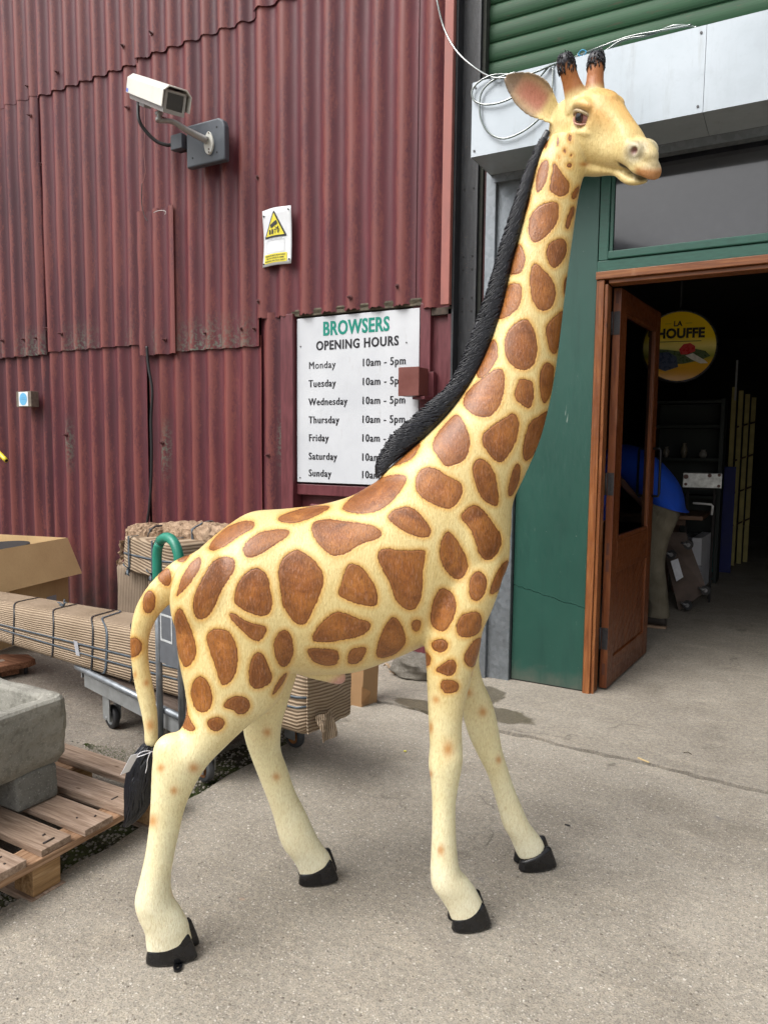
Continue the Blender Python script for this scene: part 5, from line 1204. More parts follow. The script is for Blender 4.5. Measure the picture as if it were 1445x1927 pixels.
tg_.tube([c+np.array([.02*math.cos(t), .004*math.sin(3*t), .014*math.sin(t)]) for t in np.linspace(0, 6.28, 14)], .0035, 6); tag(tg_.build('blue_tie', plain('blue_string', (.05,.25,.40), .6)), 'small blue string tie round the hose above the housing', 'string')
# yellow pipe at the far left
yp = MB(); a_, b_ = at_y(-40, 812, 3.9), at_y(13, 867, 3.9)
dirp = (b_-a_)/np.linalg.norm(b_-a_); yp.tube(spline([b_+np.array([-1.05, .40, .42]), b_+np.array([-1.0, .20, .42]), b_-dirp*.62, b_-dirp*.3, b_], 6), .019, 14)
yo = yp.build('yellow_pipe', plain('yellow_plastic_pipe', (.72,.60,.03), .4, var=.08)); tag(yo, 'end of a yellow plastic pipe sloping out from the far left of the red wall', 'pipe')
m = MB(); m.cyl(b_+dirp*.0005, b_+dirp*.001, .014, 16); m.build('pipe_mouth', DARK, yo)
# ================================================================== PALLET AND TROUGH
def wood_mat(name, tones, axis, sc=1.0, rough=.75):
    st_ = [1, 1, 1]; st_[axis] = .07
    k = NT(name, rough, spec=.3); v = k.map(tuple(st_)); oi = k.n('ObjectInfo'); vv = k.n('VectorMath'); vv.operation = 'ADD'
    k.l(v, vv.inputs[0]); cx_ = k.n('CombineXYZ')
    for i in range(3): k.l(k.math('MULTIPLY', oi.outputs['Random'], 11.0+i*7), cx_.inputs[i])
    k.l(cx_.outputs[0], vv.inputs[1]); v = vv.outputs[0]
    g = k.noise(30*sc, v, 5, .6, 2.2); f = k.noise(150*sc, v, 3, .6); big = k.noise(5, None, 4)
    c = k.ramp(g, [(.3, tones[0]), (.5, tones[1]), (.68, tones[2])]); c = k.mix(k.ramp(f, [(.42, .55), (.55, 0.0)]), c, k.mix(1.0, c, (.6,.56,.52), 'MULTIPLY'))
    c = k.mix(k.ramp(big, [(.45, 0.0), (.7, .5)]), c, k.mix(1.0, c, (.72,.72,.74), 'MULTIPLY'))
    c = k.mix(1.0, c, k.ramp(oi.outputs['Random'], [(0, (.86,.84,.82)), (1, (1.1,1.08,1.08))]), 'MULTIPLY')
    kn = k.voro(3.0, k.map((1.0 if axis == 0 else 2.6, 1.0 if axis == 1 else 2.6, 2.0), vec=vv.outputs[0] if False else None)); c = k.mix(k.ramp(kn, [(.025, .9), (.06, 0.0)]), c, (.10,.055,.03))
    k.color(c); k.bump(k.math('ADD', g, f), .35, .003); return k.m
PX = wood_mat('pallet_wood_weathered', ((.20,.135,.095), (.34,.25,.185), (.46,.355,.28)), 0); PY = wood_mat('pallet_wood_stringer', ((.20,.115,.06), (.36,.22,.13), (.50,.33,.21)), 1); PB = wood_mat('pallet_wood_block', ((.22,.12,.05), (.38,.235,.11), (.48,.32,.17)), 1, .7)
pal = thing('wooden_pallet', 'weathered wooden pallet lying half over the slab edge under the stone trough', 'pallet', (-2.02, 1.26, -.03))
PO = np.array(pal.location)
def pbox(name, a, b, mat, jit=.0015, bevel=.002, par=None):
    return MB().box(tuple(np.array(a)-PO), tuple(np.array(b)-PO), jit).build(name, mat, par or pal, bevel=bevel)
PX0, PX1 = -3.05, -2.015
slats = [(1.12, 1.22), (1.255, 1.352), (1.41, 1.52), (1.56, 1.675), (1.72, 1.835), (1.895, 1.995)]
for i, (a, b) in enumerate(slats):
    s_ = pbox('slat', (PX0, a, .121), (PX1+random.uniform(-.012, .012), b, .145), PX)
    for x in (-2.055, -2.10): 
        m = MB(); m.cyl((x-PO[0], (a+b)/2-PO[1]+random.uniform(-.03, .03), .1452-PO[2]), (x-PO[0], (a+b)/2-PO[1]+random.uniform(-.03, .03), .1460-PO[2]), .0035, 8); m.build('nail', plain('rusty_nail', (.03,.02,.018), .6) if 'rusty_nail' not in bpy.data.materials else bpy.data.materials['rusty_nail'], s_)
pbox('stringer_board', (-2.125, .85, .098), (-2.018, 2.01, .1205), PY); pbox('stringer_board', (-2.60, .85, .098), (-2.50, 2.01, .1205), PY); pbox('stringer_board', (-3.05, .85, .098), (-2.95, 2.01, .1205), PY)
for y0, y1 in ((1.375, 1.475), (1.87, 1.99), (.86, .96)):
    for x0, x1 in ((-2.12, -2.022), (-2.60, -2.50), (-3.05, -2.95)): pbox('block', (x0, y0, .005), (x1, y1, .0975), PB, bevel=.003)
for y0, y1 in ((1.362, 1.485), (1.865, 1.995), (.85, .97)): pbox('bottom_board', (PX0, y0, -.016), (-2.012, y1, .0045), PX)
pal.location.z = 0; PO = np.array([-2.02, 1.26, 0.0])
for o in list(pal.children): o.location.z += -.03*0
pal.location = (-2.02, 1.26, -.03+.03); 
for o in pal.children: o.location = (0, 0, -.03)

def stone_mat(name, lo, hi):
    k = NT(name, .92, spec=.2); a = k.noise(4, None, 5, .6); b = k.noise(40, None, 5, .75); c_ = k.noise(160, None, 2)
    c = k.ramp(a, [(.3, lo), (.7, hi)]); c = k.mix(k.ramp(b, [(.38, .6), (.5, 0.0)]), c, k.mix(1.0, c, (.62,.62,.60), 'MULTIPLY')); c = k.mix(k.ramp(c_, [(.6, 0.0), (.7, .5)]), c, (.42,.41,.37))
    k.color(c); k.bump(k.math('ADD', b, k.math('MULTIPLY', k.noise(14, None, 3), 1.3)), .8, .008); return k.m
STONE = stone_mat('weathered_grey_stone', (.20,.195,.17), (.33,.32,.28))
def rough_mesh(o, disp=.006, size=.05, lev=3, simple=True):
    s = o.modifiers.new('sub', 'SUBSURF'); s.subdivision_type = 'SIMPLE' if simple else 'CATMULL_CLARK'; s.levels = s.render_levels = lev
    t = bpy.data.textures.new('lumps', 'CLOUDS'); t.noise_scale = size; t.noise_depth = 3
    d = o.modifiers.new('disp', 'DISPLACE'); d.texture = t; d.strength = disp; d.mid_level = .5
    for p in o.data.polygons: p.use_smooth = True
tr = thing('stone_trough', 'big rough grey stone trough standing on a stone block on the pallet', 'trough', (-2.5, 1.35, .145))
TX0, TX1, TY0, TY1, TZ0, TZ1 = -3.15, -2.29, 1.05, 1.735, .262, .515
def rrect(x0, x1, y0, y1, r, z, n=6):
    out = []
    for cx, cy, a0 in ((x1-r, y1-r, 0), (x0+r, y1-r, 90), (x0+r, y0+r, 180), (x1-r, y0+r, 270)):
        for k_ in range(n+1): a = rad(a0+90*k_/n); out.append(np.array([cx+r*math.cos(a)+2.5, cy+r*math.sin(a)-1.35, z-.145]))
    return out
rings = []
for ins, z in ((.06, TZ0), (.025, TZ0+.006), (.008, TZ0+.035), (.0, TZ0+.12), (.0, TZ1-.04), (.004, TZ1-.012), (.014, TZ1-.002), (.03, TZ1+.001), (.055, TZ1-.002), (.066, TZ1-.014), (.072, TZ1-.05), (.085, TZ1-.15), (.12, TZ1-.175), (.2, TZ1-.18)):
    rings.append(rrect(TX0+ins, TX1-ins, TY0+ins, TY1-ins, max(.02, .045-ins*.1), z))
m = MB(); m.loft(rings); to = m.build('basin', STONE, tr); rough_mesh(to, .018, .05, 3)
ped = thing('stone_block', 'small grey stone block carrying the trough on the pallet', 'stone block', (-2.39, 1.60, .145))
m = MB(); m.hexa([(-.135,-.085,.001),(.095,-.085,.001),(.10,.075,.001),(-.135,.08,.001),(-.13,-.09,.125),(.085,-.085,.125),(.085,.08,.125),(-.13,.085,.125)])
po = m.build('block', stone_mat('smooth_grey_stone', (.15,.15,.135), (.20,.195,.175)), ped, bevel=.012, seg=3); rough_mesh(po, .004, .05, 3)
ped2 = thing('stone_block', 'second stone block under the hidden left end of the trough', 'stone block', (-3.0, 1.2, .145)); ped.name = 'stone_block'
bpy.data.objects.remove(ped2)
m = MB(); m.hexa([(-3.08,1.12,.146),(-2.88,1.12,.146),(-2.88,1.28,.146),(-3.08,1.28,.146),(-3.08,1.12,.27),(-2.88,1.12,.27),(-2.88,1.28,.27),(-3.08,1.28,.27)])

# wooden sled end at the left edge
sl_ = thing('wooden_skid', 'worn reddish wooden skid with a slot and a bolt, at the left edge', 'skid', (-4.2, 2.8, -.01), 0)
OW = wood_mat('oily_red_brown_wood', ((.13,.055,.03), (.24,.11,.06), (.36,.19,.11)), 0)
c0 = at_z(72, 1250, .055); e1 = at_z(0, 1262, .06); e2 = at_z(0, 1214, .09)
def SL(p): return tuple(np.asarray(p)-np.array(sl_.location))
dd = e1-c0; dd[2] = 0; dd /= np.linalg.norm(dd); pp = np.array([-dd[1], dd[0], 0]); pp = pp if pp[1] > 0 else -pp
def Q(a, b, z): return SL(c0*np.array([1, 1, 0])+dd*a+pp*b+np.array([0, 0, z]))
m = MB(); pl = [(0,.03),(.05,0),(1.1,-.02),(1.1,.32),(.12,.27),(.0,.16)]; n=len(pl)
vs = [Q(a, b, .045) for a, b in pl]+[Q(a+.005, b, .085) for a, b in pl]; m.add(vs, [tuple(range(n))[::-1], tuple(range(n, 2*n))]+[(i, (i+1) % n, n+(i+1) % n, n+i) for i in range(n)]); m.build('deck_board', OW, sl_, bevel=.006)
m = MB(); m.hexa([Q(.16,.10,.0852),Q(.30,.10,.0852),Q(.30,.15,.0852),Q(.16,.15,.0852),Q(.16,.10,.0862),Q(.30,.10,.0862),Q(.30,.15,.0862),Q(.16,.15,.0862)]); m.build('slot_plate', plain('pale_worn_slot', (.30,.24,.19), .8), sl_)
for a in (.10, .85): m = MB(); m.hexa([Q(a,.03,.008),Q(a+.1,.03,.008),Q(a+.1,.26,.008),Q(a,.26,.008),Q(a,.03,.0448),Q(a+.1,.03,.0448),Q(a+.1,.26,.0448),Q(a,.26,.0448)]); m.build('runner', OW, sl_, bevel=.003)
m = MB(); m.cyl(Q(.06, .035, .0), Q(.06, .035, .0448), .012, 10); m.build('bolt', hg, sl_)

# ================================================================== PLATFORM TROLLEY
T_a = at_z(215, 1362, 0); T_b = at_z(378, 1492, 0); td = T_b-T_a; td[2] = 0; td /= np.linalg.norm(td); trz = math.atan2(td[1], td[0])+rad(6)
tro = thing('platform_trolley', 'grey metal platform trolley loaded with a long wrapped bundle', 'trolley', (T_a[0]-.22-.08*math.cos(trz), T_a[1]-.02-.08*math.sin(trz), -.006), trz)
TM = plain('galvanised_tube_grey', (.23,.25,.27), .42, .6, var=.2, scale=30); TM2 = plain('trolley_channel_grey', (.24,.25,.25), .5, .3, var=.2, scale=20)
DECK = wood_mat('worn_plywood_deck', ((.075,.055,.045), (.125,.095,.078), (.18,.14,.115)), 0)
TLn, TWd, TZ = 1.30, .60, .265
m = MB(); m.box((0.02, 0.02, TZ-.02), (TLn-.02, TWd-.02, TZ)); m.build('deck', DECK, tro, bevel=.002)
rp = []
for cx, cy, a0 in ((TLn-.05, .05, -90), (TLn-.05, TWd-.05, 0), (.05, TWd-.05, 90), (.05, .05, 180)):
    for k_ in range(6): a = rad(a0+90*k_/5); rp.append(np.array([cx+.05*math.cos(a), cy+.05*math.sin(a), TZ+.004]))
rp.append(rp[0]); m = MB(); m.tube(rp, .016, 10); m.build('rim_tube', TM, tro)
m = MB(); m.box((.12, .0, TZ-.085), (TLn-.05, .014, TZ-.016)); m.build('side_channel', TM2, tro, bevel=.002)
m = MB(); m.box((.12, TWd-.014, TZ-.085), (TLn-.05, TWd, TZ-.016)); m.build('side_channel', TM2, tro, bevel=.002)
for x in (.06, .10): m = MB(); m.box((x, .01, TZ-.05), (x+.014, .03, TZ-.022)); m.build('bracket', TM2, tro)
TY_ = plain('grey_rubber_tyre', (.05,.052,.055), .7, var=.3); OR_ = plain('rusty_orange_wheel_hub', (.30,.12,.03), .6, var=.35, scale=25); BK_ = plain('black_rubber_tyre', (.015,.015,.017), .6, var=.3)
def wheel(x, y, r, w, tyre, rim, rot=0):
    wq = bpy.data.objects.new('wheel', None); COL.objects.link(wq); wq.parent = tro; wq.location = (x, y, r); wq.rotation_euler = (0, 0, rot)
    def lathe(pr, n=28): return [[np.array([rr*math.cos(t), yy, rr*math.sin(t)]) for t in np.linspace(0, 2*math.pi, n, endpoint=False)] for rr, yy in pr]
    m = MB(); m.loft(lathe([(r*.66,-w/2),(r*.86,-w/2),(r*.97,-w*.38),(r,-w*.2),(r,w*.2),(r*.97,w*.38),(r*.86,w/2),(r*.66,w/2),(r*.66,-w/2)]), caps=False); m.build('tyre', tyre, wq)
    m = MB(); m.loft(lathe([(.01,-w*.5),(r*.3,-w*.5),(r*.32,-w*.2),(r*.55,-w*.2),(r*.6,-w*.42),(r*.66,-w*.42),(r*.66,w*.42),(r*.3,w*.3),(.01,w*.5)])); m.build('rim', rim, wq)
    m = MB(); m.box((x-.035, y-w/2-.016, r-.01), (x+.035, y-w/2-.010, TZ-.086)); m.box((x-.035, y+w/2+.010, r-.01), (x+.035, y+w/2+.016, TZ-.086)); m.box((x-.045, y-w/2-.03, TZ-.0858), (x+.045, y+w/2+.03, TZ-.078)); m.cyl((x, y-w/2-.02, r), (x, y+w/2+.02, r), .01, 10); m.build('fork', TM2, tro)
wheel(.32, .05, .060, .032, BK_, TM2, .0); wheel(TLn-.14, .05, .060, .034, TY_, OR_); wheel(.32, TWd-.05, .060, .032, BK_, TM2); wheel(TLn-.14, TWd-.05, .060, .034, TY_, OR_)
# upright frame on the near side with a name plate and a hose-wrapped hoop
tl0 = np.array(tro.location); ctz, stz = math.cos(trz), math.sin(trz)
def TLc(p): d = np.asarray(p, float)-tl0; return np.array([d[0]*ctz+d[1]*stz, -d[0]*stz+d[1]*ctz, d[2]])
UY = 2.46
u0 = TLc(at_y(306, 1390, UY)); u1 = TLc(at_y(303, 1075, UY))
UX = .36
pb, pt_, pm = TLc(at_y(308, 1392, UY)), TLc(at_y(302, 1072, UY)), TLc(at_y(359, 1045, UY))
X0 = (pb[0]+pt_[0])/2+.255; YU = -.03; X1 = X0+.18
m = MB(); m.tube([(X0, YU, .03), (X0, YU, .955)], .0145, 10); m.build('upright', TM, tro)
m = MB(); m.tube([(X1, YU, .20), (X1, YU, .955)], .0145, 10); m.build('upright', TM, tro)
hoop = [np.array([X0+.09-.09*math.cos(t), YU, .955+.09*math.sin(t)*1.1]) for t in np.linspace(0, math.pi, 22)]
m = MB(); m.tube(hoop, .016, 10); m.build('hoop', TM, tro)
GH_ = NT('green_hose_sleeve', .35, spec=.5); gn = GH_.noise(9, None, 3); GH_.color(GH_.ramp(gn, [(.3, (.01,.15,.10)), (.7, (.02,.23,.155))])); wv = GH_.noise(1.0, GH_.map((20, 20, 420)), 2); GH_.bump(wv, .4, .002)
full = [np.array([X0, YU, .82]), np.array([X0, YU, .88])]+hoop+[np.array([X1, YU, .88])]
m = MB(); i0 = 8; m.tube(full[:i0], .0205, 14); m.tube([full[i0]+np.array([-.004, 0, .003])]+full[i0+1:], .0215, 14); m.build('hose_sleeve', GH_.m, tro)
bt = MB(); r_ = random.Random(2)
for i in range(7): z = .80+.006*i; bt.tube([np.array([X0+(.0215+r_.uniform(-.001, .002))*math.cos(t), YU+.0215*math.sin(t), z+.005*math.sin(t+i)]) for t in np.linspace(0, 6.283, 16)], .0042, 6)
bt.build('blue_tie', plain('blue_twine', (.01,.27,.55), .5, var=.2), tro)
m = MB(); m.box((X0+.018, YU-.006, .50), (X1-.018, YU+.004, .83)); npl = m.build('name_panel', plain('dark_grey_panel', (.12,.13,.145), .5, .2, var=.15), tro, bevel=.002)
LB = plain('worn_label_white', (.48,.50,.50), .5, var=.2, scale=60)
for a_, b_ in (((X0+.030, .60), (X0+.125, .609)), ((X0+.030, .711), (X0+.125, .72)), ((X0+.030, .6095), (X0+.038, .7105)), ((X0+.117, .6095), (X0+.125, .7105))):
    m = MB(); m.box((a_[0], YU-.0075, a_[1]), (b_[0], YU-.0065, b_[1])); m.build('label_border', LB, npl)
m = MB(); m.tube([(X1-.01, YU+.01, .50), (X1-.04, YU+.02, .28)], .006, 6); m.build('brace', TM2, tro)

# ================================================================== WRAPPED BUNDLES
def kraft(name, axis, pitch=.0125, base=((.31,.235,.16), (.42,.33,.24)), bump=.8):
    k = NT(name, .85, spec=.2); s = k.attr('rib'); w = k.math('SINE', k.math('MULTIPLY', k.math('ADD', s, k.math('MULTIPLY', k.noise(7, None, 3), .007)), 2*math.pi/pitch))
    w01 = k.math('MULTIPLY_ADD', w, .5, .5); n_ = k.noise(4, None, 5, .6); f = k.noise(60, None, 4, .7); c = k.ramp(n_, [(.3, base[0]), (.7, base[1])])
    c = k.mix(k.ramp(w01, [(.05, .85), (.6, 0.0)]), c, k.mix(1.0, c, (.36,.31,.27), 'MULTIPLY')); c = k.mix(k.ramp(f, [(.55, 0.0), (.75, .4)]), c, k.mix(1.0, c, (.7,.66,.6), 'MULTIPLY'))
    k.color(c); k.bump(k.math('MULTIPLY_ADD', f, .3, w01), bump, .004); return k.m
KR = kraft('single_faced_corrugated_paper', 0)
STRAP = plain('dark_plastic_strap', (.022,.024,.028), .4, var=.3, scale=40); STRAPG = plain('grey_blue_strap', (.07,.09,.11), .4, var=.3, scale=40)
def bundle(name, label, P0, P1, h, w, mat, n_len=60, bulge=.012, seed=0, sq=3.2, taper=(1, 1), z_off=0, slump=0.0):
    """long pad between P0 and P1 (centres of the underside), height h, width w, with ribs running along its length"""
    P0, P1 = np.array(P0, float), np.array(P1, float); d = P1-P0; L = np.linalg.norm(d); d /= L; s = np.array([d[1], -d[0], 0]); s /= np.linalg.norm(s); u = np.cross(s, d)*-1
    if u[2] < 0: u = -u
    r = random.Random(seed); o = thing(name, label, 'bundle', tuple(P0)); n = 44; rings = []; ribs = []
    ph = [r.uniform(0, 6) for _ in range(4)]
    for i in range(n_len+1):
        t = i/n_len; ring = []; endf = min(1, min(t, 1-t)*L/.02+.85)
        hh = h*(1+.03*math.sin(5*t+ph[0]))*(taper[0]+(taper[1]-taper[0])*t); ww = w*(1+.03*math.sin(4*t+ph[1]))
        for k_ in range(n):
            a = 2*math.pi*k_/n-math.pi/2; ca, sa = math.cos(a), math.sin(a); x = math.copysign(abs(ca)**(2/sq), ca); z = math.copysign(abs(sa)**(2/sq), sa)
            p = P0+d*L*t+s*(ww/2*x*endf+slump*z*.5*ww)+u*(hh/2+hh/2*z*endf+bulge*math.sin(3*a+t*7+ph[2])*.3)-np.array(P0)
            ring.append(p)
        rings.append(ring)
    m = MB(); m.loft(rings); q = m.build('wrapping', mat, o); me = q.data
    per = np.zeros(n)
    R0 = rings[n_len//2]
    for k_ in range(1, n): per[k_] = per[k_-1]+np.linalg.norm(R0[k_]-R0[k_-1])
    at = me.attributes.new('rib', 'FLOAT', 'POINT'); at.data.foreach_set('value', [per[k_] for _ in range(n_len+1) for k_ in range(n)])
    q['_'] = 0; del q['_']
    return o, rings, (P0, d, s, u, L)
def strap_on(o, rings, t, mat, w=.012, slant=0.0, off=.0025, name='strap'):
    n = len(rings[0]); m = MB(); A = []; B = []
    for k_ in range(n+1):
        kk_ = k_ % n; tt = t+slant*math.sin(2*math.pi*k_/n); 
        def P(f):
            x = min(max(f, 0), 1)*(len(rings)-1); i = min(int(x), len(rings)-2); q = x-i; c = np.mean(rings[i], 0)*(1-q)+np.mean(rings[i+1], 0)*q
            p = rings[i][kk_]*(1-q)+rings[i+1][kk_]*q; dv = p-c; return p+dv/np.linalg.norm(dv)*off
        A.append(P(tt-w/2)); B.append(P(tt+w/2))
    m.add(A+B, [(i, i+1, n+1+i+1, n+1+i) for i in range(n)], True); q = m.build(name, mat, o); sdm = q.modifiers.new('t', 'SOLIDIFY'); sdm.thickness = .0015; return q
bs = at_z(130, 1244, .272); be = at_z(660, 1404, .29)
dv_ = be-bs; dv_ /= np.linalg.norm(dv_); sid = np.array([-dv_[1], dv_[0], 0]); sid /= np.linalg.norm(sid)
P0 = bs-dv_*1.25+sid*.15+np.array([0, 0, .04]); P1 = be+sid*.15
lbn, lr, lf = bundle('long_wrapped_bundle', 'long flat load wrapped in ribbed corrugated paper lying on the trolley', P0-np.array([0,.06,.035]), P1-dv_*.20-np.array([0,.05,.012]), .325, .28, KR, seed=4, sq=5.2, taper=(.62, 1.08), slump=-.07)
Lb = lf[4]
for t in (.22, .355, .475, .585, .90): strap_on(lbn, lr, t, STRAP, .0045, .045)
strap_on(lbn, lr, .50, STRAPG, .006, .06)
# lengthwise straps along the near face
def long_strap(o, rings, ks, mat, w=.010, t0=0.0, t1=1.0, off=.003):
    m = MB(); A = []; B = []
    for i, ring in enumerate(rings):
        t = i/(len(rings)-1)
        if t < t0 or t > t1: continue
        n = len(ring); c = np.mean(ring, 0); kq = ks(t) % n; i0 = int(kq); f = kq-i0; p = ring[i0]*(1-f)+ring[(i0+1) % n]*f; dv = (p-c)/np.linalg.norm(p-c)
        A.append(p+dv*off+np.array([0, 0, w/2])); B.append(p+dv*off-np.array([0, 0, w/2]))
    n = len(A); m.add(A+B, [(i, i+1, n+i+1, n+i) for i in range(n-1)], True); q = m.build('strap', mat, o); q.modifiers.new('t', 'SOLIDIFY').thickness = .0015; return q
near_k = 11 if lr[30][11][1] < lr[30][33][1] else 33; up_s = 1 if near_k == 11 else -1
long_strap(lbn, lr, lambda t: near_k+.12*math.sin(t*5), STRAPG, .010); long_strap(lbn, lr, lambda t: near_k-.55*up_s+.2*math.sin(t*5+1), STRAPG, .009)
def face_pt(rings, t, kq, off):
    x = t*(len(rings)-1); i = int(x); ring = rings[i]; c = np.mean(ring, 0); p = ring[int(kq) % len(ring)]; dv = (p-c)/np.linalg.norm(p-c); return p+dv*off
# tape window, knot and torn flap
a_ = face_pt(lr, .475, near_k, .007)+np.array([0, 0, .02]); b_ = a_
m = MB(); q0 = a_; ex = lf[1]*.035; ez = np.array([0, 0, .075]); m.add([q0, q0+ex, q0+ex*1.6-ez, q0+ex*.6-ez], [(0, 1, 2, 3)]); q = m.build('tape_patch', plain('silvery_tape', (.38,.39,.42), .25, var=.3, scale=30), lbn); q.modifiers.new('t', 'SOLIDIFY').thickness = .001
kt = MB(); kp = face_pt(lr, .355, 22, .006); 
for dx, dz in ((-.07, .012), (-.05, -.004), (.012, .035), (.02, .02)): kt.tube([kp, kp+np.array([dx*.6, 0, dz]), kp+np.array([dx, .01, dz*.8])], [.004, .005, .002], 6)
kt.build('knot', STRAPG, lbn)
# folded end with crumpled flap
en = thing('x', 'x', 'bundle'); bpy.data.objects.remove(en)
Ec = np.mean(lr[-1], 0); Dn, Sn, Un = lf[1], lf[2], lf[3]
nr = -1 if Sn[1] > 0 else 1                      # near side direction
m = MB(); r = random.Random(8); g = []
for j in range(9):
    row = []
    for i in range(9):
        s_ = (i/8-.5)*.275; z_ = (j/8-.5)*.30; b_ = .004+.012*max(0, 1-abs(i-4)/4)*max(0, 1-abs(j-3)/4)
        row.append(Ec+Sn*s_+Un*z_+Dn*(b_+r.uniform(-.003, .004)))
    g += row
fs = [(j*9+i, j*9+i+1, (j+1)*9+i+1, (j+1)*9+i) for j in range(8) for i in range(8)]
m.add(g, fs, False); eo = m.build('folded_end', KR, lbn); eo.data.attributes.new('rib', 'FLOAT', 'POINT').data.foreach_set('value', [v.co.z*.9+v.co.x*.4 for v in eo.data.vertices]); eo.modifiers.new('t', 'SOLIDIFY').thickness = .004
m = MB(); cpt = Ec+Sn*nr*.10-Un*.10+Dn*.02; g = []
for j in range(6):
    for i in range(6): g.append(cpt+Sn*nr*(i/5-.9)*.09-Un*.03+Un*(j/5-.5)*.10+Dn*(.010+.012*math.sin(i*1.3+j)*r.uniform(.3, 1)+.03*(5-j)/5))
m.add(g, [(j*6+i, j*6+i+1, (j+1)*6+i+1, (j+1)*6+i) for j in range(5) for i in range(5)], False); eo = m.build('crumpled_flap', KR, lbn); eo.data.attributes.new('rib', 'FLOAT', 'POINT').data.foreach_set('value', [v.co.y+v.co.x for v in eo.data.vertices]); eo.modifiers.new('t', 'SOLIDIFY').thickness = .003
# tan card standing behind the right end
cdm = plain('tan_smooth_card', (.34,.20,.095), .7, var=.15, scale=5)
tp = thing('tan_card_box', 'narrow tan cardboard carton standing behind the right end of the long bundle', 'box', tuple(at_z(664, 1336, 0)+np.array([0, .06, 0])))
m = MB(); m.hexa([(-.10,0,-.005),(.02,.0,-.005),(.05,.12,-.005),(-.08,.12,-.005),(-.10,0,.46),(.045,.0,.46),(.07,.12,.46),(-.08,.12,.46)]); m.build('carton', cdm, tp, bevel=.003)
m = MB(); m.add([(.02,-.004,.02),(.045,.03,.02),(.06,.03,.085),(.025,-.006,.12)], [(0,1,2,3)]); m.build('torn_flap', plain('torn_card_edge', (.25,.13,.05), .8), tp).modifiers.new('t', 'SOLIDIFY').thickness = .003
# bundles stacked against the wall
YB = 3.62
def B(u, v, y=YB): return at_y(u, v, y)
KR2 = kraft('corrugated_paper_wide_ribs', 0, .022)
KR3 = kraft('corrugated_paper_vertical', 2, .016, ((.25,.195,.145), (.36,.285,.21)), .6)
def padded_box(name, label, lo, hi, mat, ribdir, seed, rz=0, tilt=0, sq=5, disp=.0):
    o = thing(name, label, 'bundle', ((lo[0]+hi[0])/2, (lo[1]+hi[1])/2, lo[2]), rz); sx, sy, sz = [(b-a)/2 for a, b in zip(lo, hi)]
    r = random.Random(seed); m = MB(); rings = []; n = 48
    for j in range(21):
        q = j/20; e = 1-.10*max(0, 1-min(q, 1-q)/.06)**2; ring = []
        for k_ in range(n):
            a = 2*math.pi*k_/n; ca, sa = math.cos(a), math.sin(a); x = math.copysign(abs(ca)**(2/sq), ca); y = math.copysign(abs(sa)**(2/sq), sa)
            wob = 1+.014*math.sin(3*a+seed+q*4)+.008*math.sin(7*a+q*9+seed)
            ring.append(np.array([sx*x*e*wob, sy*y*e*wob, q*2*sz+tilt*x*sx]))
        rings.append(ring)
    m.loft(rings); q = m.build('wrapping', mat, o); me = q.data
    vals = []
    for v in me.vertices: vals.append({0: v.co.z+.15*v.co.x, 1: v.co.x+v.co.y, 2: v.co.z*.7+v.co.y}[ribdir])
    me.attributes.new('rib', 'FLOAT', 'POINT').data.foreach_set('value', vals)
    return o, rings
a1, a2 = B(214, 1142), B(282, 1068)
u_o, _ = padded_box('upright_bundle', 'rounded upright paper bundle with vertical ribs, leftmost of the bundles by the wall', (a1[0], 3.60, .0), (a2[0], 3.86, a2[2]), KR3, 1, 3, sq=3)
a1, a2 = B(278, 1142), B(332, 1082)
u_o2, _ = padded_box('upright_bundle', 'narrow upright paper bundle behind the green hoop of the trolley', (a1[0], 3.58, .0), (a2[0]+.25, 3.84, a2[2]+.02), KR3, 1, 5, sq=4)
a1, a2 = B(233, 1072), B(345, 1018)
u_o3, r3 = padded_box('ribbed_bundle', 'ribbed corrugated paper block tied with grey tape, lying on the upright bundles', (a1[0], 3.52, a1[2]), (a2[0]+.12, 3.98, a2[2]), KR2, 0, 7, rz=rad(-14), sq=5)
strap_on(u_o3, [[np.array([p[2]*0+ring[k_][0], ring[k_][1], ring[k_][2]]) for k_, p in enumerate(ring)] for ring in r3], .5, STRAPG, .06, 0)
for sx_ in (-.18, .14):
    m = MB(); zz = (a2[2]-a1[2]); pts = [np.array([sx_, -.235, -.004]), np.array([sx_, -.237, zz*.5]), np.array([sx_, -.235, zz+.004]), np.array([sx_, 0, zz+.007]), np.array([sx_, .235, zz+.004])]
    A = [p+np.array([-.011, 0, 0]) for p in pts]; Bq = [p+np.array([.011, 0, 0]) for p in pts]; m.add(A+Bq, [(i, i+1, 5+i+1, 5+i) for i in range(4)]); q = m.build('strap', STRAPG, u_o3); q.modifiers.new('t', 'SOLIDIFY').thickness = .002
    m = MB()
    for dx, dz in ((-.05, .03), (.05, .02), (.03, -.05), (-.02, -.05)): m.tube([np.array([sx_, -.245, .03]), np.array([sx_+dx*.6, -.26, .03+dz*.7]), np.array([sx_+dx, -.25, .03+dz])], [.006, .010, .003], 6, flat=.3)
    m.build('knot', STRAPG, u_o3)
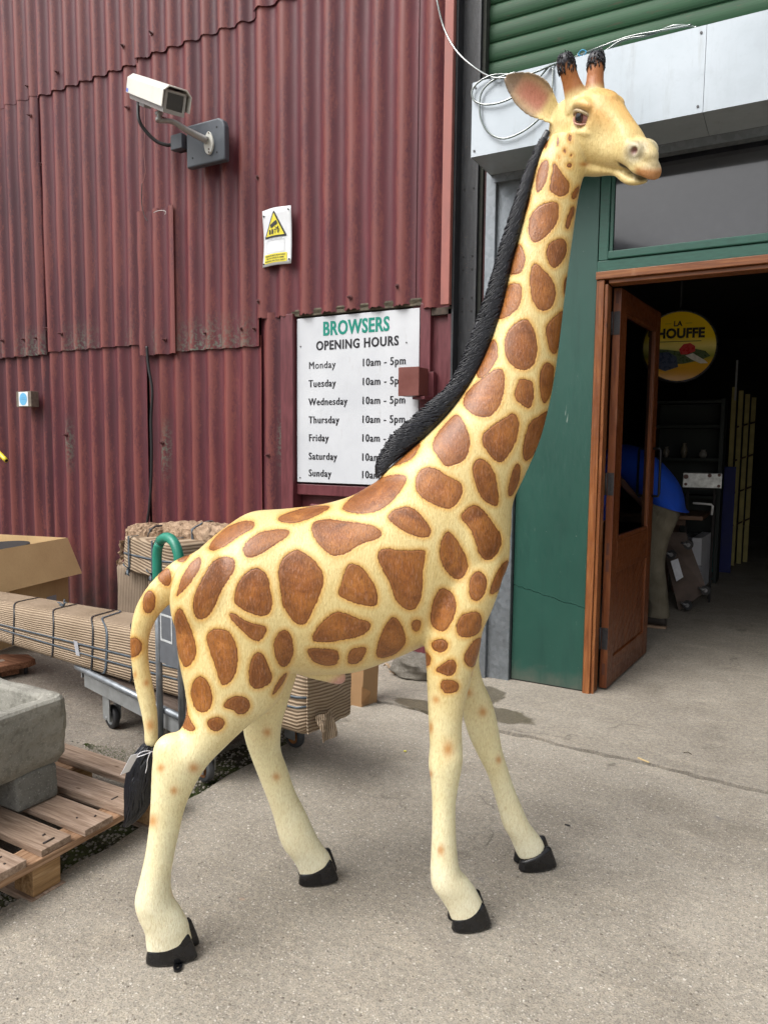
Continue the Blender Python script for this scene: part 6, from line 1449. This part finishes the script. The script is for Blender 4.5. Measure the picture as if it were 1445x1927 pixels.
# crumpled brown paper parcel on top
PAPER = NT('crumpled_brown_paper', .8, spec=.2); vv = PAPER.voro(9, None, 'DISTANCE_TO_EDGE', 'Distance'); nn_ = PAPER.noise(11, None, 5, .6, 1.5); PAPER.color(PAPER.mix(PAPER.ramp(vv, [(.0, .5), (.06, 0.0)]), PAPER.ramp(nn_, [(.3, (.27,.18,.115)), (.7, (.42,.30,.205))]), (.17,.11,.07))); PAPER.bump(nn_, 1.0, .03); PAPER = PAPER.m
for (u0_, v0_, u1_, v1_, yy, lab, sd) in ((234, 1024, 292, 990, 3.66, 'crumpled brown paper parcel end lying at the left on top of the ribbed bundle', 1), (288, 1034, 440, 991, 3.74, 'long crumpled brown paper parcel behind the green hoop, topmost of the bundles', 2)):
    q0, q1 = B(u0_, v0_, yy), B(u1_, v1_, yy); o = thing('paper_parcel', lab, 'parcel', ((q0[0]+q1[0])/2, yy+.1, q0[2])); r = random.Random(sd); m = MB(); rings = []
    for i in range(25):
        t = i/24; ring = []; e = max(.35, math.sin(math.pi*min(1, max(0, (t+.06)/1.12)))**.25)
        for k_ in range(26):
            a = 2*math.pi*k_/26; rad_ = 1+r.uniform(-.10, .10); x = math.copysign(abs(math.cos(a))**.7, math.cos(a)); z = math.copysign(abs(math.sin(a))**.7, math.sin(a))
            ring.append(np.array([(t-.5)*(q1[0]-q0[0])+r.uniform(-.01, .01), .13*x*e*rad_, (q1[2]-q0[2])*(.5+.5*z*e*rad_)]))
        rings.append(ring)
    m.loft(rings, smooth=False); w_ = m.build('wrapping', PAPER, o)
    if sd == 2: long_ = [strap_on(o, rings, .55, STRAPG, .022, 0, .006)]
    else: strap_on(o, rings, .85, STRAP, .05, 0, .006)
tpc = B(228, 1060); m = MB(); rr2 = random.Random(4); g = []
for j in range(7):
    for i in range(4): g.append(B(236, 1020)+np.array([-.03-.05*(i/3)*(j/6)+rr2.uniform(-.008, .008), rr2.uniform(-.03, .03), -.03*j+.01]))
m.add(g, [(j*4+i, j*4+i+1, (j+1)*4+i+1, (j+1)*4+i) for j in range(6) for i in range(3)]); q = m.build('loose_paper_flap', PAPER); q.modifiers.new('t', 'SOLIDIFY').thickness = .003; M_ = q.matrix_world.copy(); q.parent = u_o3; q.matrix_parent_inverse = Matrix.LocRotScale(u_o3.location, u_o3.rotation_euler, None).inverted()

# ================================================================== CARDBOARD BOXES
CB = NT('brown_cardboard', .8, spec=.2); n_ = CB.noise(3, None, 4); f_ = CB.noise(1.0, CB.map((160, 160, 6)), 3); CB.color(CB.mix(CB.ramp(f_, [(.5, 0.0), (.8, .25)]), CB.ramp(n_, [(.3, (.50,.34,.17)), (.7, (.60,.42,.22))]), (.24,.15,.07))); CB.bump(f_, .15, .002); CB = CB.m
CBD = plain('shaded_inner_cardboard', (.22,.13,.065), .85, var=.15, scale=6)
KB = 3.60
cbx = thing('open_cardboard_box', 'open brown cardboard box with its near flap hanging down, at the left edge', 'box', (-5.2, 3.6, 0))
def cp(u, v, y=KB): return at_y(u, v, y)-np.array(cbx.location)
def slab_quad(name, P, mat, par, th=.006):
    m = MB(); P = [np.asarray(p, float) for p in P]; n = np.cross(P[1]-P[0], P[3]-P[0]); n /= np.linalg.norm(n); m.hexa([*(p-n*th/2 for p in P), *(p+n*th/2 for p in P)]); return m.build(name, mat, par)
ZT = .70
Pr = at_z(126, 1012, ZT); Pf = at_z(0, 1034, ZT); Pb = at_z(35, 998, ZT)
ef = (Pf-Pr); ef[2] = 0; ef = ef/np.linalg.norm(ef); eb_ = np.array([ef[1], -ef[0], 0]); eb_ = eb_ if eb_@(Pb-Pr) > 0 else -eb_
dep = max(.3, (Pb-Pr)@eb_); Lf = 1.0; cbx.location = tuple(Pr*np.array([1, 1, 0])); zt = ZT-.002
print('carton', Pr, ef, dep)
def C(a, b, z): return ef*a+eb_*b+np.array([0, 0, z])
slab_quad('front_wall', [C(0,0,0), C(Lf,0,0), C(Lf,0,zt), C(0,0,zt)], CB, cbx)
slab_quad('right_wall', [C(0,.004,0), C(0,dep,0), C(0,dep,zt), C(0,.004,zt)], CB, cbx)
slab_quad('back_wall', [C(.004,dep,0), C(Lf,dep,0), C(Lf,dep,zt), C(.004,dep,zt)], CB, cbx)
slab_quad('left_wall', [C(Lf,.004,0), C(Lf,dep,0), C(Lf,dep,zt), C(Lf,.004,zt)], CB, cbx)
slab_quad('front_flap', [C(0,-.006,zt+.002), C(Lf,-.006,zt+.002), C(Lf+.0,-.13,zt-.27), C(-.0,-.13,zt-.27)], CB, cbx)
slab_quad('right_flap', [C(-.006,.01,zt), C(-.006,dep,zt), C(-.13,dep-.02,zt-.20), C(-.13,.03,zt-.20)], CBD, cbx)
slab_quad('tape_strip', [C(.27,dep-.006,zt-.14), C(.37,dep-.006,zt-.14), C(.37,dep-.006,zt-.004), C(.27,dep-.006,zt-.004)], plain('matt_tape', (.30,.24,.19), .5), cbx, .002)
m = MB(); c_ = C(.42, dep*.5, zt-.06)
m.loft([[c_+ef*.36*math.cos(t)+eb_*.2*math.sin(t)+np.array([0, 0, zz]) for t in np.linspace(0, 6.283, 30, endpoint=False)] for zz in (-.05, .03)])
m.build('dark_contents', DARK, cbx)  # contents set high; their dark colour doubles as shade inside the box
slab_quad('delivery_label', [C(.14,-.0055,.22), C(.24,-.0055,.22), C(.24,-.0055,.28), C(.14,-.0055,.28)], plain('grey_label', (.35,.37,.42), .5), cbx, .002)
# debris at the wall foot
for i, (u, v, s_, lab, nm, cat) in enumerate(((782, 1262, .075, 'rough grey stone lump at the foot of the red bay', 'rock', 'rock'),)):
    c = at_z(u, v+14, 0); m = MB(); r = random.Random(6); o = thing(nm, lab, cat, tuple(c)); rings = []
    blob_pts = []
    for j in range(9):
        ph = math.pi*(j+.05)/8.1; ring = []
        for k_ in range(14):
            t = 2*math.pi*k_/14; q = 1+.16*math.sin(3*t+j)+.1*math.sin(2*t+2*j+1)+r.uniform(-.05, .05); ring.append(np.array([.15*math.sin(ph)**.6*math.cos(t)*q, .09*math.sin(ph)**.6*math.sin(t)*q, .075-.085*math.cos(ph)*-1*-1+(.0)]))
        rings.append(ring)
    m.loft(rings, smooth=False); q = m.build('stone', stone_mat('mossy_rubble', (.10,.09,.075), (.21,.19,.16)), o); rough_mesh(q, .012, .04, 2); q.location.z = .0
lf_m = plain('dry_curled_leaf', (.36,.26,.17), .8, var=.3, scale=40)
for i, (u, v, s_) in enumerate(((731, 1257, .03), (742, 1268, .035), (757, 1272, .026))):
    c = at_z(u, v, .01); m = MB(); r = random.Random(i+3); g = []
    for j in range(4):
        for k_ in range(6): g.append(np.array([(k_/5-.5)*s_*2.2, (j/3-.5)*s_*(1-.5*abs(k_/5-.5)*2), .012*math.sin(k_*1.3+i)+.01*abs(j-1.5)+r.uniform(0, .004)]))
    m.add(g, [(j*6+k_, j*6+k_+1, (j+1)*6+k_+1, (j+1)*6+k_) for j in range(3) for k_ in range(5)], True); o = m.build('dry_leaf', lf_m); o.location = tuple(c); o.rotation_euler = (0, 0, i*1.3); o.modifiers.new('t', 'SOLIDIFY').thickness = .001
    tag(o, ['pale dry leaf, nearest the bay wall among those left of the rock', 'largest curled dry leaf lying left of the rock', 'small dry leaf touching the rock on its left side'][i], 'leaf', 'dry leaves by the rock')
c = at_z(1210, 1431, .006); m = MB(); m.box((-.03, -.0035, 0), (.03, .0035, .004)); o = m.build('wood_splinter', plain('pale_splinter', (.60,.45,.22), .7)); o.location = tuple(c); o.rotation_euler = (0, 0, rad(-28)); tag(o, 'pale wood splinter lying on the joint in front of the doorway', 'splinter')
c = at_z(1293, 1418, .006); m = MB(); m.tube([(-.018, 0, 0), (0, .004, .006), (.018, -.002, .001)], .002, 5); o = m.build('twig', plain('dark_twig', (.05,.035,.02), .8)); o.location = tuple(c); tag(o, 'tiny dark twig on the apron in front of the door', 'twig')
c = at_z(762, 1414, .004); m = MB(); m.box((-.006, -.005, 0), (.006, .005, .003)); o = m.build('yellow_scrap', plain('yellow_scrap', (.75,.70,.12), .6)); o.location = tuple(c); tag(o, 'tiny yellow scrap on the concrete behind the near fore leg', 'scrap')
c = at_z(1067, 1553, .004); m = MB(); m.box((-.010, -.002, 0), (.010, .002, .003)); o = m.build('dark_scrap', BLK); o.location = tuple(c); tag(o, 'tiny black scrap on the concrete right of the far fore hoof', 'scrap')

# price tag tied to the tail with white string
tg = thing('price_tag', 'white paper price tag tied with string to the black tail tuft', 'tag', tuple(g2w(GP(262, 1420, -.03))))
tgl = np.array(tg.location)
def TG(u, v, l=-.045): return g2w(GP(u, v, l))-tgl
slab_quad('card', [TG(247, 1421), TG(262, 1418, -.035), TG(243, 1452, -.035), TG(227, 1458)][::1], plain('matt_white_card', (.66,.66,.70), .6, var=.03), tg, .0012)
m = MB(); m.tube(spline([TG(258, 1424), TG(265, 1416, -.05), TG(278, 1413, -.05), TG(290, 1415, -.04), TG(293, 1410, -.02)], 5), .0012, 6); m.tube(spline([TG(258, 1425), TG(270, 1421, -.055), TG(283, 1416, -.05), TG(293, 1412, -.03)], 5), .0012, 6); m.tube(spline([TG(283, 1416, -.055), TG(278, 1430, -.055), TG(277, 1442, -.05), TG(274, 1455, -.05)], 5), .0012, 6)
m.build('string', plain('white_string', (.62,.62,.66), .7), tg)
# ================================================================== INSIDE THE DOORWAY
def IN(u, v, y): return at_y(u, v, y)
# round yellow advertising sign
ys = thing('round_sign', 'round yellow illuminated-style beer sign with black lettering hanging in the dark doorway', 'sign', tuple(IN(1277, 652, 7.2)), rad(10))
ys.scale = (.92, 1, .92)
R_ = .345
def disc(name, r, y0, y1, mat, par, n=64): m = MB(); m.cyl((0, y0, 0), (0, y1, 0), r, n); return m.build(name, mat, par)
rim = MB(); rim.loft([[np.array([rr*math.cos(t), yy, rr*math.sin(t)]) for t in np.linspace(0, 2*math.pi, 64, endpoint=False)] for rr, yy in ((.30, .14), (R_+.006, .12), (R_+.012, .06), (R_+.010, .0), (R_-.008, -.006), (R_-.008, .02))]); rim.build('rim', plain('black_plastic_rim', (.03,.03,.03), .3), ys)
YF = NT('glossy_yellow_face', .1, spec=.6); s_ = YF.sep(); zz = s_[2]; nz_ = YF.noise(4, None, 4)
cc = YF.ramp(YF.math('MULTIPLY_ADD', YF.math('ADD', zz, YF.math('MULTIPLY', nz_, .07)), 1.4, .5), [(.0, (.80,.36,.02)), (.30, (.85,.45,.03)), (.42, (.35,.36,.06)), (.55, (.95,.80,.25)), (.68, (.95,.68,.03)), (1, (.90,.58,.02))]); YF.color(cc)
disc('face', R_-.009, -.004, .01, YF.m, ys)
BKp = plain('black_sign_print', (.01,.01,.01), .3)
text_mesh('lettering', 'LA', -.02, .198, -.0052, .072, BKp, ys, .95, .0025, 'CENTER', .0004, 1.0)
text_mesh('lettering', 'CHOUFFE', -.035, .085, -.0052, .128, BKp, ys, .92, .006, 'CENTER', .0004, 1.02)
for x0, x1 in ((-.14, -.08), (.05, .11)): MB().box((x0, -.0056, .222), (x1, -.0048, .225)).build('rule', BKp, ys)
MB().box((-.25, -.0056, .045), (.20, -.0048, .051)).build('rule', BKp, ys)
# plain landscape shapes in place of the printed figure
def dshape(name, poly, mat, off): m = MB(); m.prism(poly, 1, -.0048-off, -.0042-off); return m.build(name, mat, ys)
dshape('printed_hill', [(-.27,-.06),(-.2,-.02),(-.1,-.03),(.02,-.05),(.12,-.02),(.24,-.05),(.29,-.10),(.2,-.14),(.05,-.17),(-.15,-.18),(-.28,-.12)], plain('dark_green_print', (.06,.10,.03), .3), .0003)
dshape('printed_bush', [(-.26,-.11),(-.2,-.06),(-.1,-.05),(-.02,-.10),(.0,-.20),(-.12,-.24),(-.22,-.20)], plain('deep_blue_green_print', (.02,.04,.10), .3), .0009)
dshape('printed_bloom', [(.0,-.03),(.04,.02),(.10,.03),(.145,.0),(.15,-.05),(.08,-.08),(.02,-.08)], plain('red_print', (.55,.02,.02), .3), .0009)
dshape('printed_path', [(.06,-.09),(.13,-.07),(.24,-.14),(.27,-.17),(.2,-.17),(.12,-.13)], plain('cream_print', (.7,.68,.6), .3), .0012)
m = MB(); m.tube([(0, .06, R_), (0, .06, 3.41-ys.location[2])], .012, 8); m.build('hanging_rod', BLK, ys)
# person bending forward
SH_ = plain('royal_blue_fleece', (.004,.06,.45), .85, var=.15, scale=8, bump=.2); TR = NT('olive_trousers', .9, spec=.2); n_ = TR.noise(7, None, 4); TR.color(TR.ramp(n_, [(.3, (.10,.088,.062)), (.7, (.17,.15,.11))])); TR.bump(TR.noise(12, TR.map((1, 1, .5)), 4, .6, 1.5), .7, .02); TR = TR.m
SK = plain('skin', (.42,.22,.15), .55, var=.1, spec=.4); HR = plain('grey_brown_hair', (.06,.045,.035), .8, var=.3); SHO = plain('dark_brown_leather_shoe', (.035,.028,.024), .5, var=.3, scale=30); SOLE = plain('tan_sole', (.30,.20,.13), .7)
pe = thing('person', 'person in a blue top and olive trousers bending over behind the open door', 'person', (-.92, 6.2, .003))
def skin_mesh(name, verts, edges, radii, mat, root=0, sub=2):
    me = bpy.data.meshes.new(name); me.from_pydata(verts, edges, []); o = link(name, me, mat, pe)
    mod = o.modifiers.new('skin', 'SKIN'); 
    for i, r_ in enumerate(radii):
        v = me.skin_vertices[0].data[i]; v.radius = r_ if hasattr(r_, '__len__') else (r_, r_); v.use_root = i == root
    mod.use_smooth_shade = True; ss = o.modifiers.new('s', 'SUBSURF'); ss.levels = ss.render_levels = sub; return o
# heading of the bend: towards -X
pe.scale = (1.02, 1.02, 1.045)
hip = (.0, 0, .92)
skin_mesh('body', [hip, (-.12,.0,1.10), (-.27,0,1.22), (-.40,0,1.27), (-.49,0,1.24), (-.585,0,1.19),                      # spine, neck, head
   (-.34,-.19,1.21), (-.40,-.22,.95), (-.50,-.20,.74), (-.53,-.19,.66), (-.34,.19,1.21), (-.40,.22,.95), (-.50,.20,.74), (-.53,.19,.66),
   (.02,-.10,.86), (.03,-.11,.48), (.06,-.11,.10), (.0,-.115,.05), (.02,.10,.86), (-.10,.11,.48), (-.14,.11,.10), (-.2,.115,.05), (-.66,0,1.12)],
   [(0,1),(1,2),(2,3),(3,4),(4,5),(2,6),(6,7),(7,8),(8,9),(2,10),(10,11),(11,12),(12,13),(0,14),(14,15),(15,16),(16,17),(0,18),(18,19),(19,20),(20,21),(5,22)],
   [(.085,.12),(.10,.13),(.12,.15),(.08,.09),(.055,.055),(.085,.075),.055,.042,.03,.035,.055,.042,.03,.035,.085,.055,.038,.035,.085,.055,.038,.035,(.065,.06)], SK)
m = MB()
def egg(rows, name, mat, n=26, exp=2.3):
    R = spline(rows, 5); m = MB(); rg = []
    for cx_, cy_, cz_, ax_, ay_, tx, tz in R:                        # centre, in-plane half size along (tx,tz), half width
        ring = []
        for k_ in range(n):
            t = 2*math.pi*k_/n; ct = math.copysign(abs(math.cos(t))**(2/exp), math.cos(t)); st = math.copysign(abs(math.sin(t))**(2/exp), math.sin(t))
            L_ = math.hypot(tx, tz); ring.append(np.array([cx_+tx/L_*ax_*ct, cy_+ay_*st, cz_+tz/L_*ax_*ct]))
        rg.append(ring)
    m.loft(rg); return m.build(name, mat, pe)
egg([(.085,0,.925,.150,.19,.95,-.25),(.05,0,.985,.160,.195,.93,-.36),(-.02,0,1.07,.155,.19,.8,.55),(-.10,0,1.16,.15,.19,.65,.75),(-.22,0,1.25,.14,.20,.5,.87),(-.34,0,1.28,.125,.205,.3,.95),(-.43,0,1.27,.085,.14,.2,.98),(-.47,0,1.25,.07,.08,.3,.95)], 'fleece_top', SH_)
for s in (-1, 1): egg([(-.33,s*.17,1.26,.085,.075,.9,.3),(-.36,s*.205,1.14,.075,.07,1,.2),(-.40,s*.22,.98,.062,.06,1,.2),(-.44,s*.22,.87,.056,.055,1,.3),(-.49,s*.21,.76,.044,.044,1,.3)], 'sleeve', SH_, 18)
for s, dx in ((-1, 0.0), (1, -.14)):
    egg([(.045,s*.04,.965,.115,.115,1,.1),(.04,s*.07,.92,.125,.115,1,.05),(.03+dx*.1,s*.09,.82,.125,.11,1,0),(.005+dx*.35,s*.10,.66,.10,.09,1,0),(.0+dx*.6,s*.105,.50,.085,.08,1,0),(.02+dx*.75,s*.11,.36,.082,.075,1,0),(.045+dx*.9,s*.11,.22,.078,.072,1,0),(.055+dx,s*.11,.12,.080,.072,1,0),(.05+dx,s*.11,.085,.084,.074,1,0)], 'trouser_leg', TR, 22)
    m = MB(); rg = []
    for x_, w_, h_ in ((.115,.030,.07),(.10,.042,.10),(.05,.046,.11),(.0,.045,.10),(-.06,.046,.075),(-.12,.048,.06),(-.17,.040,.05),(-.195,.02,.035)):
        rg.append([np.array([x_+dx, s*.11+w_*math.copysign(abs(math.cos(t))**.7, math.cos(t)), .018+max(0, h_*.5+h_*.5*math.sin(t))]) for t in np.linspace(0, 6.283, 18, endpoint=False)])
    m.loft(rg); sh_o = m.build('shoe', SHO, pe)
    so = [(x_+dx, s*.11+sg*w_) for x_, w_, sg in ((.118,.03,1),(.06,.047,1),(0,.045,1),(-.08,.05,1),(-.15,.046,1),(-.2,.02,1),(-.2,.02,-1),(-.15,.046,-1),(-.08,.05,-1),(0,.045,-1),(.06,.047,-1),(.118,.03,-1))]
    m = MB(); m.prism(so, 2, .0, .0175); m.build('sole', SOLE, sh_o)
    # hand: palm and five fingers, hanging
    hx, hy, hz = -.53, s*.19, .66
    m = MB(); blob_r = []
    def fing(b, d, L, r0): m.tube([np.array(b), np.array(b)+np.array(d)*L*.4, np.array(b)+np.array(d)*L*.72+np.array([-.006, 0, 0]), np.array(b)+np.array(d)*L+np.array([-.018, 0, 0])], [r0, r0*.95, r0*.85, r0*.55], 8)
    m.loft([[np.array([hx-.0+.016*math.cos(t), hy+w*math.sin(t), hz+z_]) for t in np.linspace(0, 6.283, 14, endpoint=False)] for w, z_ in ((.022, .02), (.032, -.01), (.040, -.05), (.040, -.075), (.034, -.085))])
    for i, (o_, L_) in enumerate(((-.030, .062), (-.010, .075), (.010, .070), (.029, .055))): fing((hx, hy+o_, hz-.078), (0, o_*.8, -1), L_, .0088)
    fing((hx-.004, hy+.034, hz-.02), (-.25, .45, -.85), .062, .010); m.build('hand', SK, pe)
# face and hair on the lowered head
Hc = np.array([-.60, 0, 1.175]); m = MB()
blobm = MB(); 
def ell_(mb, c, r, n=20, mm=12):
    rg = []
    for j in range(mm+1):
        ph = math.pi*(j+.02)/(mm+.04); rg.append([np.array(c)+np.array([r[0]*math.sin(ph)*math.cos(t), r[1]*math.sin(ph)*math.sin(t), r[2]*math.cos(ph)]) for t in np.linspace(0, 6.283, n, endpoint=False)])
    mb.loft(rg)
ell_(m, Hc+np.array([-.02, 0, .03]), (.115, .088, .085)); m.build('hair', HR, pe)
m = MB(); ell_(m, Hc+np.array([-.075, 0, -.075]), (.014, .012, .022)); m.build('nose', SK, pe)
for s in (-1, 1):
    m = MB(); ell_(m, Hc+np.array([-.03, s*.083, -.01]), (.02, .01, .03)); m.build('ear', SK, pe)
    m = MB(); ell_(m, Hc+np.array([-.095, s*.032, -.045]), (.008, .010, .008)); m.build('eye', plain('eye_white', (.7,.7,.7), .3) if s < 0 else bpy.data.materials['eye_white'], pe)
# table with things on it
DKW = plain('dark_brown_table_wood', (.075,.04,.025), .35, var=.3, scale=20, stretch=(.2, 1, 1))
tt = thing('table', 'dark wooden table edge jutting out behind the person', 'table', (-1.1, 7.2, 0))
q = IN(1322, 974, 7.05); tz = q[2]
MB().box((-.65, -.15, tz-.028), (q[0]+1.1, .55, tz+.008)).build('tabletop', plain('brown_table_edge', (.15,.075,.04), .45, var=.3, scale=20, stretch=(.2, 1, 1)), tt, bevel=.004)
MB().box((-.60, -.10, tz-.085), (q[0]+.95, -.07, tz-.021)).build('apron_rail', DKW, tt)
for x in (-.58, q[0]+.78):
    for y in (-.09, .49): MB().box((x, y, 0), (x+.045, y+.045, tz-.0215 if y > 0 else tz-.086)).build('leg', DKW, tt)
fr = thing('white_bracket', 'white corner bracket lying on the table end', 'bracket', tuple(IN(1330, 952, 7.1)))
m = MB(); m.tube([(-.12, 0, .02), (.03, 0, .015), (.045, 0, 0), (.04, 0, -.08)], .010, 8); m.build('bar', plain('white_enamel', (.6,.6,.6), .4), fr)
# battered metal case panel standing further back
mp = thing('metal_case', 'battered silver metal case standing on a stand in the doorway gloom', 'case', tuple(IN(1320, 918, 7.3)), rad(6))
MB().box((-.165, 0, .0), (.165, .22, .135)).build('case', plain('dull_silver_case', (.62,.64,.63), .35, .2, var=.35, scale=18), mp, bevel=.004)
for x, z, r_ in ((-.14, .10, .022), (.06, .115, .018), (.14, .12, .014), (.14, .02, .014), (-.14, .03, .014)): m = MB(); m.cyl((x, -.001, z), (x, -.006, z), r_, 12); m.build('corner_rivet', plain('rusty_rivet', (.12,.06,.05), .6) if 'rusty_rivet' not in bpy.data.materials else bpy.data.materials['rusty_rivet'], mp)
m = MB(); 
m.box((-.13, .02, -mp.location[2]), (-.11, .04, -.001)); m.box((.10, .02, -mp.location[2]), (.12, .04, -.001)); m.box((-.13, .18, -mp.location[2]), (-.11, .20, -.001)); m.box((.10, .18, -mp.location[2]), (.12, .20, -.001)); m.box((-.13, .02, -.02), (.12, .20, -.001))
m.build('stand', DARK, mp)
# leaning dolly with castors
dl = thing('furniture_dolly', 'dark wooden dolly with four castors and a white label, stood on edge by the person', 'dolly', tuple(at_z(1296, 1150, 0)))
D0 = np.array(dl.location); yy = D0[1]
ca = [IN(1262, 1000, yy+.12)-D0, IN(1294, 998, yy+.15)-D0, IN(1330, 1118, yy+.25)-D0, IN(1285, 1150, yy)-D0]
ca[3][2] = max(ca[3][2], .004); ca[2][2] = max(ca[2][2], .004)
DY = yy-.05
def DP(u, v, dy=0.0): q_ = IN(u, v, DY+dy)-D0; q_[2] = max(q_[2], .004); return q_
slab_quad('board', [DP(1240, 1000, .22), DP(1290, 1003, .24), DP(1330, 1112, .03), DP(1276, 1158, 0)], plain('dark_brown_board', (.10,.068,.052), .6, var=.3, scale=10), dl, .022)
slab_quad('label', [DP(1261, 1056, .06), DP(1275, 1051, .07), DP(1285, 1086, .0), DP(1272, 1094, -.01)], plain('white_paper_label', (.70,.71,.75), .6), dl, .002)
cm = plain('castor_steel', (.25,.25,.26), .35, .7); ct = plain('castor_black_wheel', (.02,.02,.022), .4)
for (u, v) in ((1290, 1025), (1258, 1043), (1322, 1110), (1288, 1138)):
    c = IN(u, v, yy-.10)-D0; c[2] = max(c[2], .042); m = MB(); m.cyl(c+np.array([.02, -.015, 0]), c+np.array([.02, .015, 0]), .040, 18); m.build('castor_wheel', ct, dl)
    m = MB(); m.cyl(c+np.array([.02, -.022, 0]), c+np.array([.02, -.016, 0]), .018, 12); m.tube([c+np.array([.02, -.022, 0]), c+np.array([-.02, -.02, .012]), c+np.array([-.035, .01, .015])], .010, 8); m.build('castor_fork', cm, dl)
# white flat carton
wc = thing('white_carton', 'tall narrow white and grey carton standing behind the dolly', 'box', tuple(at_z(1322, 1104, 0)))
Wc = np.array(wc.location); yy = Wc[1]; k_ = (yy-.0)
a, b, c, d = IN(1304, 1012, yy-.35)-Wc, IN(1322, 1012, yy-.35)-Wc, IN(1326, 1104, yy-.35)-Wc, IN(1307, 1094, yy-.35)-Wc
zt = a[2]; xa, xb = a[0], b[0]; e = IN(1342, 998, yy+.25)-Wc
m = MB(); m.hexa([(xa, -.35, .005), (xb, -.35, .005), (xb+.02, .25, .005), (xa+.02, .25, .005), (xa-.01, -.35, zt), (xb-.01, -.35, zt), (xb+.02, .25, zt), (xa+.02, .25, zt)]); m.build('carton', plain('white_grey_card', (.72,.72,.76), .6, var=.1, scale=6), wc, bevel=.003)
m = MB(); m.box((xa-.003, -.353, zt*.38), (xb+.003, -.3505, zt*.5)); m.build('tape_band', plain('grey_tape', (.3,.3,.33), .5), wc)
wc2 = thing('white_carton', 'low pale carton half hidden between the dolly and the tall carton', 'box', tuple(at_z(1292, 1100, 0)+np.array([0, .3, 0])))
MB().box((-.06, -.2, 0), (.05, .25, IN(1290, 1006, wc2.location[1])[2])).build('carton', plain('grey_card', (.25,.25,.27), .6, var=.1), wc2, bevel=.003)
# blue board, teal poles, pale lattice rack, grey post
def upright(name, label, cat, u, v0, v1, y, w, d, mat, part, lean=0.0):
    b = IN(u, v1, y); t_ = IN(u, v0, y); o = thing(name, label, cat, (b[0], y, 0)); m = MB(); h = t_[2]
    m.hexa([(-w/2,0,.004),(w/2,0,.004),(w/2,d,.004),(-w/2,d,.004),(-w/2+lean,0,h),(w/2+lean,0,h),(w/2+lean,d,h),(-w/2+lean,d,h)]); m.build(part, mat, o, bevel=.002); return o
upright('blue_board', 'deep blue board standing on end left of the pale rack', 'board', 1361, 878, 1022, 9.2, .17, .03, plain('deep_blue_board', (.008,.015,.13), .6, var=.2, scale=4), 'board')
TE = plain('teal_tube', (.0,.22,.20), .5)
for i, u in enumerate((1341, 1347)):
    upright('teal_pole', ['thin teal pole leaning in the gloom, left of the pair', 'thin teal pole leaning in the gloom, right of the pair'][i], 'pole', u, 905, 1040, 8.6, .018, .018, TE, 'pole', .02)
rk = thing('pale_rack', 'tall pale wooden lattice rack with slanting bars deep in the doorway', 'rack', (IN(1392, 1000, 9.6)[0], 9.6, 0))
RW = plain('pale_yellow_rack_wood', (.38,.32,.11), .6, var=.2, scale=8); z1 = IN(1392, 728, 9.6)[2]
for i in range(4):
    x = -.17+.062*i; m = MB(); m.box((x, .2*i, .004), (x+.05, .2*i+.03, z1-.03*i)); m.build('upright', RW, rk)
for z in (.45, .85, 1.25, 1.65): m = MB(); m.hexa([(-.18,-.03,z),(.07,.58,z+.10),(.07,.60,z+.10),(-.18,-.01,z),(-.18,-.03,z+.022),(.07,.58,z+.122),(.07,.60,z+.122),(-.18,-.01,z+.022)]); m.build('shelf_bar', DKW, rk)
gpo = upright('grey_post', 'thin grey steel rod standing on the cabinet to the right of the yellow sign', 'post', 1369, 678, 1000, 8.55, .018, .018, plain('dull_grey_post', (.28,.29,.30), .5), 'post'); gq = gpo.children[0]
for v in gq.data.vertices: v.co.z = max(v.co.z, 1.941)
# dark cabinet with glints: dresser against the side
cb_ = thing('dark_cabinet', 'tall almost black cabinet with shelves behind the metal case', 'cabinet', (-1.35, 8.4, 0))
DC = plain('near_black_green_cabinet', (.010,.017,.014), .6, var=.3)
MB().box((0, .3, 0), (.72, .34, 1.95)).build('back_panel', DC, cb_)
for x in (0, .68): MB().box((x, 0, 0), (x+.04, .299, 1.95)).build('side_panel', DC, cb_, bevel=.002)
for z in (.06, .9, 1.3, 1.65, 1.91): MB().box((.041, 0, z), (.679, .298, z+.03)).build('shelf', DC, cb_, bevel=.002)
for i, (x, z, h, r_, c_, l_) in enumerate(((.15, 1.33, .12, .03, (.20,.18,.15), 'small dull jar on the upper cabinet shelf, leftmost of three'), (.33, 1.33, .16, .035, (.16,.14,.10), 'taller dull vase on the upper cabinet shelf, middle of three'), (.52, 1.33, .09, .04, (.25,.24,.22), 'squat pale bowl on the upper cabinet shelf, rightmost of three'))):
    o = thing('pot', l_, 'pot', (-1.35+x, 8.5, z)); m = MB(); m.loft([[np.array([r_*f*math.cos(t), r_*f*math.sin(t), h*q]) for t in np.linspace(0, 6.283, 18, endpoint=False)] for f, q in ((.6, 0), (1, .3), (1, .6), (.5, .85), (.65, 1.0))]); m.build('vessel', plain('pot_glaze_%s' % 'abc'[i], c_, .3), o)
